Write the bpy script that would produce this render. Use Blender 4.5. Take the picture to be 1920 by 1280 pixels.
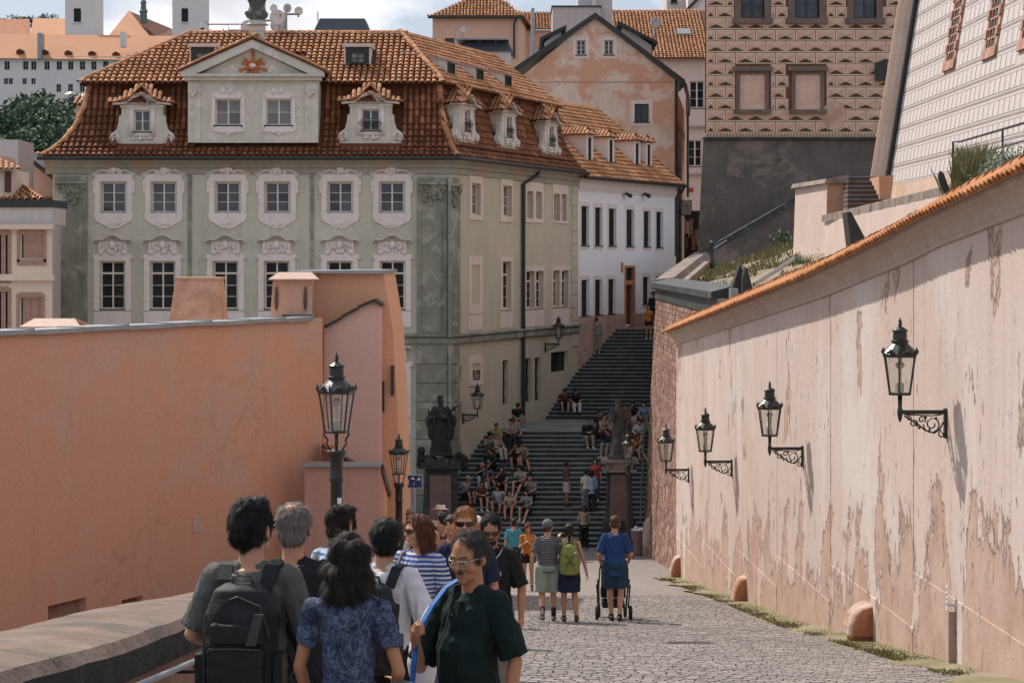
import bpy, bmesh, math, random
import numpy as np
from mathutils import Vector, Matrix, Euler, noise as mnoise
random.seed(7); np.random.seed(7)
SC = bpy.context.scene
for o in list(bpy.data.objects): bpy.data.objects.remove(o)
# ------------------------------------------------------------------ camera, sky, sun, exposure
cam_d = bpy.data.cameras.new('camera'); CAM = bpy.data.objects.new('camera', cam_d)
SC.collection.objects.link(CAM); SC.camera = CAM
F, HY = 4000.0, 490.0                      # focal length in photo pixels, horizon row
cam_d.sensor_width = 36.0; cam_d.lens = 36.0*F/1920.0
cam_d.shift_y = -(640.0-HY)/1920.0; cam_d.clip_start = 0.1; cam_d.clip_end = 6000
CAM.location = (0, 0, 0); CAM.rotation_euler = (math.pi/2, 0, 0)
SUNV = Vector((-0.64, 0.72, 1.06)).normalized()
W = bpy.data.worlds.new('World'); SC.world = W; W.use_nodes = True
wn, wl = W.node_tree.nodes, W.node_tree.links
bg = wn['Background']; bg.inputs['Strength'].default_value = 0.15
sky = wn.new('ShaderNodeTexSky'); sky.sky_type = 'NISHITA'; sky.sun_disc = False
sky.sun_elevation = math.asin(SUNV.z); sky.sun_rotation = math.atan2(SUNV.x, SUNV.y) % (2*math.pi)
sky.air_density = 1.0; sky.dust_density = 2.2; sky.ozone_density = 1.0
tc = wn.new('ShaderNodeTexCoord'); mp = wn.new('ShaderNodeMapping'); mp.inputs['Scale'].default_value = (1, 1, 2.2)
nz = wn.new('ShaderNodeTexNoise'); nz.inputs['Scale'].default_value = 8.5; nz.inputs['Detail'].default_value = 7
nz.inputs['Roughness'].default_value = 0.55
rp = wn.new('ShaderNodeValToRGB'); rp.color_ramp.elements[0].position = 0.44; rp.color_ramp.elements[1].position = 0.60
nz2 = wn.new('ShaderNodeTexNoise'); nz2.inputs['Scale'].default_value = 14; nz2.inputs['Detail'].default_value = 5
rp2 = wn.new('ShaderNodeValToRGB'); rp2.color_ramp.elements[0].color = (2.9, 2.95, 3.15, 1); rp2.color_ramp.elements[1].color = (5.2, 5.1, 5.1, 1)
rp2.color_ramp.elements[0].position = .35; rp2.color_ramp.elements[1].position = .65
hz = wn.new('ShaderNodeMixRGB'); hz.inputs[0].default_value = 0.8; hz.inputs[2].default_value = (1.6, 1.85, 2.4, 1)
mx = wn.new('ShaderNodeMixRGB')
wl.new(tc.outputs['Generated'], mp.inputs[0]); wl.new(mp.outputs[0], nz.inputs['Vector']); wl.new(mp.outputs[0], nz2.inputs['Vector'])
wl.new(nz.outputs[0], rp.inputs[0]); wl.new(nz2.outputs[0], rp2.inputs[0]); wl.new(sky.outputs[0], hz.inputs[1])
wl.new(rp.outputs[0], mx.inputs[0]); wl.new(hz.outputs[0], mx.inputs[1]); wl.new(rp2.outputs[0], mx.inputs[2]); wl.new(mx.outputs[0], bg.inputs['Color'])
sun_d = bpy.data.lights.new('sun', 'SUN'); SUN = bpy.data.objects.new('sun', sun_d); SC.collection.objects.link(SUN)
sun_d.energy = 3.05; sun_d.angle = math.radians(0.53); sun_d.color = (1.0, 0.925, 0.83)
SUN.rotation_euler = (-SUNV).to_track_quat('-Z', 'Y').to_euler(); SUN.location = (-40, 60, 80)
vs = SC.view_settings; vs.view_transform = 'Standard'; vs.look = 'None'; vs.gamma = 1; vs.exposure = 0.72; vs.use_curve_mapping = False
SC.render.engine = 'CYCLES'
# ------------------------------------------------------------------ helpers
COL = SC.collection
def P(x, y, Y): return Vector(((x-960)/F*Y, Y, (HY-y)/F*Y))
GY = [-60, 0, 36, 57, 67.5, 80, 84, 400]; GZ = [5.74, -1.7, -6.16, -8.42, -9.7, -10.9, -11.0, -11.0]
def g(Y): return float(np.interp(Y, GY, GZ))
def V(*a): return Vector(a)
class MB:
 """collects vertices and faces (with material slots) for one mesh object"""
 def __init__(s): s.v = []; s.f = []; s.m = []; s.T = None; s.mi = 0
 def add(s, vs, fs):
  b = len(s.v)
  if s.T is not None: vs = [s.T @ Vector(p) for p in vs]
  s.v.extend([tuple(p) for p in vs]); s.f.extend([tuple(i+b for i in f) for f in fs]); s.m.extend([s.mi]*len(fs)); return s
 def box(s, x0, x1, y0, y1, z0, z1):
  if x0 > x1: x0, x1 = x1, x0
  if y0 > y1: y0, y1 = y1, y0
  if z0 > z1: z0, z1 = z1, z0
  v = [(x, y, z) for z in (z0, z1) for y in (y0, y1) for x in (x0, x1)]
  return s.add(v, [(0,2,3,1),(4,5,7,6),(0,1,5,4),(2,6,7,3),(0,4,6,2),(1,3,7,5)])
 def hexa(s, b4, t4): return s.add(list(b4)+list(t4), [(3,2,1,0),(4,5,6,7),(0,1,5,4),(1,2,6,5),(2,3,7,6),(3,0,4,7)])
 def quad(s, *p): return s.add(p, [tuple(range(len(p)))])
 def prism(s, poly, a, b, axis='y'):
  """poly = list of 2d points; extruded from a to b along axis"""
  n = len(poly)
  if axis == 'y': v = [(p[0], a, p[1]) for p in poly]+[(p[0], b, p[1]) for p in poly]
  elif axis == 'z': v = [(p[0], p[1], a) for p in poly]+[(p[0], p[1], b) for p in poly]
  else: v = [(a, p[0], p[1]) for p in poly]+[(b, p[0], p[1]) for p in poly]
  return s.add(v, [tuple(range(n-1, -1, -1)), tuple(range(n, 2*n))]+[(i, (i+1) % n, (i+1) % n+n, i+n) for i in range(n)])
 def tube(s, pts, r, n=6, cap=True):
  pts = [Vector(p) for p in pts]; rs = r if isinstance(r, (list, tuple)) else [r]*len(pts)
  vs = []; fs = []; ref = None
  for i, p in enumerate(pts):
   t = (pts[min(i+1, len(pts)-1)]-pts[max(i-1, 0)]).normalized()
   if ref is None: ref = Vector((0, 0, 1)) if abs(t.z) < .9 else Vector((1, 0, 0))
   a = t.cross(ref)
   if a.length < 1e-5: ref = Vector((0, 1, 0)) if abs(t.y) < .9 else Vector((1, 0, 0)); a = t.cross(ref)
   a.normalize(); b = t.cross(a)
   ref = -b if False else ref
   for k in range(n):
    w = 2*math.pi*k/n; vs.append(p+(a*math.cos(w)+b*math.sin(w))*rs[i])
  for i in range(len(pts)-1):
   for k in range(n): fs.append((i*n+k, i*n+(k+1) % n, (i+1)*n+(k+1) % n, (i+1)*n+k))
  if cap: fs.append(tuple(range(n-1, -1, -1))); fs.append(tuple(range((len(pts)-1)*n, len(pts)*n)))
  return s.add(vs, fs)
 def lathe(s, prof, n=12, c=(0, 0, 0), cap=True, ph=0.0):
  vs = []; fs = []
  for r, z in prof:
   for k in range(n):
    w = 2*math.pi*k/n+ph; vs.append((c[0]+r*math.cos(w), c[1]+r*math.sin(w), c[2]+z))
  for i in range(len(prof)-1):
   for k in range(n): fs.append((i*n+k, i*n+(k+1) % n, (i+1)*n+(k+1) % n, (i+1)*n+k))
  if cap: fs.append(tuple(range(n-1, -1, -1))); fs.append(tuple(range((len(prof)-1)*n, len(prof)*n)))
  return s.add(vs, fs)
 def ball(s, c, rx, ry=None, rz=None, n=8, m=5, rot=None):
  ry = rx if ry is None else ry; rz = rx if rz is None else rz
  vs = [(0, 0, -rz)]; fs = []
  for i in range(1, m):
   t = math.pi*i/m
   for k in range(n):
    w = 2*math.pi*k/n; vs.append((rx*math.sin(t)*math.cos(w), ry*math.sin(t)*math.sin(w), -rz*math.cos(t)))
  vs.append((0, 0, rz)); L = len(vs)-1
  for k in range(n):
   fs.append((0, 1+(k+1) % n, 1+k)); fs.append((L, 1+(m-2)*n+k, 1+(m-2)*n+(k+1) % n))
  for i in range(m-2):
   for k in range(n): fs.append((1+i*n+k, 1+i*n+(k+1) % n, 1+(i+1)*n+(k+1) % n, 1+(i+1)*n+k))
  c = Vector(c)
  if rot is not None: vs = [rot @ Vector(p) for p in vs]
  return s.add([Vector(p)+c for p in vs], fs)
 def mesh(s, name, mats, smooth=False):
  me = bpy.data.meshes.new(name); me.from_pydata(s.v, [], s.f)
  for m in (mats if isinstance(mats, (list, tuple)) else [mats]): me.materials.append(m)
  if any(s.m): me.polygons.foreach_set('material_index', s.m)
  if smooth: me.polygons.foreach_set('use_smooth', [True]*len(me.polygons))
  me.update(); return me
def tag(o, label=None, cat=None, group=None, kind=None):
 for k, v in (('label', label), ('category', cat), ('group', group), ('kind', kind)):
  if v: o[k] = v
 return o
def link(name, me, parent=None, world=True, M=None, **kw):
 """world=True: mesh data is in world coordinates, the parent is an unrotated Empty or object"""
 o = bpy.data.objects.new(name, me); COL.objects.link(o)
 if parent is not None:
  o.parent = parent
  if world: o.location = -WL(parent)
  if M is not None: o.matrix_local = (Matrix.Translation(-WL(parent)) @ M) if world else M
 elif M is not None: o.matrix_world = M
 return tag(o, **kw)
_wl = {}
def WL(o):
 """world location of an (unrotated) parent chain"""
 p = Vector((0, 0, 0))
 while o is not None: p = p+o.location; o = o.parent
 return p
def ob(name, mb, mat, parent=None, smooth=False, world=True, **kw):
 return link(name, mb.mesh(name, mat, smooth), parent, world, **kw)
def empty(name, loc, label=None, cat=None, group=None, rz=0, kind=None):
 o = bpy.data.objects.new(name, None); COL.objects.link(o); o.location = loc; o.rotation_euler = (0, 0, rz)
 o.empty_display_size = .2
 return tag(o, label, cat, group, kind)
def copy_tree(o, parent=None, label=None, **kw):
 c = o.copy(); COL.objects.link(c); c.parent = parent
 if label: c['label'] = label
 for k, v in kw.items(): c[k] = v
 for ch in KIDS(o): copy_tree(ch, c)
 return c
def KIDS(o): return [x for x in bpy.data.objects if x.parent == o]
def bevel(o, w=.01, seg=2):
 b = o.modifiers.new('bevel', 'BEVEL'); b.width = w; b.segments = seg; b.limit_method = 'ANGLE'; b.angle_limit = .6; return o
# ------------------------------------------------------------------ materials
def srgb(r, gg, b): return tuple(((c/255)/12.92 if c/255 <= .04045 else ((c/255+.055)/1.055)**2.4) for c in (r, gg, b))
class NT:
 def __init__(s, name):
  s.m = bpy.data.materials.new(name); s.m.use_nodes = True; s.t = s.m.node_tree; s.n = s.t.nodes; s.l = s.t.links
  s.b = s.n['Principled BSDF']; s.co = None
 def new(s, typ, **kw):
  n = s.n.new('ShaderNode'+typ)
  for k, v in kw.items(): setattr(n, k, v)
  return n
 def coord(s, kind='Object', scale=(1, 1, 1), loc=(0, 0, 0), rot=(0, 0, 0)):
  if s.co is None: s.co = s.new('TexCoord')
  m = s.new('Mapping'); m.inputs['Scale'].default_value = scale; m.inputs['Location'].default_value = loc; m.inputs['Rotation'].default_value = rot
  s.l.new(s.co.outputs[kind], m.inputs[0]); return m.outputs[0]
 def noise(s, vec, scale, detail=4, rough=.55, dist=0):
  n = s.new('TexNoise'); n.inputs['Scale'].default_value = scale; n.inputs['Detail'].default_value = detail
  n.inputs['Roughness'].default_value = rough; n.inputs['Distortion'].default_value = dist
  s.l.new(vec, n.inputs['Vector']); return n.outputs[0]
 def ramp(s, fac, stops, interp='LINEAR'):
  r = s.new('ValToRGB'); r.color_ramp.interpolation = interp; e = r.color_ramp.elements
  while len(e) < len(stops): e.new(.5)
  for i, (p, c) in enumerate(stops):
   e[i].position = p; e[i].color = (c, c, c, 1) if not isinstance(c, (tuple, list)) else (*c[:3], 1)
  s.l.new(fac, r.inputs[0]); return r.outputs[0]
 def mix(s, fac, a, b, mode='MIX'):
  m = s.new('MixRGB', blend_type=mode)
  for i, x in enumerate((fac, a, b)):
   if isinstance(x, (int, float)): m.inputs[i].default_value = x if i == 0 else (x, x, x, 1)
   elif isinstance(x, (tuple, list)): m.inputs[i].default_value = (*x[:3], 1)
   else: s.l.new(x, m.inputs[i])
  return m.outputs[0]
 def math(s, op, a, b=0.0):
  m = s.new('Math', operation=op)
  for i, x in enumerate((a, b)):
   if isinstance(x, (int, float)): m.inputs[i].default_value = x
   else: s.l.new(x, m.inputs[i])
  return m.outputs[0]
 def out(s, col, rough=.85, bump=None, bs=.3, dist=.02, spec=.3, metal=0):
  if isinstance(col, (tuple, list)): s.b.inputs['Base Color'].default_value = (*col[:3], 1)
  else: s.l.new(col, s.b.inputs['Base Color'])
  if isinstance(rough, (int, float)): s.b.inputs['Roughness'].default_value = rough
  else: s.l.new(rough, s.b.inputs['Roughness'])
  s.b.inputs['Specular IOR Level'].default_value = spec; s.b.inputs['Metallic'].default_value = metal
  if bump is not None:
   n = s.new('Bump'); n.inputs['Strength'].default_value = bs; n.inputs['Distance'].default_value = dist
   s.l.new(bump, n.inputs['Height']); s.l.new(n.outputs[0], s.b.inputs['Normal'])
  return s.m
def mul(c, k): return tuple(min(1, x*k) for x in c)
def salmon(name):
 t = NT(name); v = t.coord(); a = t.noise(v, .3, 6, .6); f = t.noise(v, 16, 5, .65); sep = t.new('SeparateXYZ'); t.l.new(v, sep.inputs[0])
 col = t.mix(t.ramp(a, [(.3, 0.0), (.7, 1.0)]), (.62, .315, .205), (.65, .34, .225))
 top = t.math('ADD', t.noise(v, .55, 9, .66, .5), t.ramp(t.math('ADD', t.math('MULTIPLY', sep.outputs[2], .25), 1.3), [(.45, -.2), (1.0, .10)]))
 col = t.mix(t.ramp(top, [(.50, 0.0), (.64, .45)]), col, (.54, .385, .305)); col = t.mix(t.ramp(t.noise(t.coord(scale=(2.5, 2.5, .2)), 1.2, 5), [(.55, 0.0), (.8, .22)]), col, (.47, .24, .165))
 c1 = t.math('ABSOLUTE', t.math('SUBTRACT', t.noise(v, .5, 8, .7, .8), .5)); crk = t.math('MULTIPLY', t.ramp(c1, [(0.0, 1.0), (.004, 0.0)]), t.ramp(t.noise(v, .35, 2), [(.55, 0.0), (.62, .7)]))
 col = t.mix(crk, col, (.16, .09, .07)); col = t.mix(.2, col, t.ramp(f, [(.3, .3), (.7, .75)]), 'OVERLAY')
 return t.out(col, .92, t.math('SUBTRACT', t.math('ADD', f, a), crk), .3, .015, .2)
def plaster(name, c, var=.18, scale=.6, fine=9, dirt=None, dirt_amt=.5, dscale=.35, streak=.25, bs=.25, rough=.9, dth=.52):
 """painted render: soft patches, fine grain, vertical weather streaks and optional second colour in blotches"""
 t = NT(name); v = t.coord()
 a = t.noise(v, scale, 5, .6); b = t.noise(v, fine, 4, .6); st = t.noise(t.coord(scale=(3, 3, .22)), 1.3, 4, .6)
 col = t.mix(t.ramp(a, [(.3, 0.0), (.7, 1.0)]), mul(c, 1-var), mul(c, 1+var*.6))
 col = t.mix(t.math('MULTIPLY', t.ramp(st, [(.5, 0.0), (.78, 1.0)]), streak), col, mul(c, .55))
 if dirt is not None:
  d = t.noise(v, dscale, 8, .68, .4)
  col = t.mix(t.ramp(d, [(dth, 0.0), (dth+.08, dirt_amt)]), col, dirt)
 col = t.mix(.12, col, t.ramp(b, [(.3, .25), (.7, .8)]), 'OVERLAY')
 return t.out(col, rough, t.math('ADD', b, t.math('MULTIPLY', a, 2.0)), bs, .015)
def simple(name, c, rough=.6, var=.12, scale=6, metal=0, bs=.1, spec=.4):
 t = NT(name); v = t.coord(); a = t.noise(v, scale, 4)
 return t.out(t.mix(t.ramp(a, [(.3, 0.0), (.7, 1.0)]), mul(c, 1-var), mul(c, 1+var)), rough, a, bs, .01, spec, metal)
def rnd_mat(name, c1, c2, c3=None, rough=.8, scale=5, bs=.3):
 """per piece colour: mixes by object and by mesh island"""
 t = NT(name); gi = t.new('NewGeometry'); oi = t.new('ObjectInfo')
 r = t.math('FRACT', t.math('ADD', gi.outputs['Random Per Island'], oi.outputs['Random']))
 stops = [(0, c1), (.75, c2)]+([(1, c3)] if c3 else [])
 col = t.ramp(r, stops); v = t.coord('Object'); n = t.noise(v, scale, 4)
 pos = t.noise(gi.outputs['Position'], .9, 4)
 col = t.mix(t.ramp(pos, [(.35, 0.0), (.7, .55)]), col, mul(c1, .62))
 col = t.mix(.35, col, t.ramp(n, [(.3, .35), (.7, .7)]), 'OVERLAY')
 return t.out(col, rough, n, bs, .01)
def glass_mat(name, tint, rough=.06):
 t = NT(name); v = t.coord(); a = t.noise(v, 1.1, 2); oi = t.new('ObjectInfo'); f = t.math('ADD', t.math('MULTIPLY', a, .5), t.math('MULTIPLY', oi.outputs['Random'], .5))
 t.out(t.mix(f, mul(tint, .35), mul(tint, 1.7)), rough, a, .03, .05, .07 if 'dark' in name else .45); return t.m
M_ = {}
M_['green'] = plaster('green_render', (.53, .525, .435), .12, .5, 8, (.60, .585, .51), .4, .9, .35)
M_['green_side'] = plaster('olive_render', (.56, .50, .385), .10, .4, 8, (.63, .50, .40), .5, .22, .25)
M_['green_dark'] = plaster('dark_green_stone', (.26, .265, .215), .25, 1.2, 7, (.42, .415, .345), .7, 1.1, .55, .5)
M_['stucco'] = plaster('pale_stucco', (.78, .725, .675), .07, .8, 10, (.64, .585, .54), .5, 1.6, .3, .35)
M_['stucco_y'] = plaster('pink_cream_stucco', (.74, .62, .54), .08, .8, 10, None, .5, 1, .2)
M_['frame'] = simple('cream_window_paint', (.74, .66, .58), .5)
M_['wood_dk'] = simple('dark_window_paint', (.035, .038, .035), .5)
M_['sill'] = simple('dark_metal_sill', (.04, .042, .04), .4)
M_['glass'] = glass_mat('window_glass_blue', (.045, .06, .072))
M_['glass_dk'] = glass_mat('window_glass_dark', (.022, .027, .026))
M_['curtain'] = glass_mat('window_glass_curtained', (.16, .16, .155), .12)
M_['tile'] = rnd_mat('clay_roof_tile', (.36, .155, .068), (.51, .25, .12), (.59, .325, .18), .8)
M_['tile_sh'] = simple('clay_roof_bed', (.11, .038, .018), .9)
M_['metal_dk'] = simple('black_painted_iron', (.016, .021, .02), .38, .3, 20, .0, .05, .5)
M_['gutter'] = simple('dark_gutter_metal', (.03, .033, .032), .42)
M_['zinc'] = simple('grey_zinc_sheet', (.30, .33, .35), .42, .15, 3, .5)
M_['peach'] = plaster('peach_render', (.66, .42, .31), .06, .4, 9, None, .5, 1, .12)
M_['grey_wall'] = plaster('grey_white_render', (.60, .55, .53), .06, .4, 9)
# ================================================================== ground, street, cobbles
M_['dirt'] = plaster('bare_ground', (.17, .14, .115), .3, .5, 6, None, .5, 1, 0, .5)
M_['cobble'] = rnd_mat('granite_cobble', (.235, .21, .197), (.295, .262, .243), (.335, .298, .276), .75, 14, .4)
t = NT('cobble_bed'); v = t.coord(scale=(1, 1, 1)); br = t.new('TexBrick'); br.offset = .5
br.inputs['Scale'].default_value = 1; br.inputs['Brick Width'].default_value = .15; br.inputs['Row Height'].default_value = .13
br.inputs['Mortar Size'].default_value = .012; br.inputs['Color1'].default_value = (.225, .20, .187, 1); br.inputs['Color2'].default_value = (.285, .253, .235, 1)
br.inputs['Mortar'].default_value = (.15, .13, .115, 1); br.inputs['Bias'].default_value = 0
t.l.new(t.mix(.04, v, t.noise(v, 3, 2)), br.inputs['Vector']); pn = t.noise(v, .5, 5)
M_['street'] = t.out(t.mix(t.ramp(pn, [(.3, .0), (.75, .6)]), br.outputs[0], t.mix(1, br.outputs[0], (.7, .68, .66), 'MULTIPLY')), .8, br.outputs['Fac'], -.6, .02)
gb = MB(); n = 24; R_ = 2600
gb.add([(-R_, -200, -11.12), (R_, -200, -11.12), (R_, R_, -11.12), (-R_, R_, -11.12)], [(0, 1, 2, 3)])
ob('ground', gb, M_['dirt'], kind='structure')
def wx(Y): return 6.24-.0323*Y                        # street face of the long pink wall
PARX = -2.28
ys = list(np.linspace(-30, 50, 81))+list(np.linspace(51, 84, 34))
sb = MB(); rows = []
for Y in ys:
 xl = -3.0 if Y <= 50 else -3.0-(min(1, (Y-50)/1.0))*19; xr = (wx(Y)+.3) if Y <= 58 else 5.6
 rows.append(((xl, Y, g(Y)-.03), (xr, Y, g(Y)-.03)))
vv = [p for r in rows for p in r]
sb.add(vv, [(2*i, 2*i+1, 2*i+3, 2*i+2) for i in range(len(rows)-1)])
sb.add([(-24, 84, -11.03), (5.6, 84, -11.03), (5.6, 100, -11.03), (-24, 100, -11.03)], [(0, 1, 2, 3)])
STREET = ob('street', sb, M_['street'], kind='structure')
# cobbles: real stones where they can be told apart
cob = MB(); hw, hd = .5, .5
cob.add([(-.5,-.5,0),(.5,-.5,0),(.5,.5,0),(-.5,.5,0),(-.43,-.43,1),(.43,-.43,1),(.43,.43,1),(-.43,.43,1)], [(4,5,6,7),(0,1,5,4),(1,2,6,5),(2,3,7,6),(3,0,4,7)])
COBME = cob.mesh('cobble', M_['cobble'])
cand = []; rng = random.Random(3)
Y = 12.0; row = 0
while Y < 47:
 d = .115+rng.random()*.03; x = PARX+rng.random()*.1; xe = wx(Y)-.4
 arc = lambda xx: .25*math.sin((xx-1.5)*.5)
 while x < xe:
  w = .13+rng.random()*.06
  cand.append((x+w/2, Y+d/2+.10*math.sin(x*1.3+Y*.25)+rng.uniform(-.008, .008), w-.010, d-.010, .030+rng.random()*.008, rng.uniform(-.09, .09)))
  x += w
 Y += d; row += 1
def vis(c): return c[1] > 23.4 and abs(c[0]/c[1]) < .23
order = sorted([i for i, c in enumerate(cand) if vis(c)], key=lambda i: cand[i][1])[:300]
oset = set(order); stf = MB()
for i, (x, y, w, d, h, a) in enumerate(cand):
 sl = math.atan((g(y+.5)-g(y-.5)))
 M = Matrix.Translation((x, y, g(y)-.032)) @ Matrix.Rotation(sl, 4, 'X') @ Matrix.Rotation(a, 4, 'Z') @ Matrix.Diagonal((w, d, h, 1))
 if i in oset: link('cobble', COBME, STREET, True, M)
 else:
  stf.T = M; stf.add(cob.v, cob.f)
stf.T = None; ob('cobbles', stf, M_['cobble'], STREET, kind='stuff')
# ================================================================== long pink wall on the right
def plast_peel(name):
 t = NT(name); v = t.coord(); vv_ = t.coord(scale=(1, 1, .55))
 a = t.noise(v, .22, 4); col = t.mix(t.ramp(a, [(.35, 0.0), (.65, 1.0)]), (.52, .405, .345), (.555, .455, .40))
 w = t.noise(vv_, .45, 6, .6, .4); col = t.mix(t.ramp(w, [(.50, 0.0), (.62, .7)]), col, (.61, .545, .50))      # bleached skin
 st = t.noise(t.coord(scale=(1, 2.2, .10)), 1.6, 6, .6); col = t.mix(t.ramp(st, [(.52, 0.0), (.72, .38)]), col, (.45, .33, .275))  # faint runs
 sep = t.new('SeparateXYZ'); t.l.new(t.co.outputs['Object'], sep.inputs[0])
 hgt = t.math('SUBTRACT', sep.outputs[2], t.math('SUBTRACT', -1.7, t.math('MULTIPLY', sep.outputs[1], .122)))
 low = t.ramp(t.math('MULTIPLY', hgt, .2), [(.02, .23), (.45, -.02)])
 near = t.ramp(t.math('MULTIPLY', sep.outputs[1], 1/60), [(.36, .03), (.50, -.01), (.72, -.07)])
 pl = t.noise(t.coord(scale=(1, 1.15, .62)), .8, 12, .66, .3); edge = t.math('ADD', pl, t.math('ADD', low, near))
 under = t.mix(t.ramp(t.noise(v, 1.6, 7, .65), [(.35, 0.0), (.65, 1.0)]), (.38, .235, .175), (.48, .345, .275))
 col = t.mix(t.ramp(edge, [(.615, 0.0), (.625, .85)]), col, under)
 lip = t.math('SUBTRACT', t.ramp(edge, [(.605, 0.0), (.618, 1.0)]), t.ramp(edge, [(.620, 0.0), (.632, 1.0)])); col = t.mix(t.math('MULTIPLY', lip, .55), col, (.20, .12, .09))
 cr = t.noise(t.coord(scale=(1, 5.5, 1.15)), 1.8, 4, .6, .15); zone = t.ramp(t.noise(v, .30, 3), [(.42, 0.0), (.56, 1.0)]); crm = t.math('MULTIPLY', t.ramp(cr, [(.635, 0.0), (.655, 1.0)]), zone)
 col = t.mix(crm, col, t.mix(t.noise(v, 7, 2), (.10, .06, .045), (.40, .27, .21)))
 f = t.noise(v, 22, 6, .7); col = t.mix(.22, col, t.ramp(f, [(.3, .3), (.7, .75)]), 'OVERLAY')
 h = t.math('SUBTRACT', t.math('ADD', t.math('MULTIPLY', f, .3), t.math('MULTIPLY', w, 1.0)), t.math('ADD', t.math('MULTIPLY', t.ramp(edge, [(.61, 0.0), (.63, 1.0)]), .8), t.math('MULTIPLY', crm, 1.2)))
 return t.out(col, .92, h, .9, .025, .2)
M_['pinkwall'] = plast_peel('peeling_pink_render')
M_['pinkdark'] = plaster('red_joint', (.26, .13, .09), .2)
M_['pinkcorn'] = plaster('pink_cornice_render', (.47, .36, .31), .12, .6, 9, (.40, .30, .25), .5, 1.2, .4)
WA = empty('boundary_wall', (wx(36), 36, g(36)), 'long peeling pink plaster wall with tiled coping on the right of the street', 'wall')
ZE_Y = [8, 22.95, 26.7, 28.7, 35, 58.1, 70]; ZE_Z = [2.1, .86, .55, .33, -.236, -1.96, -2.85]
def ze(Y): return float(np.interp(Y, ZE_Y, ZE_Z))
def wallY(x): return 6.24/((x-960)/F+.0323)
JX = [1268, 1318, 1380, 1457, 1557, 1713]
JY = [wallY(x) for x in JX]+[21.6, 16.0, 10.0]
core = MB()
for a, b in zip(JY[:-1], JY[1:]):
 core.hexa([(wx(b)+.035, b, g(b)-.4), (wx(b)+.6, b, g(b)-.4), (wx(a)+.6, a, g(a)-.4), (wx(a)+.035, a, g(a)-.4)],
              [(wx(b)+.035, b, ze(b)-.05), (wx(b)+.6, b, ze(b)-.05), (wx(a)+.6, a, ze(a)-.05), (wx(a)+.035, a, ze(a)-.05)])
ob('wall_core', core, M_['pinkdark'], WA)
for k, (a, b) in enumerate(zip(JY[:-1], JY[1:])):
 a2, b2 = a-.022, b+.022; m = MB(); N = 7
 yy = np.linspace(b2, a2, N)
 lo = [(wx(y), y, g(y)-.4) for y in yy]; hi = [(wx(y), y, ze(y)-.34) for y in yy]
 lob = [(wx(y)+.05, y, g(y)-.4) for y in yy]; hib = [(wx(y)+.05, y, ze(y)-.34) for y in yy]
 m.add(lo+hi+lob+hib, [(i+1, i, N+i, N+i+1) for i in range(N-1)]+[(0, 2*N, 3*N, N), (3*N-1, N-1, 2*N-1, 4*N-1)])
 ob('plaster_panel', m, M_['pinkwall'], WA)
 # level plinth skin, stepping with the slope
 zt = g(a)+1.12; bb = b2
 while g(bb) > zt-.12 and bb < a2: bb += .1
 if bb < a2-.2:
  m = MB(); o_ = .010
  m.hexa([(wx(bb)-o_, bb, g(bb)-.3), (wx(bb)+.04, bb, g(bb)-.3), (wx(a2)+.04, a2, g(a2)-.3), (wx(a2)-o_, a2, g(a2)-.3)],
               [(wx(bb)-o_, bb, zt-.03), (wx(bb)+.04, bb, zt), (wx(a2)+.04, a2, zt), (wx(a2)-o_, a2, zt-.03)])
  ob('plinth', m, M_['pinkwall'], WA)
# cornice swept along the wall
cp = [(0.0, -.36), (-.035, -.36), (-.035, -.30), (-.05, -.28), (-.08, -.18), (-.15, -.10), (-.24, -.07), (-.24, -.015), (.04, -.015)]
cm = MB(); cy = np.linspace(10, JY[0], 60); n = len(cp)
vv = [(wx(y)+p[0], y, ze(y)+p[1]) for y in cy for p in cp]
fs = [(i*n+j, i*n+j+1, (i+1)*n+j+1, (i+1)*n+j) for i in range(len(cy)-1) for j in range(n-1)]+[tuple(range((len(cy)-1)*n, len(cy)*n)), tuple(range(n))]
cm.add(vv, fs); ob('cornice', cm, M_['pinkcorn'], WA)
# tile coping: bed, ridge tiles and eave tiles
M_['tile_w'] = rnd_mat('clay_coping_tile', (.36, .13, .04), (.52, .22, .075), (.55, .27, .12), .8)
M_['mortar'] = plaster('coping_mortar', (.42, .28, .21), .25, 2, 9, (.33, .2, .13), .6, 2, .3, .5)
bd = MB(); cs = [(-.30, -.01), (.22, .33), (.75, 0.0), (.6, -.06), (-.2, -.012)]
vv = [(wx(y)+p[0], y, ze(y)+p[1]) for y in cy for p in cs]; n = 5
bd.add(vv, [(i*n+j, (i+1)*n+j, (i+1)*n+(j+1) % n, i*n+(j+1) % n) for i in range(len(cy)-1) for j in range(n)]+[tuple(range(n)), tuple(range(len(vv)-1, len(vv)-n-1, -1))])
BED = ob('coping', bd, M_['mortar'], WA)
def barrel_mb(r0, r1, L, n=5, th=.018, flat=.8):
 """half round tile, lower (front) end at y=0 is wider; runs along +y"""
 m = MB(); v = []
 for (y, r) in ((0, r0), (L, r1)):
  for k in range(n+1):
   a = math.pi*k/n; v.append((-r*math.cos(a), y, r*math.sin(a)*flat))
 for k in range(n+1):
  a = math.pi*k/n; v.append((-(r0-th)*math.cos(a), 0, max(0, (r0-th)*math.sin(a)*flat)))
 for k in range(n+1):
  a = math.pi*k/n; v.append((-(r0-th)*math.cos(a), .06, max(0, (r0-th)*math.sin(a)*flat)))
 q = n+1
 f = [(k+1, k, q+k, q+k+1) for k in range(n)]+[(k, k+1, 2*q+k+1, 2*q+k) for k in range(n)]+[(2*q+k, 2*q+k+1, 3*q+k+1, 3*q+k) for k in range(n)]
 f.append(tuple(3*q+k for k in range(q)))
 m.add(v, f); return m
BAR = barrel_mb(.095, .075, .42);
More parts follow.
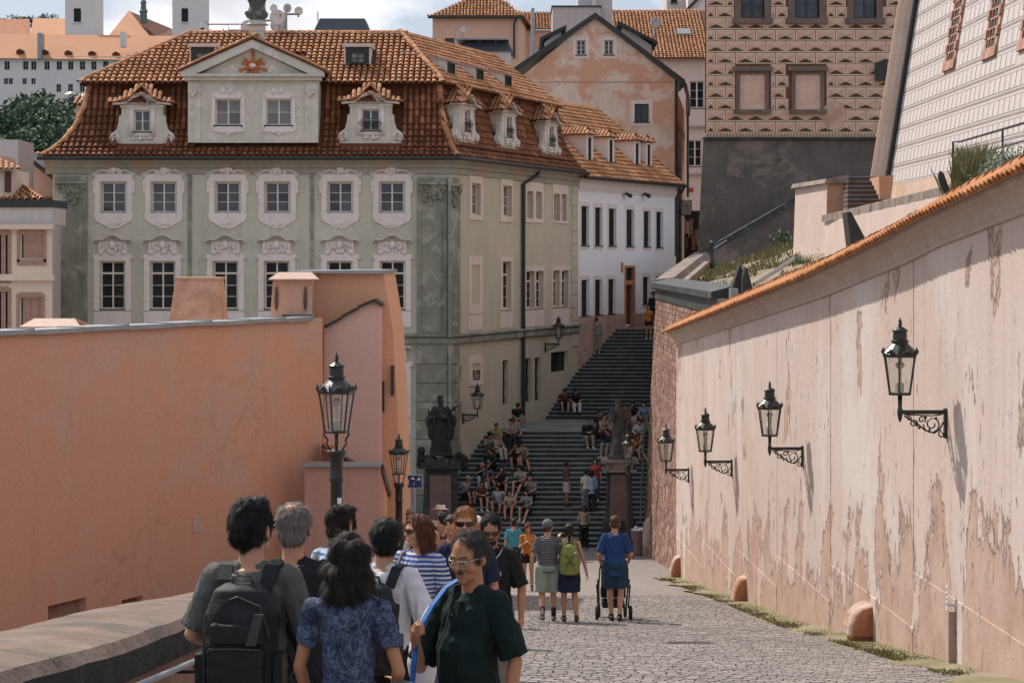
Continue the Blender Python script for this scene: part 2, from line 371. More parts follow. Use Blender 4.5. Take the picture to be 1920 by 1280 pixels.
BAR.m = [0]*(len(BAR.m)-1)+[1]
def place_tiles(items, parent, mb, mats, keep=300, name='roof_tile', key=None, smooth=True):
 """items = matrices; the ones showing largest become parts, the rest one joined part"""
 me = mb.mesh(name, mats, False)
 items = sorted(items, key=key or (lambda M: M.translation.y))
 for M in items[:keep]: link(name, me, parent, True, M)
 if len(items) > keep:
  s = MB()
  for M in items[keep:]:
   s.T = M; b = len(s.m); s.add(mb.v, mb.f); s.m[b:] = mb.m
  s.T = None; ob(name+'s', s, mats, parent, kind='stuff')
def frame_mat(o, x, y, z):
 M = Matrix((x, y, z)).transposed().to_4x4(); M.translation = o; return M
its = []; Y = 11.0; rng = random.Random(5)
while Y < JY[0]+.05:
 dn = Vector((-.52, 0, -.34)).normalized(); al = Vector((.0323, -1, -(ze(Y+.5)-ze(Y-.5)))).normalized()
 nn = al.cross(-dn).normalized()
 if nn.z < 0: nn = -nn
 xx = (-dn).cross(nn)
 p = Vector((wx(Y)-.37, Y, ze(Y)-.045+rng.uniform(-.008, .008)))
 its.append(frame_mat(p, xx, -dn, nn) @ Matrix.Rotation(rng.uniform(-.05, .05), 4, 'Z'))
 Y += .185
place_tiles(its, BED, BAR, [M_['tile_w'], M_['tile_sh']], 300, 'eave_tile', key=lambda M: abs(M.translation.y-23))
RID = barrel_mb(.125, .10, .46, 6)
RID.m = [0]*(len(RID.m)-1)+[1]
its = []; Y = 11.0
while Y < JY[0]-.2:
 al = Vector((-.0323*1, 1, (ze(Y+.5)-ze(Y-.5)))).normalized(); nn = Vector((0, 0, 1)); xx = al.cross(nn).normalized(); nn = xx.cross(al)
 its.append(frame_mat(Vector((wx(Y)+.22, Y, ze(Y)+.285+rng.uniform(-.012, .012))), xx, al, nn)); Y += .38
place_tiles(its, BED, RID, [M_['tile_w'], M_['tile_sh']], 300, 'ridge_tile')
# grass along the foot of the wall
M_['grass'] = rnd_mat('grass_blade', (.13, .135, .05), (.22, .205, .09), (.30, .25, .13), .8)
M_['moss'] = plaster('moss_and_grit', (.21, .185, .10), .35, 1.2, 8, (.31, .25, .19), .8, .7, 0, .5)
mm = MB(); yy = np.linspace(14, 58, 90)
vv = []
for y in yy:
 e = .52+.16*math.sin(y*1.7)+.1*math.sin(y*4.1)
 vv += [(wx(y)-e, y, g(y)+.004), (wx(y)-e*.5, y, g(y)+.03), (wx(y)+.02, y, g(y)+.035)]
mm.add(vv, [(3*i+j, 3*i+j+1, 3*i+j+4, 3*i+j+3) for i in range(len(yy)-1) for j in range(2)])
ob('verge', mm, M_['moss'], kind='structure')
gm = MB(); rng = random.Random(11)
for i in range(20000):
 y = 22.5+rng.random()**1.3*35; dens = mnoise.noise(Vector((y*.45, 3, 0)))
 if dens < -.12+rng.random()*.25: continue
 e = rng.random()**.7*.55; x = wx(y)-.02-e; h = .012+rng.random()*.035; a = rng.random()*6.28; w = .008+.012*rng.random()
 c, s_ = math.cos(a)*w, math.sin(a)*w; lx, ly = rng.uniform(-.03, .03), rng.uniform(-.03, .03); z = g(y)+.01
 gm.add([(x-c, y-s_, z), (x+c, y+s_, z), (x+lx, y+ly, z+h)], [(0, 1, 2)])
ob('grass_strip', gm, M_['grass'], kind='stuff', label='short yellow green grass along the foot of the pink wall', cat='grass')
# guard stones leaning on the wall
M_['gstone'] = plaster('guard_stone', (.46, .33, .26), .2, 2.5, 14, (.35, .16, .09), .85, 2.2, .0, .6)
M_['gstone_o'] = plaster('guard_stone_orange', (.42, .17, .085), .25, 2.5, 14, (.20, .12, .09), .7, 2, .1, .6)
def guard_stone(Y, w, h, dp, label, base=False):
 r = empty('guard_stone', (wx(Y), Y, g(Y)), label, 'guard stone', 'guard stones along the pink wall')
 n = 10; pr = []
 for i in range(n+1):
  t_ = i/n; pr.append((-dp*(1-.05*t_)*math.sqrt(max(0, 1-(t_**2.6))), t_*h))
 m = MB(); vv = []
 ws = [-w/2, -w*.38, w*.38, w/2]
 for j, s_ in enumerate(ws):
  k = .86 if j in (0, 3) else 1
  for i, (d, z) in enumerate(pr): vv.append((wx(Y+s_)+d*k+.02*mnoise.noise(Vector((i*.7, j*1.3, Y))), Y+s_, g(Y)-.05+(.16 if base else 0)+z*(.96 if j in (0, 3) else 1)))
  vv.append((wx(Y+s_)+.05, Y+s_, g(Y)+h)); vv.append((wx(Y+s_)+.05, Y+s_, g(Y)-.05+(.16 if base else 0)))
 q = n+3; fs = []; mi = []
 for j in range(3):
  for i in range(q): fs.append((j*q+i, j*q+(i+1) % q, (j+1)*q+(i+1) % q, (j+1)*q+i)); mi.append(0)
 fs.append(tuple(range(q-1, -1, -1))); mi.append(1); fs.append(tuple(range(3*q, 4*q))); mi.append(0)
 m.add(vv, fs); m.m = mi; bevel(ob('stone_body', m, [M_['gstone'], M_['gstone_o']], r), .03, 2)
 if base:
  m = MB(); m.box(wx(Y)-.3, wx(Y)+.03, Y-w*.42, Y+w*.42, g(Y)-.12, g(Y)+.15); ob('stone_foot', m, M_['gstone_o'], r)
guard_stone(56.2, .42, .66, .28, 'small rounded guard stone at the far end of the pink wall beside the brick wall')
guard_stone(44.0, .46, .60, .28, 'orange faced guard stone in the middle of the pink wall foot')
guard_stone(31.2, .55, .48, .36, 'large rough guard stone on a low foot nearest the camera', True)
# pipe cover with a white marker plate
r = empty('marker_post', (wx(26.0)-.04, 26.0, g(26)), 'narrow downpipe stub with white number plate on the pink wall', 'post')
m = MB(); m.box(wx(26)-.09, wx(26)-.002, 25.96, 26.04, g(26)-.05, g(26)+.66); ob('pipe_cover', m, M_['pinkcorn'], r)
m = MB(); m.box(wx(26)-.02, wx(26)-.002, 26.04, 26.42, g(26)-.05, g(26)+.42); ob('dark_gap', m, M_['metal_dk'], r)
M_['white'] = simple('white_enamel', (.72, .72, .70), .4)
m = MB(); m.box(wx(26)-.105, wx(26)-.095, 25.955, 26.045, g(26)+.68, g(26)+.98); m.box(wx(26)-.097, wx(26)+.01, 25.99, 26.01, g(26)+.72, g(26)+.76);
pl_ = ob('number_plate', m, M_['white'], r)
m = MB()
for i, z in enumerate((.74, .80, .86, .92)): m.box(wx(26)-.109, wx(26)-.106, 25.975+.01*(i % 2), 26.02, g(26)+z, g(26)+z+.022)
ob('figures', m, M_['metal_dk'], pl_, kind='stuff')
# ================================================================== battered brick retaining wall beside the stairs
M_['brick'] = rnd_mat('sandstone_brick', (.19, .105, .078), (.345, .20, .145), (.45, .295, .23), .88, 7, .6)
M_['bmortar'] = plaster('brick_mortar', (.36, .25, .2), .2, 2, 9)
M_['copper'] = plaster('dark_lead_coping', (.04, .046, .046), .4, 1.5, 6, (.13, .135, .13), .45, 2.5, .4, .3, .5)
BW = empty('retaining_wall', (5.0, 72, g(72)), 'tall battered brick retaining wall with dark metal coping right of the stairs', 'wall')
zb, zt_ = -11.6, -1.35
def bx_(z): return 5.48-(z+1)*-.05 if False else 5.46+(z-(-1.0))*.052
m = MB(); m.hexa([(bx_(zb), 54, zb), (9, 54, zb), (9, 80.2, zb), (bx_(zb), 80.2, zb)], [(bx_(zt_), 54, zt_), (9, 54, zt_), (9, 80.2, zt_), (bx_(zt_), 80.2, zt_)])
BODY = ob('wall_body', m, M_['bmortar'], BW)
its = []; rng = random.Random(21); z = -11.3; c = 0
bk = MB(); bk.hexa([(-.03, 0, 0), (.1, 0, 0), (.1, 1, 0), (-.03, 1, 0)], [(-.03, 0, 1), (.1, 0, 1), (.1, 1, 1), (-.03, 1, 1)])
bkf = MB(); e = .04
bkf.add([(0, 0, 0), (0, 1, 0), (0, 1, 1), (0, 0, 1), (-.03, e, e), (-.03, 1-e, e), (-.03, 1-e, 1-e), (-.03, e, 1-e)], [(4, 7, 6, 5), (0, 4, 5, 1), (1, 5, 6, 2), (2, 6, 7, 3), (3, 7, 4, 0)])
while z < zt_-.02:
 hh = .165+rng.random()*.045; y = 80.2; first = True
 while y > 55:
  w = (.28+rng.random()*.30) if not first else (.2 if c % 2 else .45); first = False
  M = Matrix.Translation((bx_(z)+.001, y-w+.012, z+.01)) @ Matrix.Rotation(math.atan(.052), 4, 'Y') @ Matrix.Diagonal((1+rng.random()*.7, w-.024, hh-.022, 1))
  if y-w > 54.2: its.append(M)
  y -= w
 z += hh; c += 1
place_tiles(its, BODY, bkf, M_['brick'], 300, 'brick', key=lambda M: (0 if M.translation.y > 63.5 else 1, M.translation.y))
# front strip seen at the far end (returns along the stairs)
m = MB()
m.hexa([(5.0, 80.2, -11.6), (5.3, 80.2, -11.6), (9.6, 110, -4.2), (7.5, 110, -4.2)], [(5.5, 80.2, -1.0), (6.3, 80.2, -1.0), (9.9, 110, .1), (9.2, 110, .1)])
ob('stair_side', m, M_['bmortar'], BW)
m = MB()
m.hexa([(5.36, 54, -1.4), (8.6, 54, -1.4), (8.6, 80.3, -1.4), (5.36, 80.3, -1.4)], [(5.40, 54, -.98), (8.6, 54, -.98), (8.6, 80.3, -.98), (5.40, 80.3, -.98)])
ob('frieze', m, M_['copper'], BW)
# coping sheets: near ledge and the run back along the stairs
y = 80.4; i = 0
while y > 57:
 m = MB(); L = 1.15
 m.hexa([(5.24, y-L+.03, -.98), (6.4, y-L+.03, -.98), (6.4, y, -.98), (5.24, y, -.98)], [(5.26, y-L+.03, -.80), (5.95, y-L+.03, -.62), (5.95, y, -.62), (5.26, y, -.80)])
 ob('coping_sheet', m, M_['copper'], BW); y -= L
a0, a1 = Vector((5.3, 80.4, -.8)), Vector((9.3, 110, .35)); dr = (a1-a0); Ls = dr.length; dr.normalize(); sd = Vector((dr.y, -dr.x, 0)).normalized()
M_['stone_cap'] = plaster('weathered_cap_stone', (.27, .215, .185), .3, 1.5, 8, (.10, .09, .08), .6, 1.6, .5, .4)
for i in range(24):
 q0 = a0+dr*(Ls*i/24+.03); q1 = a0+dr*(Ls*(i+1)/24); m = MB()
 m.hexa([q0-sd*.05-V(0, 0, .25), q0+sd*1.1-V(0, 0, .25), q1+sd*1.1-V(0, 0, .25), q1-sd*.05-V(0, 0, .25)], [q0+sd*.1+V(0, 0, .12), q0+sd*.8+V(0, 0, .2), q1+sd*.8+V(0, 0, .2), q1+sd*.1+V(0, 0, .12)])
 ob('cap_stone', m, M_['stone_cap'], BW)
# ================================================================== stairs
M_['step'] = plaster('worn_step_side', (.042, .052, .048), .3, 1.5, 8, (.09, .09, .085), .6, 2, .2)  # riser stone, with its shade put into the dark colour
M_['tread'] = plaster('worn_step_tread', (.19, .205, .195), .25, 1.0, 8, (.12, .125, .12), .6, .8, .0)  # same stone, paler from wear and from sky light put into the colour
ST = empty('stairway', (1.5, 82, -11), kind='structure')
CX, CYY = -2.38, 86.5; FX, FY = 3.11, 101.2                    # green house corner and far end of its side
def fac_x(Y): return CX+(FX-CX)*(Y-CYY)/(FY-CYY)
RUN, RISE = .35, .16
def stair_r(Y): return 4.98+(Y-80)*.085+.3
def step(Y0, Y1, z0, z1):
 m = MB(); xl0 = max(-3.4, fac_x(Y0)-.1) if Y0 > 84 else -1.9+(-.5); xl1 = max(-3.4, fac_x(Y1)-.1)
 xl0 = fac_x(max(Y0, 86.5))-.15; xl1 = fac_x(max(Y1, 86.5))-.15
 b = [(xl0, Y0, z0), (stair_r(Y0), Y0, z0), (stair_r(Y1), Y1, z0), (xl1, Y1, z0)]; tt = [(p[0], p[1], z1) for p in b]
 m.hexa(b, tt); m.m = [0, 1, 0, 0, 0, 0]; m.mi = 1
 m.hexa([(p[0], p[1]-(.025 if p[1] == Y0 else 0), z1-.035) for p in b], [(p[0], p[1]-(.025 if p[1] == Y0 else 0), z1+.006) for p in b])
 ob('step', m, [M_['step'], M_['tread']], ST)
N1, N2 = 24, 24
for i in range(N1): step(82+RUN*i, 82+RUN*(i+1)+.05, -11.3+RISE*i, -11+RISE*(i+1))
YL, ZL = 82+RUN*N1, -11+RISE*N1
m = MB(); m.hexa([(fac_x(YL)-.15, YL+.02, ZL-1), (7, YL+.02, ZL-1), (8, 98.5, ZL-1), (fac_x(98.5)-.2, 98.5, ZL-1)], [(fac_x(YL)-.15, YL+.02, ZL-.004), (7, YL+.02, ZL-.004), (8, 98.5, ZL-.004), (fac_x(98.5)-.2, 98.5, ZL-.004)])
ob('landing', m, M_['tread'], ST)
YU = 97.0
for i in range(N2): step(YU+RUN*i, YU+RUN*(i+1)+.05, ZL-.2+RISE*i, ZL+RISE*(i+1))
YT, ZT = YU+RUN*N2, ZL+RISE*N2
M_['terr'] = plaster('terrace_paving', (.30, .215, .18), .2, .6, 6, None, .5, 1, 0)
m = MB(); m.hexa([(2.4, YT+.02, ZT-3), (20, YT+.02, ZT-3), (30, 150, ZT-3), (2.4, 150, ZT-3)], [(2.4, YT+.02, ZT-.004), (20, YT+.02, ZT-.004), (30, 150, ZT-.004), (2.4, 150, ZT-.004)])
ob('terrace', m, M_['terr'], kind='structure')
# thin iron handrail on the brick side
m = MB(); m.tube([(4.75+(y-80)*.085, y, -11+RISE*(y-82)/RUN+.95) for y in (82, 86, 90)], .03);
for y in (82, 86, 90): m.tube([(4.75+(y-80)*.085, y, -11+RISE*(y-82)/RUN-.1), (4.75+(y-80)*.085, y, -11+RISE*(y-82)/RUN+.95)], .03)
ob('handrail', m, M_['metal_dk'], label='thin dark handrail beside the brick wall on the lower stairs', cat='handrail')
# ================================================================== parapet on the left
M_['parapet'] = plaster('brown_parapet_render', (.30, .175, .13), .15, .8, 8, (.36, .23, .17), .6, .7, .4)
M_['capst'] = plaster('sandstone_cap', (.19, .135, .108), .35, 1.6, 16, (.10, .085, .078), .8, 1.0, .0, .7)
M_['dark_moss'] = plaster('black_crust_edge', (.025, .026, .024), .4, 3, 20, (.05, .05, .045), .6, 4, 0, .8)  # near-black inner side and underside of the parapet cap
PA = empty('parapet', (PARX-.4, 18, g(18)), 'low parapet with rounded sandstone cap at the lower left', 'parapet')
m = MB(); yy = np.linspace(4, 42, 22)
for a, b in zip(yy[:-1], yy[1:]):
 m.hexa([(PARX-.08, a, g(a)-.3), (PARX-.08, b, g(b)-.3), (PARX-.86, b, g(b)-6), (PARX-.86, a, g(a)-6)][::-1], [(PARX-.08, a, g(a)+.9), (PARX-.08, b, g(b)+.9), (PARX-.86, b, g(b)+.9), (PARX-.86, a, g(a)+.9)][::-1])
ob('parapet_body', m, M_['parapet'], PA)
sec = [(.02, .80), (.03, .98), (-.02, 1.045), (-.25, 1.09), (-.5, 1.10), (-.75, 1.085), (-.93, 1.03), (-.96, .95), (-.96, .80)]
y = 4.0; rng = random.Random(9)
while y < 40.5:
 L = 1.9+rng.random()*.9; m = MB(); N = 12; ya = np.linspace(y, y+L-.012, N+1); vv = []; n = len(sec)
 for q in ya:
  for j, (dx, dz) in enumerate(sec):
   w = .010*mnoise.noise(Vector((q*1.5, j*.6, 2)))+.008*math.sin(q*.9)
   vv.append((PARX+dx+(.012*mnoise.noise(Vector((q*5, 1, j*.4))) if j < 3 else 0)+.02*math.sin(q*.7), q, g(q)+dz+w))
 fs = []; mi = []
 for i in range(N):
  for j in range(n-1): fs.append((i*n+j, i*n+j+1, (i+1)*n+j+1, (i+1)*n+j)); mi.append(1 if j == 0 else 0)
 fs += [tuple(range(n)), tuple(range(N*n+n-1, N*n-1, -1)), ]; mi += [0, 0]
 fs += [(i*n+n-1, i*n, (i+1)*n, (i+1)*n+n-1) for i in range(N)]; mi += [1]*N
 m.add(vv, fs); m.m = mi; ob('cap_stone', m, [M_['capst'], M_['dark_moss']], PA); y += L
HR = empty('handrail', (PARX+.13, 14, g(14)), 'round metal handrail on the inner face of the left parapet', 'handrail')
m = MB(); m.tube([(PARX+.12, y, g(y)+.78) for y in np.linspace(7, 24, 18)], .022, 8); ob('rail', m, M_['zinc'], HR, smooth=True)
for y in (8.4, 11.4, 14.5, 17.5, 20.5):
 m = MB(); m.tube([(PARX+.12, y, g(y)+.78), (PARX+.12, y, g(y)+.71), (PARX-.1, y, g(y)+.71)], .012); ob('rail_bracket', m, M_['metal_dk'], HR)
# ================================================================== facade tools
class Fac:
 """vertical facade from a to b (plan points, left to right as seen); local x along, y into the wall, z up"""
 def __init__(s, a, b):
  s.a = Vector((a[0], a[1], 0)); s.b = Vector((b[0], b[1], 0)); s.L = (s.b-s.a).length; s.u = (s.b-s.a)/s.L
  s.n = Vector((-s.u.y, s.u.x, 0))
  s.T = frame_mat(s.a, s.u, s.n, Vector((0, 0, 1)))
 def s_at(s, x):
  k = (x-960)/F; return (k*s.a.y-s.a.x)/(s.u.x-k*s.u.y)
 def at(s, x, y):
  q = s.s_at(x); return q, (HY-y)/F*(s.a.y+s.u.y*q)
 def rect(s, x0, x1, y0, y1):
  a = s.s_at(x0); b = s.s_at(x1); Y = s.a.y+s.u.y*(a+b)/2
  return a, b, (HY-y1)/F*Y, (HY-y0)/F*Y
 def M(s, q, d, z): return s.T @ Matrix.Translation((q, d, z))
def wall_grid(m, s0, s1, z0, z1, ops, depth=.25, back=None):
 """front faces around rectangular openings, with reveals"""
 S = sorted({s0, s1, *[max(s0, min(s1, v)) for o in ops for v in o[:2]]}); Z = sorted({z0, z1, *[max(z0, min(z1, v)) for o in ops for v in o[2:4]]})
 for i in range(len(S)-1):
  for j in range(len(Z)-1):
   cs, cz = (S[i]+S[i+1])/2, (Z[j]+Z[j+1])/2
   if any(o[0] < cs < o[1] and o[2] < cz < o[3] for o in ops): continue
   m.quad((S[i], 0, Z[j]), (S[i+1], 0, Z[j]), (S[i+1], 0, Z[j+1]), (S[i], 0, Z[j+1]))
 for a, b, c, d in [o[:4] for o in ops]:
  D = depth
  m.quad((a, 0, c), (a, D, c), (a, D, d), (a, 0, d)); m.quad((b, 0, d), (b, D, d), (b, D, c), (b, 0, c))
  m.quad((a, 0, d), (a, D, d), (b, D, d), (b, 0, d)); m.quad((a, 0, c), (b, 0, c), (b, D, c), (a, D, c))
_wc = {}
def window(parent, M, w, h, cols=2, rows=3, trans=None, fm='frame', gm='glass', fw=.055, sill=True, sm='sill', bars=.022, name='window', label=None):
 """frame with sub-parts pane and sill. trans = height share of a fixed light on top"""
 k = (round(w, 2), round(h, 2), cols, rows, trans, fm, gm, fw, bars)
 if k not in _wc:
  f = MB(); panes = []
  f.box(0, w, 0, .07, 0, fw); f.box(0, w, 0, .07, h-fw, h); f.box(0, fw, .001, .069, fw, h-fw); f.box(w-fw, w, .001, .069, fw, h-fw)
  zs = [(fw, h-fw, rows)] if not trans else [(fw, h*(1-trans)-fw*.7, rows), (h*(1-trans)+fw*.7, h-fw, 1)]
  if trans: f.box(fw, w-fw, -.01, .068, h*(1-trans)-fw*.7, h*(1-trans)+fw*.7)
  for (za, zb, rr) in zs:
   for c in range(cols):
    xa = fw+(w-2*fw)*c/cols; xb = fw+(w-2*fw)*(c+1)/cols
    if c: f.box(xa-fw*.55, xa+fw*.55, -.006, .066, za, zb); xa += fw*.55
    if c < cols-1: xb -= fw*.55
    for r_ in range(rr):
     a = za+(zb-za)*r_/rr; b = za+(zb-za)*(r_+1)/rr
     if r_: f.box(xa, xb, .012, .05, a-bars/2, a+bars/2)
     panes.append((xa, xb, a, b))
  pm = {}
  pl = []
  for (xa, xb, a, b) in panes:
   kk = (round(xb-xa, 3), round(b-a, 3))
   if kk not in pm:
    q = MB(); hx, hz_ = (xb-xa)/2, (b-a)/2; q.box(-hx, hx, 0, .006, -hz_, hz_); pm[kk] = q.mesh('pane', M_[gm])
   pl.append((pm[kk], ((xa+xb)/2, .035, (a+b)/2)))
  q = MB(); q.box(-.08, w+.08, -.16, .06, -.05, 0);
  _wc[k] = (f.mesh(name, M_[fm]), pl, q)
 fme, pl, q = _wc[k]
 o = link(name, fme, parent, True, M, label=label)
 for me, c in pl:
  Mp = Matrix.Translation(c) @ Euler((random.gauss(0, .006), 0, random.gauss(0, .008))).to_matrix().to_4x4()
  link('pane', me, o, False, Mp)
 if sill: link('sill', q.mesh('sill', M_[sm]), o, False, Matrix.Identity(4))
 return o
def plate(m, poly, d0, d1): m.prism(poly, d0, d1, 'y')
def scroll(m, c, r, turns=1.4, w=.03, sx=1, y=-.06, n=14):
 pts = []
 for i in range(n+1):
  a = i/n*turns*2*math.pi; rr = r*(1-.75*i/n); pts.append((c[0]+sx*rr*math.cos(a), y, c[1]+rr*math.sin(a)))
 m.tube(pts, [w*(1-.4*i/n) for i in range(n+1)], 5)
def blobs(m, c, sx, sz, n, r, seed, y=-.05):
 rg = random.Random(seed)
 for i in range(n):
  q = rg.uniform(-1, 1); m.ball((c[0]+q*sx, y, c[1]+rg.uniform(-1, 1)*sz*(1-.5*abs(q))), r*rg.uniform(.5, 1.2), r*.6, r*rg.uniform(.5, 1.1), 6, 4)
def roof_profile(Pf, step_):
 """resample profile polyline [(d,z)] by arc length; returns (d,z,td,tz) stations"""
 out = []; carry = 0
 for (d0, z0), (d1, z1) in zip(Pf[:-1], Pf[1:]):
  L = math.hypot(d1-d0, z1-z0); q = carry
  while q < L:
   out.append((d0+(d1-d0)*q/L, z0+(z1-z0)*q/L, (d1-d0)/L, (z1-z0)/L)); q += step_
  carry = q-L
 return out
def tile_items(O, u, inn, stations, s_lo, s_hi, pitch, jit=.012, seed=1, holes=None, off=.055):
 """barrel tiles on a swept roof face. O plan origin, u along eave, inn inward; s_lo/s_hi functions of inward distance"""
 rg = random.Random(seed); its = []
 for (d, z, td, tz) in stations:
  lo, hi = s_lo(d), s_hi(d); k0 = math.ceil(lo/pitch)
  up = (inn*td+Vector((0, 0, tz))).normalized(); nn = u.cross(up); nn = nn if nn.z > 0 else -nn
  xx = up.cross(nn)
  k = k0
  while k*pitch < hi:
   s_ = k*pitch; k += 1
   if holes and any(a < s_ < b and c < z < e for a, b, c, e in holes): continue
   p = O+u*s_+inn*d+Vector((0, 0, z))+nn*(off+rg.uniform(-.006, .012))
   its.append(frame_mat(p, xx, up, nn) @ Euler((-.13+rg.uniform(-.03, .03), 0, rg.uniform(-.05, .05))).to_matrix().to_4x4())
 return its
def sheet(m, O, u, inn, Pf, s_lo, s_hi):
 for (d0, z0), (d1, z1) in zip(Pf[:-1], Pf[1:]):
  q = [O+u*s_lo(d0)+inn*d0, O+u*s_hi(d0)+inn*d0, O+u*s_hi(d1)+inn*d1, O+u*s_lo(d1)+inn*d1]
  m.quad(*[Vector((p.x, p.y, z)) for p, z in zip(q, (z0, z0, z1, z1))])
def ridge_run(a, b, its, step_=.36):
 a, b = Vector(a), Vector(b); d = (b-a); L = d.length; d.normalize(); xx = d.cross(Vector((0, 0, 1))).normalized(); nn = xx.cross(d)
 i = 0.0
 while i < L: its.append(frame_mat(a+d*i, xx, d, nn)); i += step_
# ================================================================== left: pink wall and house end
M_['lpink'] = salmon('salmon_render')
M_['lpink2'] = plaster('pale_pink_render', (.66, .43, .35), .06, .4, 14, None, .5, 1, .1, .2)
M_['lorange'] = plaster('orange_render', (.70, .37, .225), .08, .4, 12, (.62, .39, .28), .5, .5, .15)
M_['sheet_cu'] = simple('brown_sheet_metal', (.46, .31, .24), .5)
LW = Fac((-8.4-1.4, 35-3.0), (-3.95, 44.5)); LZ = -1.18
LH = empty('salmon_house', (-4.5, 43, -11.05), 'salmon house side wall with grey metal edge at the left of the street', 'house')
m = MB(); m.T = LW.T
n1 = LW.rect(90, 162, 1127, 1168); n2 = LW.rect(228, 268, 1120, 1160)
wall_grid(m, -4, LW.L, -11.1, LZ, [n1, n2], .18)
m.quad((-4, 0, LZ), (LW.L, 0, LZ), (LW.L, 1.2, LZ), (-4, 1.2, LZ)); m.quad((LW.L, 0, -11.1), (LW.L, 1.2, -11.1), (LW.L, 1.2, LZ), (LW.L, 0, LZ))
m.quad((-4, 1.2, -11.1), (-4, 0, -11.1), (-4, 0, LZ), (-4, 1.2, LZ)); m.quad((LW.L, 1.2, -11.1), (-4, 1.2, -11.1), (-4, 1.2, LZ), (LW.L, 1.2, LZ))
ob('side_wall', m, M_['lpink'], LH)
for nn_ in (n1, n2):
 m = MB(); m.T = LW.T; m.box(nn_[0]-.02, nn_[1]+.02, .16, .2, nn_[2]-.02, nn_[3]+.02); ob('niche_back', m, M_['parapet'], LH)
q = -4.0; i = 0
while q < LW.s_at(580):
 e = min(q+1.35, LW.s_at(581)); m = MB(); m.T = LW.T @ Matrix.Translation((0, 0, .012*(i % 2)))
 m.box(q, e-.006, -.09, .5, LZ+.004, LZ+.035); m.box(q, e-.006, -.09, -.075, LZ-.045, LZ+.004); m.box(e-.05, e-.01, -.1, .45, LZ+.036, LZ+.055); ob('edge_sheet', m, M_['zinc'], LH); q = e; i += 1
def slab(name, pts, Y0, Y1, mat, parent, **kw):
 """polygon given in photo pixels at distance Y0, extruded straight back to Y1"""
 poly = [((x-960)/F*Y0, (HY-y)/F*Y0) for x, y in pts]; m = MB(); m.prism(poly, Y0, Y1, 'y'); return ob(name, m, mat, parent, **kw)
slab('fire_wall', [(583, 1280), (583, 512), (719, 512), (727, 560), (737, 620), (744, 740), (750, 900), (753, 1280)], 45.6, 50.0, M_['lorange'], LH)
slab('gable_wall', [(608, 1100), (608, 613), (640, 596), (672, 577), (700, 565), (713, 570), (713, 1100)], 44.9, 45.65, M_['lpink2'], LH)
for a, b in (((608, 613), (640, 596)), ((640, 594), (672, 577)), ((672, 575), (702, 563)), ((702, 563), (716, 572))):
 slab('verge_strip', [(a[0], a[1]+3), (a[0], a[1]-3), (b[0], b[1]-3), (b[0], b[1]+3)], 44.8, 45.75, M_['wood_dk'], LH)  # dark strips stand in for the shadow along the gable verge
slab('top_sheet', [(540, 512), (540, 508), (722, 506), (722, 513)], 45.4, 50.2, M_['zinc'], LH)
slab('low_wall', [(571, 1150), (571, 874), (712, 874), (712, 1150)], 42.6, 43.0, plaster('dusky_pink_render', (.55, .31, .235), .06, .4, 14), LH)
slab('low_wall_cap', [(569, 875), (569, 870), (714, 870), (714, 875)], 42.5, 43.1, M_['zinc'], LH)
m = MB(); a = P(714, 874, 42.8); b = P(738, 965, 48.0); m.tube([a, b], .07, 6); ob('rain_gutter', m, M_['gutter'], LH)
m = MB(); a = P(713, 874, 42.8); m.hexa([(a.x-.3, 42.9, -11.1), (a.x, 42.9, -11.1), (P(742, 0, 48).x, 48, -11.1), (P(742, 0, 48).x-.3, 48, -11.1)], [(a.x-.3, 42.9, a.z-.02), (a.x, 42.9, a.z-.02), (P(738, 0, 48).x, 48, P(0, 960, 48).z), (P(738, 0, 48).x-.3, 48, P(0, 960, 48).z)])
ob('low_side_wall', m, M_['lorange'], LH)
# roof scrap between the walls
m = MB(); q = [P(604, 835, 44.2), P(664, 868, 44.2), P(604, 868, 43.2)]; m.add([q[0], q[1], q[2]], [(0, 2, 1)]); RS = ob('porch_roof', m, M_['tile_sh'], LH)
its = [Matrix.Translation(P(608+i*15+j*2, 862-j*12, 44.0)+V(0, -.06, -.02)) @ Matrix.Rotation(.9, 4, 'X') @ Matrix.Diagonal((.8, .55, .4, 1)) for j in range(2) for i in range(3-j)]
place_tiles(its, RS, BAR, [M_['tile_w'], M_['tile_sh']], 300)
a, b = P(604, 833, 44.1), P(668, 869, 44.1); m = MB(); m.hexa([a-V(0, .1, .06), b-V(0, .1, .06), b+V(0, .3, -.06), a+V(0, .3, -.06)], [a-V(0, .1, 0), b-V(0, .1, 0), b+V(0, .3, 0), a+V(0, .3, 0)]); ob('porch_verge', m, M_['wood_dk'], LH)
for x, y in ((718, 715), (736, 685)):
 m = MB(); a = P(x, y, 45.55); b = P(x, y+56, 45.55); m.box(a.x-.03, a.x+.03, 45.5, 45.62, b.z, a.z); ob('iron_strap', m, M_['wood_dk'], LH)
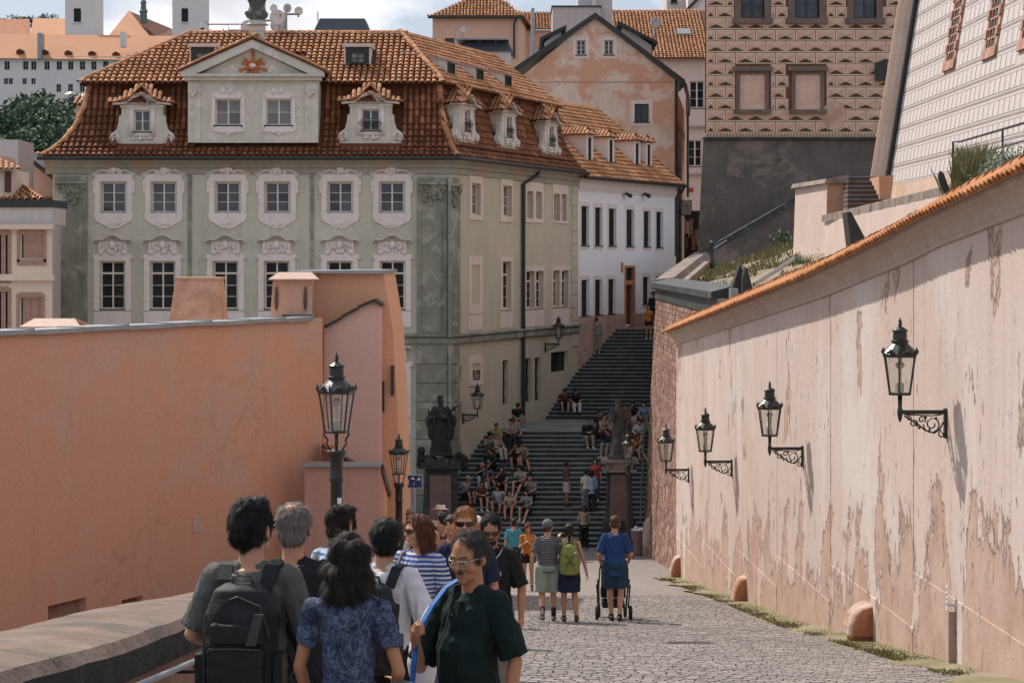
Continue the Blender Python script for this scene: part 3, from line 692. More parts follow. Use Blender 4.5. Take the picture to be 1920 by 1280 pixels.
# chimneys
def chimney(name, pts_bot, pts_top, Y0, dp, mat, label, cap=None, cap_m=None):
 r = empty(name, P((pts_bot[0]+pts_bot[1])/2, pts_bot[2], Y0), label, 'chimney', 'chimneys on the salmon house'); x0, x1, yb = pts_bot; t0, t1, yt = pts_top
 A, B, C, D = P(x0, yb, Y0), P(x1, yb, Y0), P(t0, yt, Y0), P(t1, yt, Y0)
 m = MB(); sh = (A.x-C.x)*-1
 m.hexa([(A.x, Y0, A.z-.5), (B.x, Y0, A.z-.5), (B.x, Y0+dp, A.z-.5), (A.x, Y0+dp, A.z-.5)], [(C.x, Y0+sh, C.z), (D.x, Y0+sh, C.z), (D.x, Y0+dp-sh, C.z), (C.x, Y0+dp-sh, C.z)])
 ob('chimney_stack', m, mat, r);
 if cap == 'saddle':
  m = MB(); zc = C.z; cx = (C.x+D.x)/2; e = .08; hgt = .13
  m.add([(C.x-e, Y0-e, zc-.01), (D.x+e+.1, Y0-e, zc-.01), (D.x+e-.12, Y0+dp/2, zc+hgt), (C.x+.08, Y0+dp/2, zc+hgt), (D.x+e+.1, Y0+dp+e, zc-.01), (C.x-e, Y0+dp+e, zc-.01)],
              [(0, 1, 2, 3), (3, 2, 4, 5)]); s_ = ob('saddle_cap', m, cap_m, r); s_.modifiers.new('solid', 'SOLIDIFY').thickness = .03
 elif cap == 'slab':
  m = MB(); m.box(C.x-.03, D.x+.03, Y0+sh-.03, Y0+dp-sh+.03, C.z, C.z+.05); ob('cap_slab', m, cap_m, r)
 return r
ch_m = plaster('chimney_render', (.58, .37, .27), .08, .8, 12, (.33, .19, .12), .5, 1.1, .3)
c1 = chimney('chimney', (310, 420, 612), (326, 408, 524), 46.5, 1.2, ch_m, 'wide tapering chimney stack with flat top behind the salmon wall', 'slab', ch_m)
c2 = chimney('chimney', (503, 585, 600), (511, 583, 522), 44.7, 1.0, ch_m, 'plastered chimney block with bent sheet cap and two soot stained vents', 'saddle', M_['sheet_cu'])
soot = simple('soot', (.12, .075, .055), .95)
for x in (518, 572):
 m = MB(); a = P(x, 560, 44.7); pl_ = [(a.x+.04*math.cos(w)*(1 if math.sin(w) < 0 else .9), a.z+(.27 if math.sin(w) > 0 else .25)*math.sin(w)) for w in np.linspace(0, 2*math.pi, 14)[:-1]]
 m.prism(pl_, 44.72, 44.76, 'y'); ob('vent_slot', m, soot, c2)
m = MB(); a = P(530, 590, 44.6); b = P(584, 596, 44.6); m.box(a.x, b.x, 44.45, 44.72, b.z, a.z); ob('ledge_sheet', m, M_['gutter'], c2)
c3 = chimney('chimney', (44, 138, 625), (46, 135, 611), 40.0, .9, ch_m, 'low chimney with sheet saddle at the far left', 'saddle', M_['sheet_cu'])
# paper notice
m = MB(); m.T = LW.T; a = LW.rect(361, 378, 969, 997); m.box(a[0], a[1], -.012, -.003, a[2], a[3]); ob('notice_sheet', m, simple('notice_paper', (.52, .36, .30), .9), label='small pale rectangular patch on the salmon wall', cat='notice')
# ================================================================== green baroque house
GH = empty('green_house', (-8, 90, -11), 'large green baroque house with mansard roof and white stucco windows', 'house')
FR = Fac((-18.62, CYY), (CX, CYY)); SD = Fac((CX, CYY), (FX, FY))
ZEV = 4.15                                                     # eaves level
fw_ops = []; UPC = [213, 307, 427, 520, 638, 735]; LOC = [211, 305, 423, 519, 637, 736]
for c in UPC: fw_ops.append(FR.rect(c-22.5, c+22.5, 342, 398))
for c in LOC: fw_ops.append(FR.rect(c-22.5, c+22.5, 490, 579))
for c in LOC[3:]: fw_ops.append(FR.rect(c-20, c+20, 690, 790))
m = MB(); m.T = FR.T; wall_grid(m, 0, FR.L, -11.1, ZEV+.3, fw_ops, .22); ob('front_wall', m, M_['green'], GH)
for k, (a, b, c, d) in enumerate(fw_ops):
 lo = k >= 6
 window(GH, FR.M(a, .14, c), b-a, d-c, 2, 3, .25 if lo else None, 'frame', 'glass_dk' if lo else ('glass' if k < 6 else 'glass'))
# side facade
sr = [SD.rect(883, 900, 344, 403), SD.rect(941.5, 958.7, 348, 406), SD.rect(987, 998.6, 358.6, 410), SD.rect(1003.6, 1015, 359.5, 410.5), SD.rect(1037, 1048.8, 363.5, 414), SD.rect(1051.5, 1061.7, 364.5, 414.5),
      SD.rect(940.5, 957.5, 490, 579), SD.rect(985, 1001, 508, 577), SD.rect(1003.6, 1018, 508, 577), SD.rect(1036, 1048.5, 507, 575), SD.rect(1052, 1065, 507, 574.5)]
gr_ = [SD.rect(942.5, 953, 675, 757), SD.rect(985.3, 996.5, 671, 752), SD.rect(1003, 1014, 669.5, 750), SD.rect(1033, 1065, 659, 697)]
m = MB(); m.T = SD.T; wall_grid(m, 0, SD.L, -11.1, ZEV+.3, sr+gr_, .28); ob('side_wall', m, M_['green_side'], GH)
for k, (a, b, c, d) in enumerate(sr): window(GH, SD.M(a, .16, c), b-a, d-c, 2 if (b-a) > .9 else 1, 3, .28 if k >= 6 else None, 'frame', 'curtain' if k < 6 else 'glass_dk', .06)
for k, (a, b, c, d) in enumerate(gr_):
 w = window(GH, SD.M(a, .2, c), b-a, d-c, 1 if k < 3 else 2, 1, None, 'wood_dk', 'glass_dk', .05, k < 3)
 if k < 3:
  for s_ in np.linspace(.12, (b-a)-.12, 3):
   q = MB(); q.tube([(s_+.05*math.sin(z*9), -.05, z) for z in np.linspace(0.02, d-c-.02, 24)], .014, 5); ob('iron_bar', q, M_['metal_dk'], w, world=False)
# stone trims of the front
def rect_plate(Fc, x0, x1, y0, y1, d0, mat, name, parent=GH, d1=.0):
 a, b, c, d = Fc.rect(x0, x1, y0, y1); m = MB(); m.T = Fc.T; m.box(a, b, -d0, d1, c, d); return ob(name, m, mat, parent)
K_ = 86.5/F
def surround_up(cx, wide):
 m = MB(); m.T = FR.T @ Matrix.Translation((FR.s_at(cx), 0, (HY-370)*K_)); p = K_
 o = [(-37, -33), (-33, -42), (-20, -50), (-8, -58), (8, -58), (20, -50), (33, -42), (37, -33), (35, -24), (35, 40), (38, 47), (-38, 47), (-35, 40), (-35, -24)]
 outer = [(x*p, z*p) for x, z in o]; w, h0, h1 = 25*p, -29*p, 30*p
 # ring as four plates
 m.prism([(-35*p, -29*p), (-25*p, -29*p), (-25*p, 30*p), (-35*p, 30*p)], -.05, .0); m.prism([(25*p, -29*p), (35*p, -29*p), (35*p, 30*p), (25*p, 30*p)], -.05, .0)
 m.prism([(-35*p, 30*p), (35*p, 30*p), (38*p, 47*p), (-38*p, 47*p)], -.05, .0); m.prism([(x*p, z*p) for x, z in [(-37, -33), (-33, -44), (-20, -51), (-8, -58), (8, -58), (20, -51), (33, -44), (37, -33), (35, -29), (-35, -29)]], -.05, .0)
 so = ob('window_surround', m, M_['stucco'], GH)
 m = MB(); m.T = FR.T @ Matrix.Translation((FR.s_at(cx), 0, (HY-370)*K_))
 for sx in (-1, 1): scroll(m, (sx*36*p, 42*p), 5*p, 1.3, .035, sx); m.tube([(sx*34*p, -.06, 46*p), (sx*20*p, -.08, 51*p), (sx*7*p, -.09, 48*p)], .04, 5); m.ball((sx*37*p, -.04, 12*p), .07, .05, .16, 6, 4); m.ball((sx*37*p, -.04, 24*p), .09, .05, .2, 6, 4)
 blobs(m, (0, 49*p), 14*p, 5*p, 12, .10, int(cx)); blobs(m, (0, -50*p), 10*p, 4*p, 9, .09, int(cx)+1); m.ball((0, -.07, 54*p), .16, .07, .18, 7, 5)
 ob('crest_ornament', m, M_['stucco'], so, smooth=True, kind='stuff')
def surround_lo(cx, yo=0, full=True):
 m = MB(); m.T = FR.T @ Matrix.Translation((FR.s_at(cx), 0, (HY-535-yo)*K_)); p = K_
 m.prism([(-35*p, -47*p), (-24.5*p, -47*p), (-24.5*p, 46*p), (-35*p, 46*p)], -.05, 0); m.prism([(24.5*p, -47*p), (35*p, -47*p), (35*p, 46*p), (24.5*p, 46*p)], -.05, 0)
 m.prism([(-35*p, 46*p), (35*p, 46*p), (37*p, 58*p), (-37*p, 58*p)], -.05, 0)
 m.prism([(-30*p, 58*p), (30*p, 58*p), (26*p, 82*p), (-26*p, 82*p)], -.035, 0)
 m.prism([(-35*p, -49*p), (35*p, -49*p), (35*p, -78*p), (-35*p, -78*p)][::-1], -.035, 0)
 so = ob('window_surround', m, M_['stucco'], GH)
 m = MB(); m.T = FR.T @ Matrix.Translation((FR.s_at(cx), 0, (HY-535-yo)*K_))
 arc = [(-37, 80), (-33, 84), (-20, 84), (-13, 88), (-6, 92), (0, 93), (6, 92), (13, 88), (20, 84), (33, 84), (37, 80)]
 for i in range(len(arc)-1):
  (x0, z0), (x1, z1) = arc[i], arc[i+1]
  m.hexa([(x0*p, -.22, z0*p), (x1*p, -.22, z1*p), (x1*p, 0, z1*p), (x0*p, 0, z0*p)], [(x0*p, -.26, (z0+3.5)*p), (x1*p, -.26, (z1+3.5)*p), (x1*p, 0, (z1+4.5)*p), (x0*p, 0, (z0+4.5)*p)])
 ob('window_hood', m, M_['stucco'], so)
 m = MB(); m.T = FR.T @ Matrix.Translation((FR.s_at(cx), 0, (HY-535-yo)*K_))
 for sx in (-1, 1): scroll(m, (sx*12*p, 70*p), 6*p, 1.5, .04, sx); m.ball((sx*24*p, -.06, 72*p), .08, .06, .28, 6, 4); m.ball((sx*22*p, -.06, 62*p), .14, .06, .12, 6, 4); scroll(m, (sx*36*p, 50*p), 4*p, 1.2, .03, sx)
 blobs(m, (0, 68*p), 20*p, 8*p, 14, .10, int(cx)+5); m.ball((0, -.09, 76*p), .15, .08, .18, 7, 5)
 ob('hood_ornament', m, M_['stucco'], so, smooth=True)
for c in UPC: surround_up(c, 0)
for c in LOC: surround_lo(c)
surround_lo(736, 201)
for x in (356, 585):
 for y0 in range(318, 980, 22): rect_plate(FR, x-4, x+4, y0, y0+20.6, .03, M_['green_dark'], 'strip_block')
rect_plate(FR, 103.5, 164, 330, 1010, .14, M_['green_dark'], 'pilaster'); rect_plate(FR, 112, 156, 392, 1010, .19, M_['green_dark'], 'pilaster_face')
def capital(Fc, x0, x1, y0, y1, sd, dd=.2):
 m = MB(); c = ((x0+x1)/2); s_, z = Fc.at(c, (y0+y1)/2); h = (y1-y0)/2*K_; w = (Fc.s_at(x1)-Fc.s_at(x0))/2; m.T = Fc.M(s_, 0, z)
 blobs(m, (0, 0), w*.75, h*.7, 16, .10, sd, -dd)
 for sx in (-1, 1): scroll(m, (sx*w*.7, h*.6), .17, 1.4, .045, sx, -dd-.04)
 m.box(-w*1.08, w*1.08, -dd-.1, 0, h*1.02, h*1.22); ob('capital', m, M_['green_dark'], GH, smooth=False)
capital(FR, 108, 160, 345, 392, 3)
# corner pier: rusticated blocks on both faces
yy = [333, 392, 520, 640];
rect_plate(FR, 782, 838, 333, 628, .14, M_['green_dark'], 'corner_pilaster'); rect_plate(FR, 792, 828, 395, 622, .19, M_['green_dark'], 'pilaster_face')
capital(FR, 788, 836, 347, 395, 8)
rect_plate(SD, 840.6, 858.5, 333, 631, .12, M_['green_dark'], 'corner_pilaster'); capital(SD, 842, 857, 350, 398, 9, .15)
for i, y0 in enumerate(range(648, 990, 35)):
 rect_plate(FR, 780, 839, y0, y0+33.6, .15, M_['green_dark'], 'quoin_block'); rect_plate(SD, 841, 858+3*(i % 2), y0+1, y0+34, .10, M_['green_dark'], 'quoin_block')
for i, y0 in enumerate(range(338, 640, 24)): rect_plate(SD, 1072-2*(i % 2), 1082.6, y0, y0+22.6, .05, M_['green_side'], 'quoin_block')
# string course and main cornice (swept profile round the corner)
def sweep(prof, zc, mat, name, parent=GH):
 pts = []
 c_off = Vector((.69, -1, 0))                              # miter at the corner for unit offset
 for o_, dz in prof:
  pts.append([Vector((FR.a.x-.3, CYY-o_, zc+dz)), Vector((CX+c_off.x*o_, CYY-o_, zc+dz)), Vector((FX, FY, zc+dz))-SD.n*o_])
 m = MB()
 for i in range(len(pts)-1):
  for j in range(2): m.quad(pts[i][j], pts[i][j+1], pts[i+1][j+1], pts[i+1][j])
 ob(name, m, mat, parent)
sweep([(.02, -.16), (.16, -.14), (.16, .06), (.10, .10), (.22, .14), (.22, .2), (.02, .24)], -3.18, M_['green_dark'], 'string_course')
M_['corn_g'] = plaster('dim_green_cornice', (.36, .35, .285), .2, .7, 8, (.45, .27, .19), .6, .5, .4)
sweep([(.02, -.62), (.07, -.60), (.07, -.40), (.16, -.34), (.20, -.22), (.32, -.14), (.42, -.02), (.44, .06), (.02, .07)], ZEV, M_['corn_g'], 'main_cornice')
# surrounds on the side
for (x0, x1, y0, y1, blind) in ((878.8, 904.2, 326, 412.6, 0), (937.6, 960.4, 331, 416, 0), (984.6, 1017.3, 336, 417.5, 0), (1035, 1063.5, 341, 418.7, 0), (937.6, 960.4, 481, 581, 0), (983, 1019.5, 499, 578.6, 0), (1034, 1066.5, 498.6, 575.5, 0), (877.5, 903.5, 481, 588, 1), (879, 904, 666, 722, 1)):
 a, b, c, d = SD.rect(x0, x1, y0, y1); m = MB(); m.T = SD.T
 ins = [o for o in sr if o[0] > a-.05 and o[1] < b+.05 and o[2] > c-.2 and o[3] < d+.2]
 if blind: ins = [(a+.32, b-.32, c+.35, d-.35)]
 S = sorted({a, b, *[v for o in ins for v in o[:2]]}); Z = sorted({c, d, *[v for o in ins for v in o[2:]]})
 for i in range(len(S)-1):
  for j in range(len(Z)-1):
   cs, cz = (S[i]+S[i+1])/2, (Z[j]+Z[j+1])/2
   if not any(o[0] < cs < o[1] and o[2] < cz < o[3] for o in ins): m.box(S[i], S[i+1], -.045, -.001, Z[j], Z[j+1])
 ob('window_surround', m, M_['stucco_y'], GH)
for (x0, x1, y0, y1) in ((877.5, 903.5, 590, 618), (938, 960, 584, 614), (984, 1019, 582, 612), (1035, 1066, 579, 609)): rect_plate(SD, x0, x1, y0, y1, .03, M_['stucco_y'], 'apron_panel')
pq = rect_plate(SD, 885.5, 898, 694, 712, .05, simple('brown_plaque', (.10, .06, .045), .6), 'plaque')
m = MB(); m.T = SD.T
for y in (697.5, 702, 706.5):
 a, b, c, d = SD.rect(887.5, 896-(y % 2)*2, y, y+1.4); m.box(a, b, -.056, -.05, c, d)
ob('plaque_lettering', m, M_['stucco_y'], pq)
# drainpipe on the side
m = MB(); a = SD.at(976, 335);
pts = [SD.T @ V(SD.s_at(998), -.32, SD.at(998, 318)[1]), SD.T @ V(SD.s_at(996), -.3, SD.at(996, 330)[1]), SD.T @ V(SD.s_at(977), -.12, SD.at(977, 345)[1]), SD.T @ V(SD.s_at(976.5), -.12, -7.4)]
m.tube(pts, .085, 8); ob('downpipe', m, M_['gutter'], GH)
# ------------------------------------------------------------------ mansard roof
LOWP = [(-.50, 4.20), (-.05, 4.46), (.45, 4.90), (.90, 5.50), (1.22, 6.20), (1.42, 6.90), (1.52, 7.45)]
UPP = [(1.02, 7.28), (1.4, 7.52), (5.75, 9.85)]
u2 = SD.u; in2 = SD.n; CO = Vector((CX, CYY, 0)); LO = Vector((-18.62, CYY, 0)); XU = Vector((1, 0, 0)); YI = Vector((0, 1, 0))
RAT = .74                                                      # side pitch is steeper than the front
def c_x(d): return FR.L-d*.42                                   # right end of a front course (hip line), measured from LO
def l_x(d): return d*.82                                        # left hip
def c_s(d): p = CO+V(-.42, 1, 0)*(d/RAT); return (p-CO).dot(u2)
def sd_in(d): p = CO+V(-.42, 1, 0)*(d/RAT); return (p-CO).dot(in2)
kk = sd_in(1.0)                                                 # inward distance reached by the hip per unit
LOWS = [(d*kk*RAT, z) for d, z in LOWP]; UPS = [(d*kk*RAT, z) for d, z in UPP]
def hs(d): return c_s(d/kk) if True else 0
def c_s2(d):                                                     # along-side coordinate of the hip at inward distance d
 q = d/kk; return (V(-.42, 1, 0)*(q/RAT)).dot(u2)
RF = MB()
for Pf in (LOWP, UPP): sheet(RF, LO, XU, YI, Pf, l_x, c_x)
for Pf in (LOWS, UPS): sheet(RF, CO, u2, in2, Pf, c_s2, lambda d: SD.L+.1)
LI = Vector((1, 0, 0)); LU = Vector((0, -1, 0))
for Pf in ([(d*.82, z) for d, z in LOWP], [(d*.82, z) for d, z in UPP]): sheet(RF, LO, LU, LI, Pf, lambda d: -11.5, lambda d: -d/.82)
RZ = UPP[-1][1]; rdf = UPP[-1][0]; rL = LO+V(l_x(rdf), rdf, RZ); rC = LO+V(c_x(rdf), rdf, RZ); rE = CO+u2*(SD.L+.1)+in2*UPS[-1][0]+V(0, 0, RZ)
bl = LO+V(l_x(rdf), 11.4, 4.5); RF.quad(rL, rC, rC+V(0, 3.6, -2), rL+V(0, 3.6, -2)); RF.quad(rC, rE, rE+in2*3+V(0, 0, -2.2), rC+in2*3+V(0, 0, -2.2))
ROOF = ob('roof', RF, M_['tile_sh'], GH)
PT = .245; st_lo, st_up = roof_profile(LOWP, .34), roof_profile(UPP, .34)
hol = [(FR.s_at(214), FR.s_at(312), 4.55, 7), (FR.s_at(642), FR.s_at(748), 4.55, 7), (FR.s_at(360), FR.s_at(606), 4.5, 8)]
its = tile_items(LO, XU, YI, st_lo, l_x, c_x, PT, seed=1, holes=hol)
hol2 = [(FR.s_at(366), FR.s_at(600), 6, 7.9), (FR.s_at(400), FR.s_at(560), 6, 8.6), (FR.s_at(350), FR.s_at(409), 7.95, 8.85), (FR.s_at(646), FR.s_at(694), 7.95, 8.85)]
its_u = tile_items(LO, XU, YI, st_up, l_x, c_x, PT, seed=2, holes=hol2)
its_s1 = tile_items(CO, u2, in2, roof_profile(LOWS, .34), c_s2, lambda d: SD.L, PT, seed=3); its_s2 = tile_items(CO, u2, in2, roof_profile(UPS, .34), c_s2, lambda d: SD.L, PT, seed=4)
BAR2 = barrel_mb(.100, .078, .44, flat=1.0); BAR2.m = [0]*(len(BAR2.m)-1)+[1]
M_['tile_o'] = rnd_mat('old_dark_clay_tile', (.15, .056, .026), (.245, .098, .045), (.345, .155, .075), .85)  # darker copy of the clay tile: mansard shade put into the colour
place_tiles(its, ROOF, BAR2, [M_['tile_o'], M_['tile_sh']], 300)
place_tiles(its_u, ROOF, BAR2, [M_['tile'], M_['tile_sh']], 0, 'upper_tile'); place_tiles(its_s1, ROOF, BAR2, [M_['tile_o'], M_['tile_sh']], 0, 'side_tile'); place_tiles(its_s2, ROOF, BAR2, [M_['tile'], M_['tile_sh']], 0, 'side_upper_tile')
hp = []
for Pf in (LOWP, UPP):
 for (d0, z0), (d1, z1) in zip(Pf[:-1], Pf[1:]):
  ridge_run(LO+V(c_x(d0), d0, z0+.06), LO+V(c_x(d1), d1, z1+.06), hp); ridge_run(LO+V(l_x(d0), d0, z0+.06), LO+V(l_x(d1), d1, z1+.06), hp)
ridge_run(rL+V(0, 0, .03), rC+V(0, 0, .03), hp); ridge_run(rC+V(0, 0, .03), rE+V(0, 0, .03), hp)
RID2 = barrel_mb(.135, .12, .42, 6); RID2.m = [0]*(len(RID2.m)-1)+[1]
place_tiles(hp, ROOF, RID2, [M_['tile'], M_['tile_sh']], 300, 'hip_tile')
# dark soffit band under the upper roof
m = MB(); sheet(m, LO, XU, YI, [(1.04, 7.26), (1.56, 7.30)], l_x, c_x); sheet(m, CO, u2, in2, [(UPS[0][0]+.02, 7.26), (LOWS[-1][0]+.04, 7.30)], c_s2, lambda d: SD.L); ob('soffit', m, M_['wood_dk'], ROOF)
# gutters
m = MB(); m.tube([LO+V(-.5, -.56, 4.16), CO+V(.30, -.56, 4.16), CO+u2*(SD.L)-in2*.56+V(0, 0, 4.16)], .09, 6); ob('gutter', m, M_['gutter'], ROOF)
# ------------------------------------------------------------------ dormers
def bar_dormer(T, w, h, win, label=None, balcony=False, deep=2.0, sd=0):
 """stuccoed dormer: face with volutes and curved hood, tiled cap. local x along, y in, z up, origin bottom centre of the face"""
 d = empty('dormer', (0, 0, 0)); d.parent = GH; d.matrix_local = Matrix.Translation(-GH.location) @ T
 m = MB(); hw = w*.36; W2, H2 = win
 # face with window hole, split in plates
 wb = h*.26
 for (a, b, c, e) in ((-hw, -W2/2, 0, h*.80), (W2/2, hw, 0, h*.80), (-W2/2, W2/2, 0, wb), (-W2/2, W2/2, wb+H2, h*.80)): m.box(a, b, 0, .25, c, e)
 m.prism([(-hw, h*.80), (hw, h*.80), (hw*.6, h*.93), (0, h), (-hw*.6, h*.93)], 0, .25)
 for sx in (-1, 1):                                         # cheeks
  m.box(sx*hw-(.2 if sx > 0 else 0), sx*hw+(.2 if sx < 0 else 0), .25, deep, 0, h*.82)
  vol = [(sx*hw, h*.60), (sx*(hw+.10), h*.58), (sx*(hw+.12), h*.45), (sx*(hw+.20), h*.30), (sx*(hw+.42), h*.22), (sx*(hw+.5), h*.08), (sx*(hw+.46), 0), (sx*hw, 0)]
  m.prism(vol if sx > 0 else vol[::-1], .02, .22)
 m.box(-hw-.05, hw+.05, -.05, .1, h*.745, h*.79)
 fo = link('dormer_face', m.mesh('dormer_face', M_['green_lt']), d, False)
 m = MB()
 for (a, b, c, e) in ((-W2/2-.2, -W2/2, wb-.2, wb+H2+.15), (W2/2, W2/2+.2, wb-.2, wb+H2+.15), (-W2/2, W2/2, wb-.2, wb), (-W2/2, W2/2, wb+H2, wb+H2+.15)): m.box(a, b, -.04, 0, c, e)
 for sx in (-1, 1): scroll(m, (sx*(hw+.26), h*.12), .2, 1.5, .05, sx, -.02)
 blobs(m, (0, h*.86), hw*.5, .06, 8, .09, sd); blobs(m, (0, wb-.28), .4, .05, 6, .08, sd+1)
 ob('dormer_stucco', m, M_['stucco'], fo, world=False, smooth=True)
 m = MB(); arc = [(-w*.5, h*.80), (-hw*.75, h*.82), (-hw*.4, h*.93), (0, h*.99), (hw*.4, h*.93), (hw*.75, h*.82), (w*.5, h*.80)]
 for (x0, z0), (x1, z1) in zip(arc[:-1], arc[1:]):
  m.hexa([(x0, -.18, z0), (x1, -.18, z1), (x1, .3, z1), (x0, .3, z0)], [(x0, -.24, z0+.13), (x1, -.24, z1+.13), (x1, .3, z1+.13), (x0, .3, z0+.13)])
 ob('dormer_hood', m, M_['stucco'], fo, world=False)
 rm = MB(); z0 = h*.80+.13; ar2 = [(-w*.56, z0-.03), (-hw*.7, z0+.06), (0, h*1.12+.12), (hw*.7, z0+.06), (w*.56, z0-.03)]
 for (x0, za), (x1, zb_) in zip(ar2[:-1], ar2[1:]): rm.hexa([(x0, -.25, za-.05), (x1, -.25, zb_-.05), (x1, deep, zb_-.05), (x0, deep, za-.05)], [(x0, -.25, za), (x1, -.25, zb_), (x1, deep, zb_), (x0, deep, za)])
 ro = ob('dormer_roof', rm, M_['tile_sh'], d, world=False)
 its = []
 rg = random.Random(sd)
 for sx in (-1, 1):
  segs = [(w*.56, z0-.03, hw*.7, z0+.06), (hw*.7, z0+.06, 0, h*1.12+.12)]
  for (xa, za, xb, zb_) in segs:
   L = math.hypot(xb-xa, zb_-za); up = Vector((sx*(xb-xa)/L, 0, (zb_-za)/L)); k = 0
   nn = Vector((0, 1, 0)).cross(up)*1; nn = nn if nn.z > 0 else -nn; xx = up.cross(nn)
   q = 0
   while q < L-.05:
    for yy_ in np.arange(-.16, deep-.2, .2): its.append(frame_mat(Vector((sx*xa, yy_, za))+up*q+nn*.01, xx, up, nn) @ Matrix.Rotation(rg.uniform(-.05, .05), 4, 'Z'))
    q += .3
 upf = Vector((0, .72, .62)).normalized(); nf = Vector((0, -.62, .72)).normalized()
 for x_ in np.arange(-w*.54, w*.55, .2):
  cb = max(0, math.cos(x_/(w*.42)*math.pi/2)) if abs(x_) < w*.42 else 0
  for j in range(1+int(cb*2.6)): its.append(frame_mat(Vector((x_+rg.uniform(-.01, .01), -.27+.2*j, z0-.03+.17*h*cb*.8+.17*j)), Vector((1, 0, 0)), upf, nf) @ Matrix.Diagonal((1.05, .8, 1, 1)))
 rm2 = MB();
 for (x0, za), (x1, zb_) in zip(ar2[:-1], ar2[1:]): rm2.quad((x0, -.24, z0-.04), (x1, -.24, z0-.04), (x1, .35, zb_+.02), (x0, .35, za+.02))
 ob('hip_front', rm2, M_['tile_sh'], ro, world=False)
 bme = BAR.mesh('roof_tile', [M_['tile'], M_['tile_sh']])
 for M in its: link('roof_tile', bme, ro, False, M @ Matrix.Diagonal((.9, .85, .62, 1)))
 wo = window(d, Matrix.Identity(4), W2, H2, 2, 2, None, 'frame', 'glass', .05, True)
 wo.matrix_local = Matrix.Translation((-W2/2, .1, wb))
 if balcony:
  m = MB()
  for z in (wb+.05, wb+H2*.52): m.tube([(-W2/2, -.1, z), (W2/2, -.1, z)], .018, 5)
  for i in range(7):
   x = -W2/2+W2*(i+.5)/7; scroll(m, (x, wb+H2*.28), H2*.2, 1.2, .014, 1 if i % 2 else -1, -.1, 10)
  ob('balcony_grille', m, M_['metal_dk'], fo, world=False)
 return d
M_['green_lt'] = plaster('weathered_grey_green_stucco', (.60, .58, .50), .14, 1.2, 9, (.72, .66, .60), .7, 1.6, .4)
def fT(x, y, d): s_, z = FR.at(x, y); return FR.M(s_, d, z)
bar_dormer(fT(264, 270, .32), 2.35, 2.0, (.66, .86), sd=1); bar_dormer(fT(694, 268, .32), 2.35, 2.0, (.72, .86), None, True, sd=2)
for i, (x, y) in enumerate(((886, 268), (964, 278), (1043, 293))):
 s_, z = SD.at(x, y); bar_dormer(SD.M(s_, .25, z), 2.35, 1.9, (.66, .86), None, True, sd=4+i)
# ------------------------------------------------------------------ central pediment
PD = empty('pediment', (0, 0, 0)); PD.parent = GH; PD.location = -GH.location+V((475-960)*K_, CYY-.05, (HY-268)*K_)
m = MB(); hw = 121*K_; hb = 118*K_; wn_ = [(-48*K_, 22*K_), (48*K_, 22*K_)]
ops = [(x-24*K_, x+24*K_, (33)*K_, (82)*K_) for x in (-47*K_+0*K_, 48*K_)]
m.T = Matrix.Translation((0, 0, 0)); wall_grid(m, -hw, hw, 0, hb, ops, .2)
m.quad((-hw, 3.2, 0), (-hw, 0, 0), (-hw, 0, hb), (-hw, 3.2, hb)); m.quad((hw, 0, 0), (hw, 3.2, 0), (hw, 3.2, hb), (hw, 0, hb))
m.prism([(-hw, hb), (hw, hb), (0, hb+58*K_)], 0, .3)
pf = ob('pediment_face', m, M_['green_lt'], PD, world=False)
for a, b, c, d in ops:
 w = window(PD, Matrix.Identity(4), b-a, d-c, 2, 2, None, 'frame', 'curtain'); w.matrix_local = Matrix.Translation((a, .12, c))
 m = MB(); m.T = Matrix.Translation(((a+b)/2, 0, (c+d)/2)); p = K_
 for q in ([(-32, -36), (-24, -27), (-24, 27), (-30, 34)], [(32, -36), (30, 34), (24, 27), (24, -27)], [(-30, 34), (-24, 25), (24, 25), (30, 34), (16, 42), (-16, 42)], [(-32, -36), (-14, -38), (0, -44), (14, -38), (32, -36), (24, -25), (-24, -25)]):
  m.prism([(x*p, z*p) for x, z in (q if q[0][0] < 0 else q)], -.04, 0)
 blobs(m, (0, 40*p), 16*p, 4*p, 10, .09, 5); blobs(m, (0, -38*p), 12*p, 3*p, 6, .08, 6)
 ob('window_surround', m, M_['stucco'], PD, world=False)
for sx in (-1, 1):
 m = MB(); m.box(sx*hw-.02 if sx < 0 else hw-.5, sx*hw+.5 if sx < 0 else hw+.02, -.06, -.001, 0, hb*.97); blobs(m, (sx*(hw-.25), hb*.8), .16, .2, 7, .1, 9, -.1); ob('side_pilaster', m, M_['green_lt'], PD, world=False)
m = MB(); e = 12*K_
m.box(-hw-e*.6, hw+e*.6, -.22, .3, hb-2*K_, hb+5*K_); m.box(-hw-e, hw+e, -.36, .3, hb+5*K_, hb+10*K_)
ob('horizontal_cornice', m, M_['green_lt'], PD, world=False)
for sx in (-1, 1):
 m = MB(); a = (sx*(hw+e), hb+10*K_); b = (0, hb+70*K_); t_ = 13*K_
 pg = [a, (a[0], a[1]+.12), (0, b[1]+t_*.3), (0, b[1]-t_*.9), (a[0]-sx*.6, a[1])]
 m.prism(pg if sx < 0 else pg[::-1], -.34, .3); ob('raking_cornice', m, M_['green_lt'], PD, world=False)
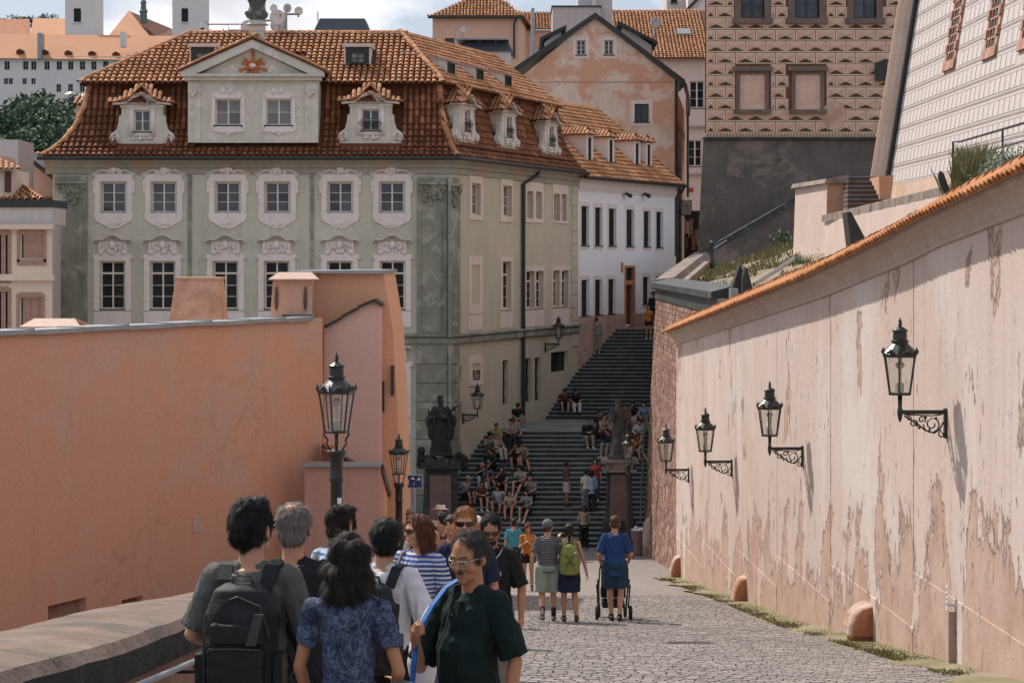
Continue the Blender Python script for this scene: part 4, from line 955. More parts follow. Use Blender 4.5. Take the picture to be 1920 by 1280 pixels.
# gable roof behind the pediment
rm = MB(); zt0 = hb+10*K_+.14; zt1 = hb+75*K_+.05
for sx in (-1, 1): rm.hexa([(sx*(hw+e+.06), -.4, zt0-.06), (0, -.4, zt1-.06), (0, 5.2, zt1-.06), (sx*(hw+e+.06), 3.0, zt0-.06)], [(sx*(hw+e+.06), -.4, zt0), (0, -.4, zt1), (0, 5.2, zt1), (sx*(hw+e+.06), 3.0, zt0)])
pr_ = ob('pediment_roof', rm, M_['tile_sh'], PD, world=False)
its = []; L = math.hypot(hw+e, zt1-zt0)
for sx in (-1, 1):
 up = Vector((-sx*(hw+e)/L, 0, (zt1-zt0)/L)); nn = Vector((0, 1, 0)).cross(up); nn = nn if nn.z > 0 else -nn; xx = up.cross(nn); q = 0
 while q < L:
  for y_ in np.arange(-.3, 3.0+2.2*q/L, .245): its.append(frame_mat(Vector((sx*(hw+e+.08), y_, zt0))+up*q+nn*.01, xx, up, nn))
  q += .34
bme = BAR2.mesh('roof_tile', [M_['tile'], M_['tile_sh']])
for M in its[:300]: link('roof_tile', bme, pr_, False, M)
if its[300:]:
 s_ = MB()
 for M in its[300:]: s_.T = M; s_.add(BAR2.v, BAR2.f)
 s_.T = None; ob('roof_tiles', s_, M_['tile'], pr_, world=False, kind='stuff')
# eye in a triangle with rays
M_['orange_o'] = plaster('orange_gilt_relief', (.52, .16, .05), .2, 3, 14, (.40, .2, .12), .5, 3, .1)
m = MB(); c0 = hb+27*K_; m.prism([(-13*K_, c0-8*K_), (13*K_, c0-8*K_), (0, c0+14*K_)], -.2, 0)
for a in (90, 40, 140, 12, 168, 205, 240, 270, 300, 335):
 ar = math.radians(a); dx, dz = math.cos(ar), math.sin(ar); L = (28 if a % 4 else 22)*K_ if a != 90 else 32*K_; r0 = 8*K_
 m.hexa([(dx*r0-dz*.045, -.09, c0+dz*r0+dx*.045), (dx*r0+dz*.045, -.09, c0+dz*r0-dx*.045), (dx*r0+dz*.045, 0, c0+dz*r0-dx*.045), (dx*r0-dz*.045, 0, c0+dz*r0+dx*.045)],
           [(dx*L-dz*.06, -.07, c0+dz*L*.82+dx*.06), (dx*L+dz*.06, -.07, c0+dz*L*.82-dx*.06), (dx*L+dz*.06, 0, c0+dz*L*.82-dx*.06), (dx*L-dz*.06, 0, c0+dz*L*.82+dx*.06)])
er = ob('eye_relief', m, M_['orange_o'], PD, world=False)
m = MB(); m.ball((0, -.2, c0-1*K_), .14, .05, .09, 8, 5); ob('eye', m, M_['stucco'], er, world=False, smooth=True)
m = MB(); blobs(m, (0, c0-6*K_), 42*K_, 7*K_, 26, .15, 33, .05); ob('cloud_relief', m, M_['stucco'], PD, world=False, smooth=True)
# urn on the gable
VS = empty('urn', P(480, 110, 86.6), 'dark stone urn on a pale pedestal above the green house pediment', 'urn')
zt2 = lambda y: (HY-y)*86.6/F
ux = (480-960)/F*86.6
m = MB(); m.lathe([(.62, 0), (.62, .1), (.45, .2), (.40, .7), (.44, .76), (.38, .95), (.30, 1.05), (.22, 1.1)], 4, (ux, 86.9, zt2(92)), ph=math.pi/4); m.lathe([(.5, 1.0), (.34, 1.1), (.26, 1.2)], 12, (ux, 86.9, zt2(92))); ob('pedestal', m, M_['green_lt'], VS)
M_['urnst'] = plaster('dark_weathered_stone', (.10, .115, .115), .4, 3, 9, (.27, .27, .25), .7, 2.5, .3, .7)
m = MB(); m.lathe([(.16, 0), (.24, .08), (.42, .2), (.48, .34), (.36, .5), (.30, .66), (.34, .82), (.42, .95), (.50, 1.05), (.46, 1.1), (.34, 1.12), (.28, 1.2), (.16, 1.28), (.13, 1.5), (.2, 1.62), (.12, 1.8)], 14, (ux, 86.9, zt2(92)+1.1)); blobs(m, (ux, zt2(92)+2.1), .45, .06, 8, .11, 3, 86.45); blobs(m, (ux, zt2(92)+1.45), .4, .12, 8, .1, 4, 86.5)
ob('vase', m, M_['urnst'], VS, smooth=True)
# two small roof windows on the upper front slope
for x in (380, 670):
 d = empty('roof_hatch', (0, 0, 0)); d.parent = GH; a = P(x, 121, 88.9); d.location = a-GH.location
 m = MB()
 for sx in (-1, 1): m.box(sx*.52-.03, sx*.52+.03, 0, 1.6, 0, .72)
 m.box(-.62, .62, -.12, 1.7, .72, .86); ho = ob('hatch_box', m, M_['grey_wall'], d, world=False)
 m = MB(); m.box(-.5, .5, .05, .1, 0, .72); ob('hatch_back', m, M_['wood_dk'], ho, world=False)
 w = window(d, Matrix.Identity(4), .56, .42, 2, 2, None, 'wood_dk', 'curtain', .03, False); w.matrix_local = Matrix.Translation((-.26, -.02, .06))
# three long dormers on the upper side slope
for i, (x, y) in enumerate(((845, 132), (899, 146), (952, 160))):
 dq = 1.45; kx = (x-960)/F; s_ = -((CO+in2*dq).x-kx*(CO+in2*dq).y)/(u2.x-kx*u2.y); z = UPS[0][1]+(UPS[2][1]-UPS[0][1])*(dq-UPS[0][0])/(UPS[2][0]-UPS[0][0])
 d = empty('shed_dormer', (0, 0, 0)); d.parent = GH; d.matrix_local = Matrix.Translation(-GH.location) @ SD.M(s_, dq, z+.12)
 m = MB(); pr = [(0, -.35), (0, .52), (2.0, .95), (2.0, -.2)]; m.prism(pr, -.55, .55, 'x'); ob('dormer_box', m, M_['grey_wall'], d, world=False)
 m = MB(); m.hexa([(-.62, -.15, .50), (.62, -.15, .50), (.62, 2.1, .96), (-.62, 2.1, .96)], [(-.62, -.15, .56), (.62, -.15, .56), (.62, 2.1, 1.02), (-.62, 2.1, 1.02)]); ob('dormer_roof', m, M_['sheet_cu'], d, world=False)
 w = window(d, Matrix.Identity(4), .74, .56, 1, 1, None, 'wood_dk', 'glass_dk', .05, False); w.matrix_local = Matrix.Translation((-.37, -.06, -.1))
# ================================================================== pale blue house beside the stairs
M_['blue'] = plaster('pale_blue_render', (.86, .83, .83), .04, .4, 9, None, .5, 1, .06)
M_['bluetrim'] = plaster('pink_white_trim', (.78, .67, .61), .04, .6, 9)
M_['basepink'] = plaster('pink_base_render', (.52, .34, .27), .15, .6, 8, (.40, .26, .2), .6, .8, .3)
BH = empty('blue_house', (5.8, 106, ZT), 'pale blue house with narrow windows and orange door at the top of the stairs', 'house')
BL = Fac((FX, FY), (8.54, 112)); BE = 3.98
bo = [BL.rect(a, b, c, d) for a, b, c, d in ((1089.5, 1102.8, 386.5, 460), (1115, 1128, 389, 460.5), (1141, 1154, 391, 461), (1174, 1187.6, 393, 462), (1206.5, 1218.5, 396, 462.5), (1230, 1241.5, 397, 463.5),
      (1089.5, 1102.8, 524.6, 592), (1115, 1128, 524, 590), (1140, 1152.7, 523, 588), (1205, 1217, 519, 569), (1230, 1241, 518, 567))]
door_r = BL.rect(1172.5, 1188, 502, 609)
m = MB(); m.T = BL.T; wall_grid(m, 0, BL.L, -2.6, BE, bo+[door_r], .38)
m.quad((BL.L, 0, -4), (BL.L, 6, -4), (BL.L, 6, BE), (BL.L, 0, BE)); ob('wall', m, M_['blue'], BH)
m = MB(); m.T = BL.T; wall_grid(m, 0, door_r[0], -8, -2.6, [], .3); m.box(0, door_r[0]-.1, -.05, -.002, -8, -2.62); m.box(door_r[1]+.1, BL.L, -.05, .3, -4, -2.62); ob('base', m, M_['basepink'], BH)
for k, (a, b, c, d) in enumerate(bo):
 w = window(BH, BL.M(a, .10, c), b-a, d-c, 1, 1, None, 'wood_dk', 'glass_dk', .05)
 m = MB(); m.T = BL.T; e = .13
 for (p0, p1, q0, q1) in ((a-e, a, c-.05, d+e*1.6), (b, b+e, c-.05, d+e*1.6), (a, b, d, d+e*1.6)): m.box(p0, p1, -.025, -.001, q0, q1)
 m.box(a-e*1.2, b+e*1.2, -.03, -.001, c-.16, c-.06); ob('window_surround', m, M_['bluetrim'], BH)
M_['door_or'] = simple('orange_door_frame', (.50, .22, .10), .6); M_['door_br'] = simple('dark_brown_door', (.09, .05, .035), .6)
a, b, c, d = door_r; DO = empty('door', (0, 0, 0)); DO.parent = BH; DO.matrix_local = Matrix.Translation(-BH.location) @ BL.M(a, 0, c)
w_, h_ = b-a, d-c; m = MB(); m.box(-.12, 0, -.05, .3, 0, h_+.12); m.box(w_, w_+.12, -.05, .3, 0, h_+.12); m.box(0, w_, -.05, .3, h_, h_+.12); m.box(0, w_, .02, .2, h_*.70, h_*.78); ob('door_frame', m, M_['door_or'], DO, world=False)
m = MB(); m.box(0, w_, .2, .26, 0, h_*.70); m.box(.12, w_-.12, .185, .2, .25, h_*.32); m.box(.12, w_-.12, .185, .2, h_*.38, h_*.64); ob('door_leaf', m, M_['door_br'], DO, world=False)
m = MB(); m.box(0, w_, .12, .13, h_*.78, h_); ob('fanlight', m, M_['glass_dk'], DO, world=False)
m = MB(); m.T = BL.T; a = BL.rect(1164, 1168, 492, 511); m.box(a[0], a[1], -.03, -.001, a[2], a[3]); ob('house_plate', m, M_['door_or'], BH)
m = MB(); m.T = BL.T
for (o_, z0, z1) in ((.05, BE-.62, BE-.5), (.10, BE-.5, BE-.12), (.18, BE-.12, BE+.02)): m.box(-.05 if False else .02, BL.L+o_, -o_, .2, z0, z1)
ob('cornice', m, M_['bluetrim'], BH)
BP = [(-.42, BE-.02), (4.55, 8.05)]
rm = MB(); sheet(rm, BL.a, BL.u, BL.n, BP, lambda d: -1.2, lambda d: BL.L+.25); sheet(rm, BL.a, BL.u, BL.n, [(4.55, 8.05), (9, 4)], lambda d: -1.2, lambda d: BL.L+.25)
BR = ob('roof', rm, M_['tile_sh'], BH)
drs = [(1106, 268, 310), (1146, 277, 315), (1195, 285, 320.5), (1217, 288, 322)]
dpos = []
for (x, y0, y1) in drs:
 dd = .75; kx = (x-960)/F; q = BL.a+BL.n*dd; s_ = -(q.x-kx*q.y)/(BL.u.x-kx*BL.u.y); dpos.append((s_, dd))
its = tile_items(BL.a, BL.u, BL.n, roof_profile(BP, .33), lambda d: -.9, lambda d: BL.L+.2, .235, seed=8, holes=[(s_-.5, s_+.5, 4.7, 6.2) for s_, _ in dpos])
place_tiles(its, BR, BAR2, [M_['tile'], M_['tile_sh']], 300)
hp = []; ridge_run(BL.a+BL.u*-.9+BL.n*4.55+V(0, 0, 8.08), BL.a+BL.u*(BL.L+.2)+BL.n*4.55+V(0, 0, 8.08), hp); place_tiles(hp, BR, RID2, [M_['tile'], M_['tile_sh']], 300, 'ridge_tile')
m = MB(); m.T = BL.T; m.tube([(-.2, -.5, BE), (BL.L+.3, -.5, BE-.03)], .085, 6); m.tube([(BL.L+.28, -.48, BE-.02), (BL.L+.2, -.2, BE-.5), (BL.L+.14, -.1, BE-.8), (BL.L+.14, -.1, -3.6)], .08, 6); ob('gutter', m, M_['gutter'], BH)
m = MB(); m.T = BL.T; m.hexa([(BL.L+.2, -.45, BE), (BL.L+.34, -.45, BE), (BL.L+.34, 4.6, 8.1), (BL.L+.2, 4.6, 8.1)], [(BL.L+.2, -.45, BE+.12), (BL.L+.34, -.45, BE+.12), (BL.L+.34, 4.6, 8.24), (BL.L+.2, 4.6, 8.24)]); ob('verge', m, M_['gutter'], BH)
for i, (s_, dd) in enumerate(dpos):
 d = empty('dormer', (0, 0, 0)); d.parent = BH; zf = BE+(dd+.42)*.815+.02; d.matrix_local = Matrix.Translation(-BH.location) @ BL.M(s_, dd, zf)
 m = MB(); hw_, hh = .40, 1.22
 for (p0, p1, q0, q1) in ((-hw_, -.19, 0, hh), (.19, hw_, 0, hh), (-.19, .19, hh-.12, hh)): m.box(p0, p1, 0, .1, q0, q1)
 for sx in (-1, 1): m.prism([(.1, 0), (1.55, hh), (.1, hh)], sx*hw_-(.05 if sx > 0 else 0), sx*hw_+(.05 if sx < 0 else 0), 'x')
 ob('dormer_box', m, M_['bluetrim'], d, world=False)
 w = window(d, Matrix.Identity(4), .38, hh-.12, 2, 1, None, 'wood_dk', 'glass_dk', .035, True); w.matrix_local = Matrix.Translation((-.19, .03, 0))
 m = MB(); e = .16; m.add([(-hw_-e, -e, hh), (hw_+e, -e, hh), (hw_+e, 1.7, hh), (-hw_-e, 1.7, hh), (0, .45, hh+.42), (0, 2.2, hh+.42)], [(0, 1, 4), (1, 2, 5, 4), (3, 0, 4, 5), (0, 3, 2, 1)])
 ro = ob('dormer_roof', m, M_['tile_sh'], d, world=False); its = []
 for sx in (-1, 1):
  up = Vector((-sx*(hw_+e), 0, .42)).normalized(); nn = Vector((0, 1, 0)).cross(up); nn = nn if nn.z > 0 else -nn; xx = up.cross(nn)
  for j, q in enumerate((0, .26)):
   for y_ in np.arange(-.05+.2*j, 1.7, .2): its.append(frame_mat(Vector((sx*(hw_+e+.02), y_, hh+.01))+up*q, xx, up, nn) @ Matrix.Diagonal((.9, .8, .8, 1)))
 up = Vector((0, .6, .42)).normalized(); nn = Vector((0, -.42, .6)).normalized(); xx = up.cross(nn)
 for x_ in np.arange(-.4, .5, .2): its.append(frame_mat(Vector((x_, -e-.02, hh+.01)), xx, up, nn) @ Matrix.Diagonal((.9, .7, .8, 1)))
 bme = BAR.mesh('roof_tile', [M_['tile'], M_['tile_sh']])
 for M in its: link('roof_tile', bme, ro, False, M)
for x, y in ((1168, 365), (1203, 365.5)):
 s_, z = BL.at(x, y); m = MB(); m.T = BL.M(s_, 0, z); m.tube([(0, .05, 0), (0, -.25, .03)], .03); m.tube([(-.05, -.2, .05), (.28, -.3, -.06)], [.07, .12], 8)
 ob('floodlight', m, M_['metal_dk'], BH)
# ================================================================== gable house behind
M_['oldpeach'] = plaster('patchy_old_render', (.80, .64, .54), .10, .3, 8, (.66, .37, .235), .95, .5, .4, .3, .9, .46)
GA = empty('gable_house', P(1115, 300, 122), 'tall gabled house with patchy salmon plaster behind the blue house', 'house')
YG = 122.0; kG = YG/F
gw = [(1081, 1098, 76, 103), (1133, 1150, 76, 103), (1190, 1216.5, 195, 229)]
def px_wall(name, Y0, x0, x1, y0, y1, ops, mat, parent, dep=.2):
 f = Fac(((x0-960)/F*Y0, Y0), ((x1-960)/F*Y0, Y0)); m = MB(); m.T = f.T
 oo = [f.rect(*o) for o in ops]; wall_grid(m, 0, f.L, (HY-y1)/F*Y0, (HY-y0)/F*Y0, oo, dep); return f, oo, ob(name, m, mat, parent)
fG, oG, _ = px_wall('front_wall', YG, 968, 1267, 152, 420, [gw[2]], M_['oldpeach'], GA)
m = MB(); K2 = kG
def gp(x, y): return ((x-960)*K2, (HY-y)*K2)
# gable triangle round its two windows: strips
def gable_strip(y0, y1, holes=()):
 def xl(y): return 968+(1115-968)*(152-y)/(152-32)
 def xr(y): return 1267-(1267-1117)*(152-y)/(152-32)
 xs = [None]; segs = []; cur = 'L'
 hs_ = sorted(holes); prev = None
 edges = [('L', None)]+[v for h in hs_ for v in (('x', h[0]), ('x', h[1]))]+[('R', None)]
 for i in range(0, len(edges), 2):
  a, b = edges[i], edges[i+1]
  A0 = xl(y1) if a[0] == 'L' else a[1]; A1 = xl(y0) if a[0] == 'L' else a[1]; B0 = xr(y1) if b[0] == 'R' else b[1]; B1 = xr(y0) if b[0] == 'R' else b[1]
  m.quad((*gp(A0, y1)[:1], YG, gp(A0, y1)[1]), (gp(B0, y1)[0], YG, gp(B0, y1)[1]), (gp(B1, y0)[0], YG, gp(B1, y0)[1]), (gp(A1, y0)[0], YG, gp(A1, y0)[1]))
gable_strip(103, 152); gable_strip(76, 103, [(1081, 1098), (1133, 1150)]); gable_strip(32.2, 76)
ob('gable_top', m, M_['oldpeach'], GA)
for (x0, x1, y0, y1) in gw[:2]: window(GA, Matrix.Translation(((x0-960)*K2, YG+.1, (HY-y1)*K2)), (x1-x0)*K2, (y1-y0)*K2, 2, 3, None, 'bluetrim', 'glass', .05)
window(GA, Matrix.Translation(((gw[2][0]-960)*K2, YG+.1, (HY-gw[2][3])*K2)), (gw[2][1]-gw[2][0])*K2, (gw[2][3]-gw[2][2])*K2, 2, 1, None, 'wood_dk', 'glass', .06)
for (x0, x1, y0, y1) in gw:
 m = MB(); e = 7*K2; a0, b0, c0_, d0_ = (x0-960)*K2, (x1-960)*K2, (HY-y1)*K2, (HY-y0)*K2
 for r4 in ((a0-e, a0, c0_-e, d0_+e), (b0, b0+e, c0_-e, d0_+e), (a0, b0, d0_, d0_+e), (a0, b0, c0_-e, c0_-.06)): m.box(r4[0], r4[1], YG-.02, YG-.001, r4[2], r4[3])
 ob('window_surround', m, M_['bluetrim'], GA)
m = MB(); m.box(gp(980, 0)[0], gp(1262, 0)[0], YG-.03, YG-.001, gp(0, 154.5)[1], gp(0, 153)[1]); ob('string_line', m, M_['sheet_cu'], GA)
pk, el, er_ = V(*((1116-960)*K2, YG-.3, (HY-30)*K2)), V((962-960)*K2, YG-.3, (HY-134)*K2), V((1284-960)*K2, YG-.3, (HY-156)*K2)
for a, b, nm in ((el, pk, 0), (pk, er_, 1)):
 m = MB(); up = V(0, 0, .16); bk = V(0, 26, 0); m.hexa([a-up, b-up, b-up+bk, a-up+bk], [a+up, b+up, b+up+bk, a+up+bk]); ob('roof_slope', m, M_['wood_dk'], GA)
# dark flat dormers breaking through both slopes
for (x0, y0, x1, y1) in ((1012, 78, 1062, 54), (1158, 46, 1232, 84)):
 m = MB(); a = P(x0, y0, 124); b = P(x1, y1, 124); m.hexa([a, b, b+V(0, 8, 0), a+V(0, 8, 0)], [a+V(0, 0, .22), b+V(0, 0, .22), b+V(0, 8, .22), a+V(0, 8, .22)]); ob('dormer_roof', m, M_['wood_dk'], GA)
 m = MB(); lo_ = P(x0 if x0 < 1100 else x1, 100, 124).z; m.hexa([V(a.x+.3, 124.3, lo_-1), V(b.x-.3, 124.3, lo_-1), V(b.x-.3, 131, lo_-1), V(a.x+.3, 131, lo_-1)], [V(a.x+.3, 124.3, a.z-.01), V(b.x-.3, 124.3, b.z-.01), V(b.x-.3, 131, b.z-.01), V(a.x+.3, 131, a.z-.01)]); ob('dormer_wall', m, M_['grey_wall'], GA)
# wall of the gable house along the alley
AL = Fac(((1267-960)*K2, YG), ((1289-960)/F*148, 148)); m = MB(); m.T = AL.T
ao = [AL.rect(*q) for q in ((1271.5, 1273.8, 232, 250), (1276.5, 1279, 240, 258), (1281.5, 1284, 247, 263))]
wall_grid(m, 0, AL.L, -3.4, (HY-165)*K2, ao, .2); ob('alley_wall', m, M_['peach'], GA)
for a, b, c, d in ao: window(GA, AL.M(a, .15, c), b-a, d-c, 1, 1, None, 'wood_dk', 'glass_dk', .06)
m = MB(); m.T = AL.T; m.box(0, AL.L, -.1, .02, 3.0, 3.3); ob('alley_ledge', m, M_['sheet_cu'], GA)
for (x, y0, y1) in ((1267.5, 150, 480), (1289, 175, 370)):
 Yq = YG if x < 1280 else 146; m = MB(); a = P(x, y0, Yq-.15); b = P(x, y1, Yq-.15); m.tube([a, b], .09 if Yq < 130 else .12, 6); ob('downpipe', m, M_['gutter'], GA)
m = MB(); m.tube([P(1284, 158, YG-.4), P(1292, 190, 140), P(1291, 215, 146)], .12, 6); ob('eave_gutter', m, M_['gutter'], GA)
# alley end house with big tiled roof
AH = empty('alley_house', P(1305, 480, 152), 'pale pink house closing the alley with large orange tiled roof and skylight', 'house')
aw = [(1292.5, 1321, 152, 203), (1290, 1316, 262, 312)]
f_, oo, _ = px_wall('wall', 152, 1200, 1345, 108, 500, aw, plaster('pink_beige_render', (.76, .58, .50), .06, .4), AH)
for a, b, c, d in oo: window(AH, f_.M(a, .12, c), b-a, d-c, 2, 3, None, 'bluetrim', 'glass_dk', .09)
m = MB();
for y in (236, 300+25): a = P(1280, y, 152); b = P(1345, y+4, 152); m.box(a.x, b.x, 151.75, 151.99, b.z, a.z)
ob('ledge', m, M_['sheet_cu'], AH)
m = MB(); a = P(1292, 352, 151.9); b = P(1300, 360, 151.9); m.box(a.x, b.x, 151.9, 151.97, b.z, a.z); ob('house_number_plate', m, simple('red_enamel', (.42, .05, .03), .4), AH)
OA = P(1145, 0, 151.4); OA.z = 0; OA = V(OA.x, 151.4, 0); Wd = (1330-1145)/F*152
AP = [(0, (HY-110)/F*151.4), (9.0, (HY-19)/F*160)]
rm = MB(); sheet(rm, OA, XU, YI, AP, lambda d: 0, lambda d: Wd+1); RA = ob('roof', rm, M_['tile_sh'], AH)
M_['tile_f'] = rnd_mat('bright_clay_tile', (.44, .20, .09), (.55, .27, .13), (.60, .31, .16), .8)
its = tile_items(OA, XU, YI, roof_profile(AP, .36), lambda d: 0, lambda d: Wd, .26, seed=9, off=.05)
place_tiles(its, RA, BAR2, [M_['tile_f'], M_['tile_sh']], 300, key=lambda M: (abs((M.translation.x/M.translation.y*F+960)-1290)))
sk = P(1282, 63, 156); m = MB(); m.T = Matrix.Translation(sk) @ Matrix.Rotation(math.atan2(AP[1][1]-AP[0][1], 9), 4, 'X'); m.box(-.62, .62, -.7, .7, -.1, .14); so = ob('skylight', m, M_['gutter'], AH)
m = MB(); m.T = Matrix.Translation(sk) @ Matrix.Rotation(math.atan2(AP[1][1]-AP[0][1], 9), 4, 'X'); m.box(-.48, .48, -.5, .6, .15, .17); ob('skylight_glass', m, M_['curtain'], so)
# small distant houses above that roof
for (x0, x1, y0, y1, Yq, mat, lab) in ((1250, 1290, -30, 22, 175, 'grey_wall', 'distant pale house with a dark window above the tiled roof'), (1290, 1335, -12, 26, 172, 'bluetrim', 'distant cream gable above the tiled roof by the sgraffito palace')):
 r = empty('distant_house', P((x0+x1)/2, y1, Yq), lab, 'house'); a = P(x0, y0, Yq); b = P(x1, y1, Yq); m = MB(); m.box(a.x, b.x, Yq, Yq+6, 8, a.z); ob('wall', m, M_[mat], r)
 if x0 < 1260: window(r, Matrix.Translation(P(1258, 6, Yq-.05)), .5, 1.0, 2, 1, None, 'wood_dk', 'glass_dk', .05)
 else:
  m = MB(); c = P(1288, 22, Yq-.4); d = P(1322, -12, Yq-.4); m.hexa([c, d, d+V(0, 7, 0), c+V(0, 7, 0)], [c+V(0, 0, .3), d+V(0, 0, .3), d+V(0, 7, .3), c+V(0, 7, .3)]); ob('roof', m, M_['gutter'], r)
# hip roofed peach house
HH = empty('hip_house', P(890, 120, 165), 'peach house with orange hipped roof on the skyline', 'house')
f_, oo, _ = px_wall('wall', 165, 811, 973, 33, 140, [(834, 852, 72, 86)], M_['peach'], HH); a, b, c, d = oo[0]; window(HH, f_.M(a, .12, c), b-a, d-c, 3, 2, None, 'wood_dk', 'glass', .05)
SF = Fac((f_.b.x, 165), ((1012-960)/F*186, 186)); m = MB(); m.T = SF.T; wall_grid(m, 0, SF.L, 10, (HY-33)/F*165, [], .2); ob('side_wall', m, M_['peach'], HH)
ez = (HY-33)/F*165+.02; OP = V(f_.a.x-.35, 164.6, 0); Wp = f_.L+.7; ap = (HY+12)/F*170
PP = [(0, ez), (5.0, ez+2.55)]
rm = MB(); sheet(rm, OP, XU, YI, PP, lambda d: d*.86, lambda d: Wp-d*.5); sheet(rm, V(OP.x+Wp, 164.6, 0), SF.u, SF.n, PP, lambda d: d, lambda d: SF.L); RP = ob('roof', rm, M_['tile_sh'], HH)
its = tile_items(OP, XU, YI, roof_profile(PP, .36), lambda d: d*.86, lambda d: Wp-d*.5, .26, seed=10, off=.05)+tile_items(V(OP.x+Wp, 164.6, 0), SF.u, SF.n, roof_profile(PP, .36), lambda d: d, lambda d: SF.L, .26, seed=11, off=.05)
place_tiles(its, RP, BAR2, [M_['tile_f'], M_['tile_sh']], 300)
m = MB(); m.tube([(OP.x, 164.55, ez-.05), (OP.x+Wp, 164.55, ez-.05)], .12, 6); m.tube([P(968, 36, 164.5), P(964, 45, 164.7), P(964, 110, 164.8)], .09, 6); ob('gutter', m, M_['gutter'], HH)
# flat tiled block and lift shafts to its right
r = empty('tiled_annex', P(1005, 100, 172), 'small orange tiled annex between the hipped house and grey chimney', 'house')
a, b = P(972, 57, 172), P(1040, 120, 172); m = MB(); m.box(a.x, b.x, 172, 178, b.z, a.z); ob('wall', m, M_['peach'], r)
OPx = V(a.x, 171.6, 0); PPx = [(0, a.z), (4.5, (HY-24)/F*176)]; rm = MB(); sheet(rm, OPx, XU, YI, PPx, lambda d: 0, lambda d: b.x-a.x+.5); rr = ob('roof', rm, M_['tile_sh'], r)
place_tiles(tile_items(OPx, XU, YI, roof_profile(PPx, .36), lambda d: 0, lambda d: b.x-a.x, .26, seed=12, off=.05), rr, BAR2, [M_['tile_f'], M_['tile_sh']], 300)
def block(name, x0, x1, y0, y1, Y, dp, mat, label, cat, parts=(), zb_=None):
 r = empty(name, P((x0+x1)/2, y1, Y), label, cat); a = P(x0, y0, Y); b = P(x1, y1, Y); m = MB(); m.box(a.x, b.x, Y, Y+dp, zb_ if zb_ is not None else b.z, a.z); ob('shaft', m, mat, r)
 for (nm, q0, q1, r0, r1, d0, d1, mt) in parts:
  a = P(q0, r0, Y); b = P(q1, r1, Y); m = MB(); m.box(a.x, b.x, Y+d0, Y+d1, b.z, a.z); ob(nm, m, mt, r)
 return r
M_['lav'] = plaster('lavender_grey_render', (.58, .50, .48), .05, .4)
block('chimney_block', 1036, 1126, 13, 105, 140, 4, M_['lav'], 'broad grey chimney block left of the gable peak', 'chimney', (('flashing', 1034, 1128, 11, 13.5, -.1, 4.1, M_['gutter']), ('vent_pipe', 1058, 1060, 9, 12.5, 1, 1.1, M_['zinc']), ('vent_pipe', 1073, 1075, 9, 12.5, 1, 1.1, M_['zinc'])))
block('chimney_block', 1084, 1148, -20, 60, 141, 3.5, M_['grey_wall'], 'taller grey chimney block directly behind the gable peak', 'chimney', (('chimney_pot', 1109, 1117, -30, 24, -.3, 0, M_['bluetrim']),))
block('chimney_block', 932, 952, 2, 30, 170, 2, M_['grey_wall'], 'small grey chimney right of the hipped roof', 'chimney')
m = MB(); m.tube([P(999, 16, 150), P(998.5, 110, 150)], .13, 8); fl_ = ob('flue_pipe', m, M_['zinc'], label='thin steel flue pipe standing before the tiled annex', cat='flue')
def capped_block(x0, x1, yc, y0, y1, Y, dp, label):
 r = empty('roof_lantern', P((x0+x1)/2, y1, Y), label, 'roof block'); a = P(x0, y0, Y); b = P(x1, y1, Y); m = MB(); m.box(a.x, b.x, Y, Y+dp, b.z-1, a.z); ob('shaft', m, M_['grey_wall'], r)
 c = P(x0, yc, Y); e = (a.z-c.z); m = MB(); t_ = .12
 m.hexa([(a.x-.1, Y-.1, a.z), (b.x+.1, Y-.1, a.z), (b.x+.1, Y+dp+.1, a.z), (a.x-.1, Y+dp+.1, a.z)], [(a.x+.12, Y+.2, c.z), (b.x-.12, Y+.2, c.z), (b.x-.12, Y+dp-.2, c.z), (a.x+.12, Y+dp-.2, c.z)]); ob('metal_cap', m, simple('slate_blue_sheet', (.06, .075, .09), .45), r)
capped_block(594, 688, 34, 56, 72, 98, 2.2, 'roof shaft with dark blue metal cap behind the ridge')
r = capped_block(860, 958, 80, 97, 150, 110, 2.4, 'white roof shaft with dark metal cap and lid beside the side roof')
m = MB(); a = P(856, 72, 109.8); b = P(954, 75, 109.8); m.box(a.x, b.x, 109.7, 112.6, b.z, a.z);
for x in (870, 900, 930): q = P(x, 80, 110.5); m.box(q.x-.05, q.x+.05, 110.4, 112, q.z, a.z)
ob('vent_lid', m, M_['zinc'], label='grey metal vent lid on posts above the white roof shaft', cat='vent')
# ================================================================== antennas
M_['dish'] = simple('dish_white', (.58, .56, .55), .5)
def dish(x, y, rpx, Y, label, rot=0.0, pole=None, mat=None):
 r = empty('satellite_dish', P(x, y+rpx, Y), label, 'dish', 'dishes on the skyline'); R = rpx/F*Y; c = P(x, y, Y); m = MB()
 m.T = Matrix.Translation(c) @ Matrix.Rotation(rot, 4, 'Z') @ Matrix.Rotation(math.pi/2, 4, 'X'); m.lathe([(R, .12*R), (R, .16*R), (R*.7, .02), (0.01, 0)], 18, cap=False); m.lathe([(R, .16*R), (R*.98, -.14*R), (R*.6, -.2*R), (.01, -.22*R)], 18, cap=False); ob('reflector', m, mat or M_['dish'], r, smooth=True)
 if pole: m = MB(); m.tube([c+V(0, .15, 0), P(pole[0], pole[1], Y+.15)], .045, 6); ob('dish_arm', m, M_['zinc'], r)
MA = empty('antenna_mast', P(536, 70, 93), 'grey antenna mast with cross arms behind the urn', 'antenna')
m = MB(); m.tube([P(536, 75, 93), P(536, 10, 93)], .07, 6); ob('mast', m, M_['zinc'], MA)
m = MB(); m.tube([P(536, 27, 93), P(560, 27, 93)], .05, 6); ob('cross_arm', m, M_['zinc'], MA)
m = MB(); m.tube([P(494, 39, 93), P(508, 39, 93)], .05, 6); ob('cross_arm', m, M_['zinc'], MA)
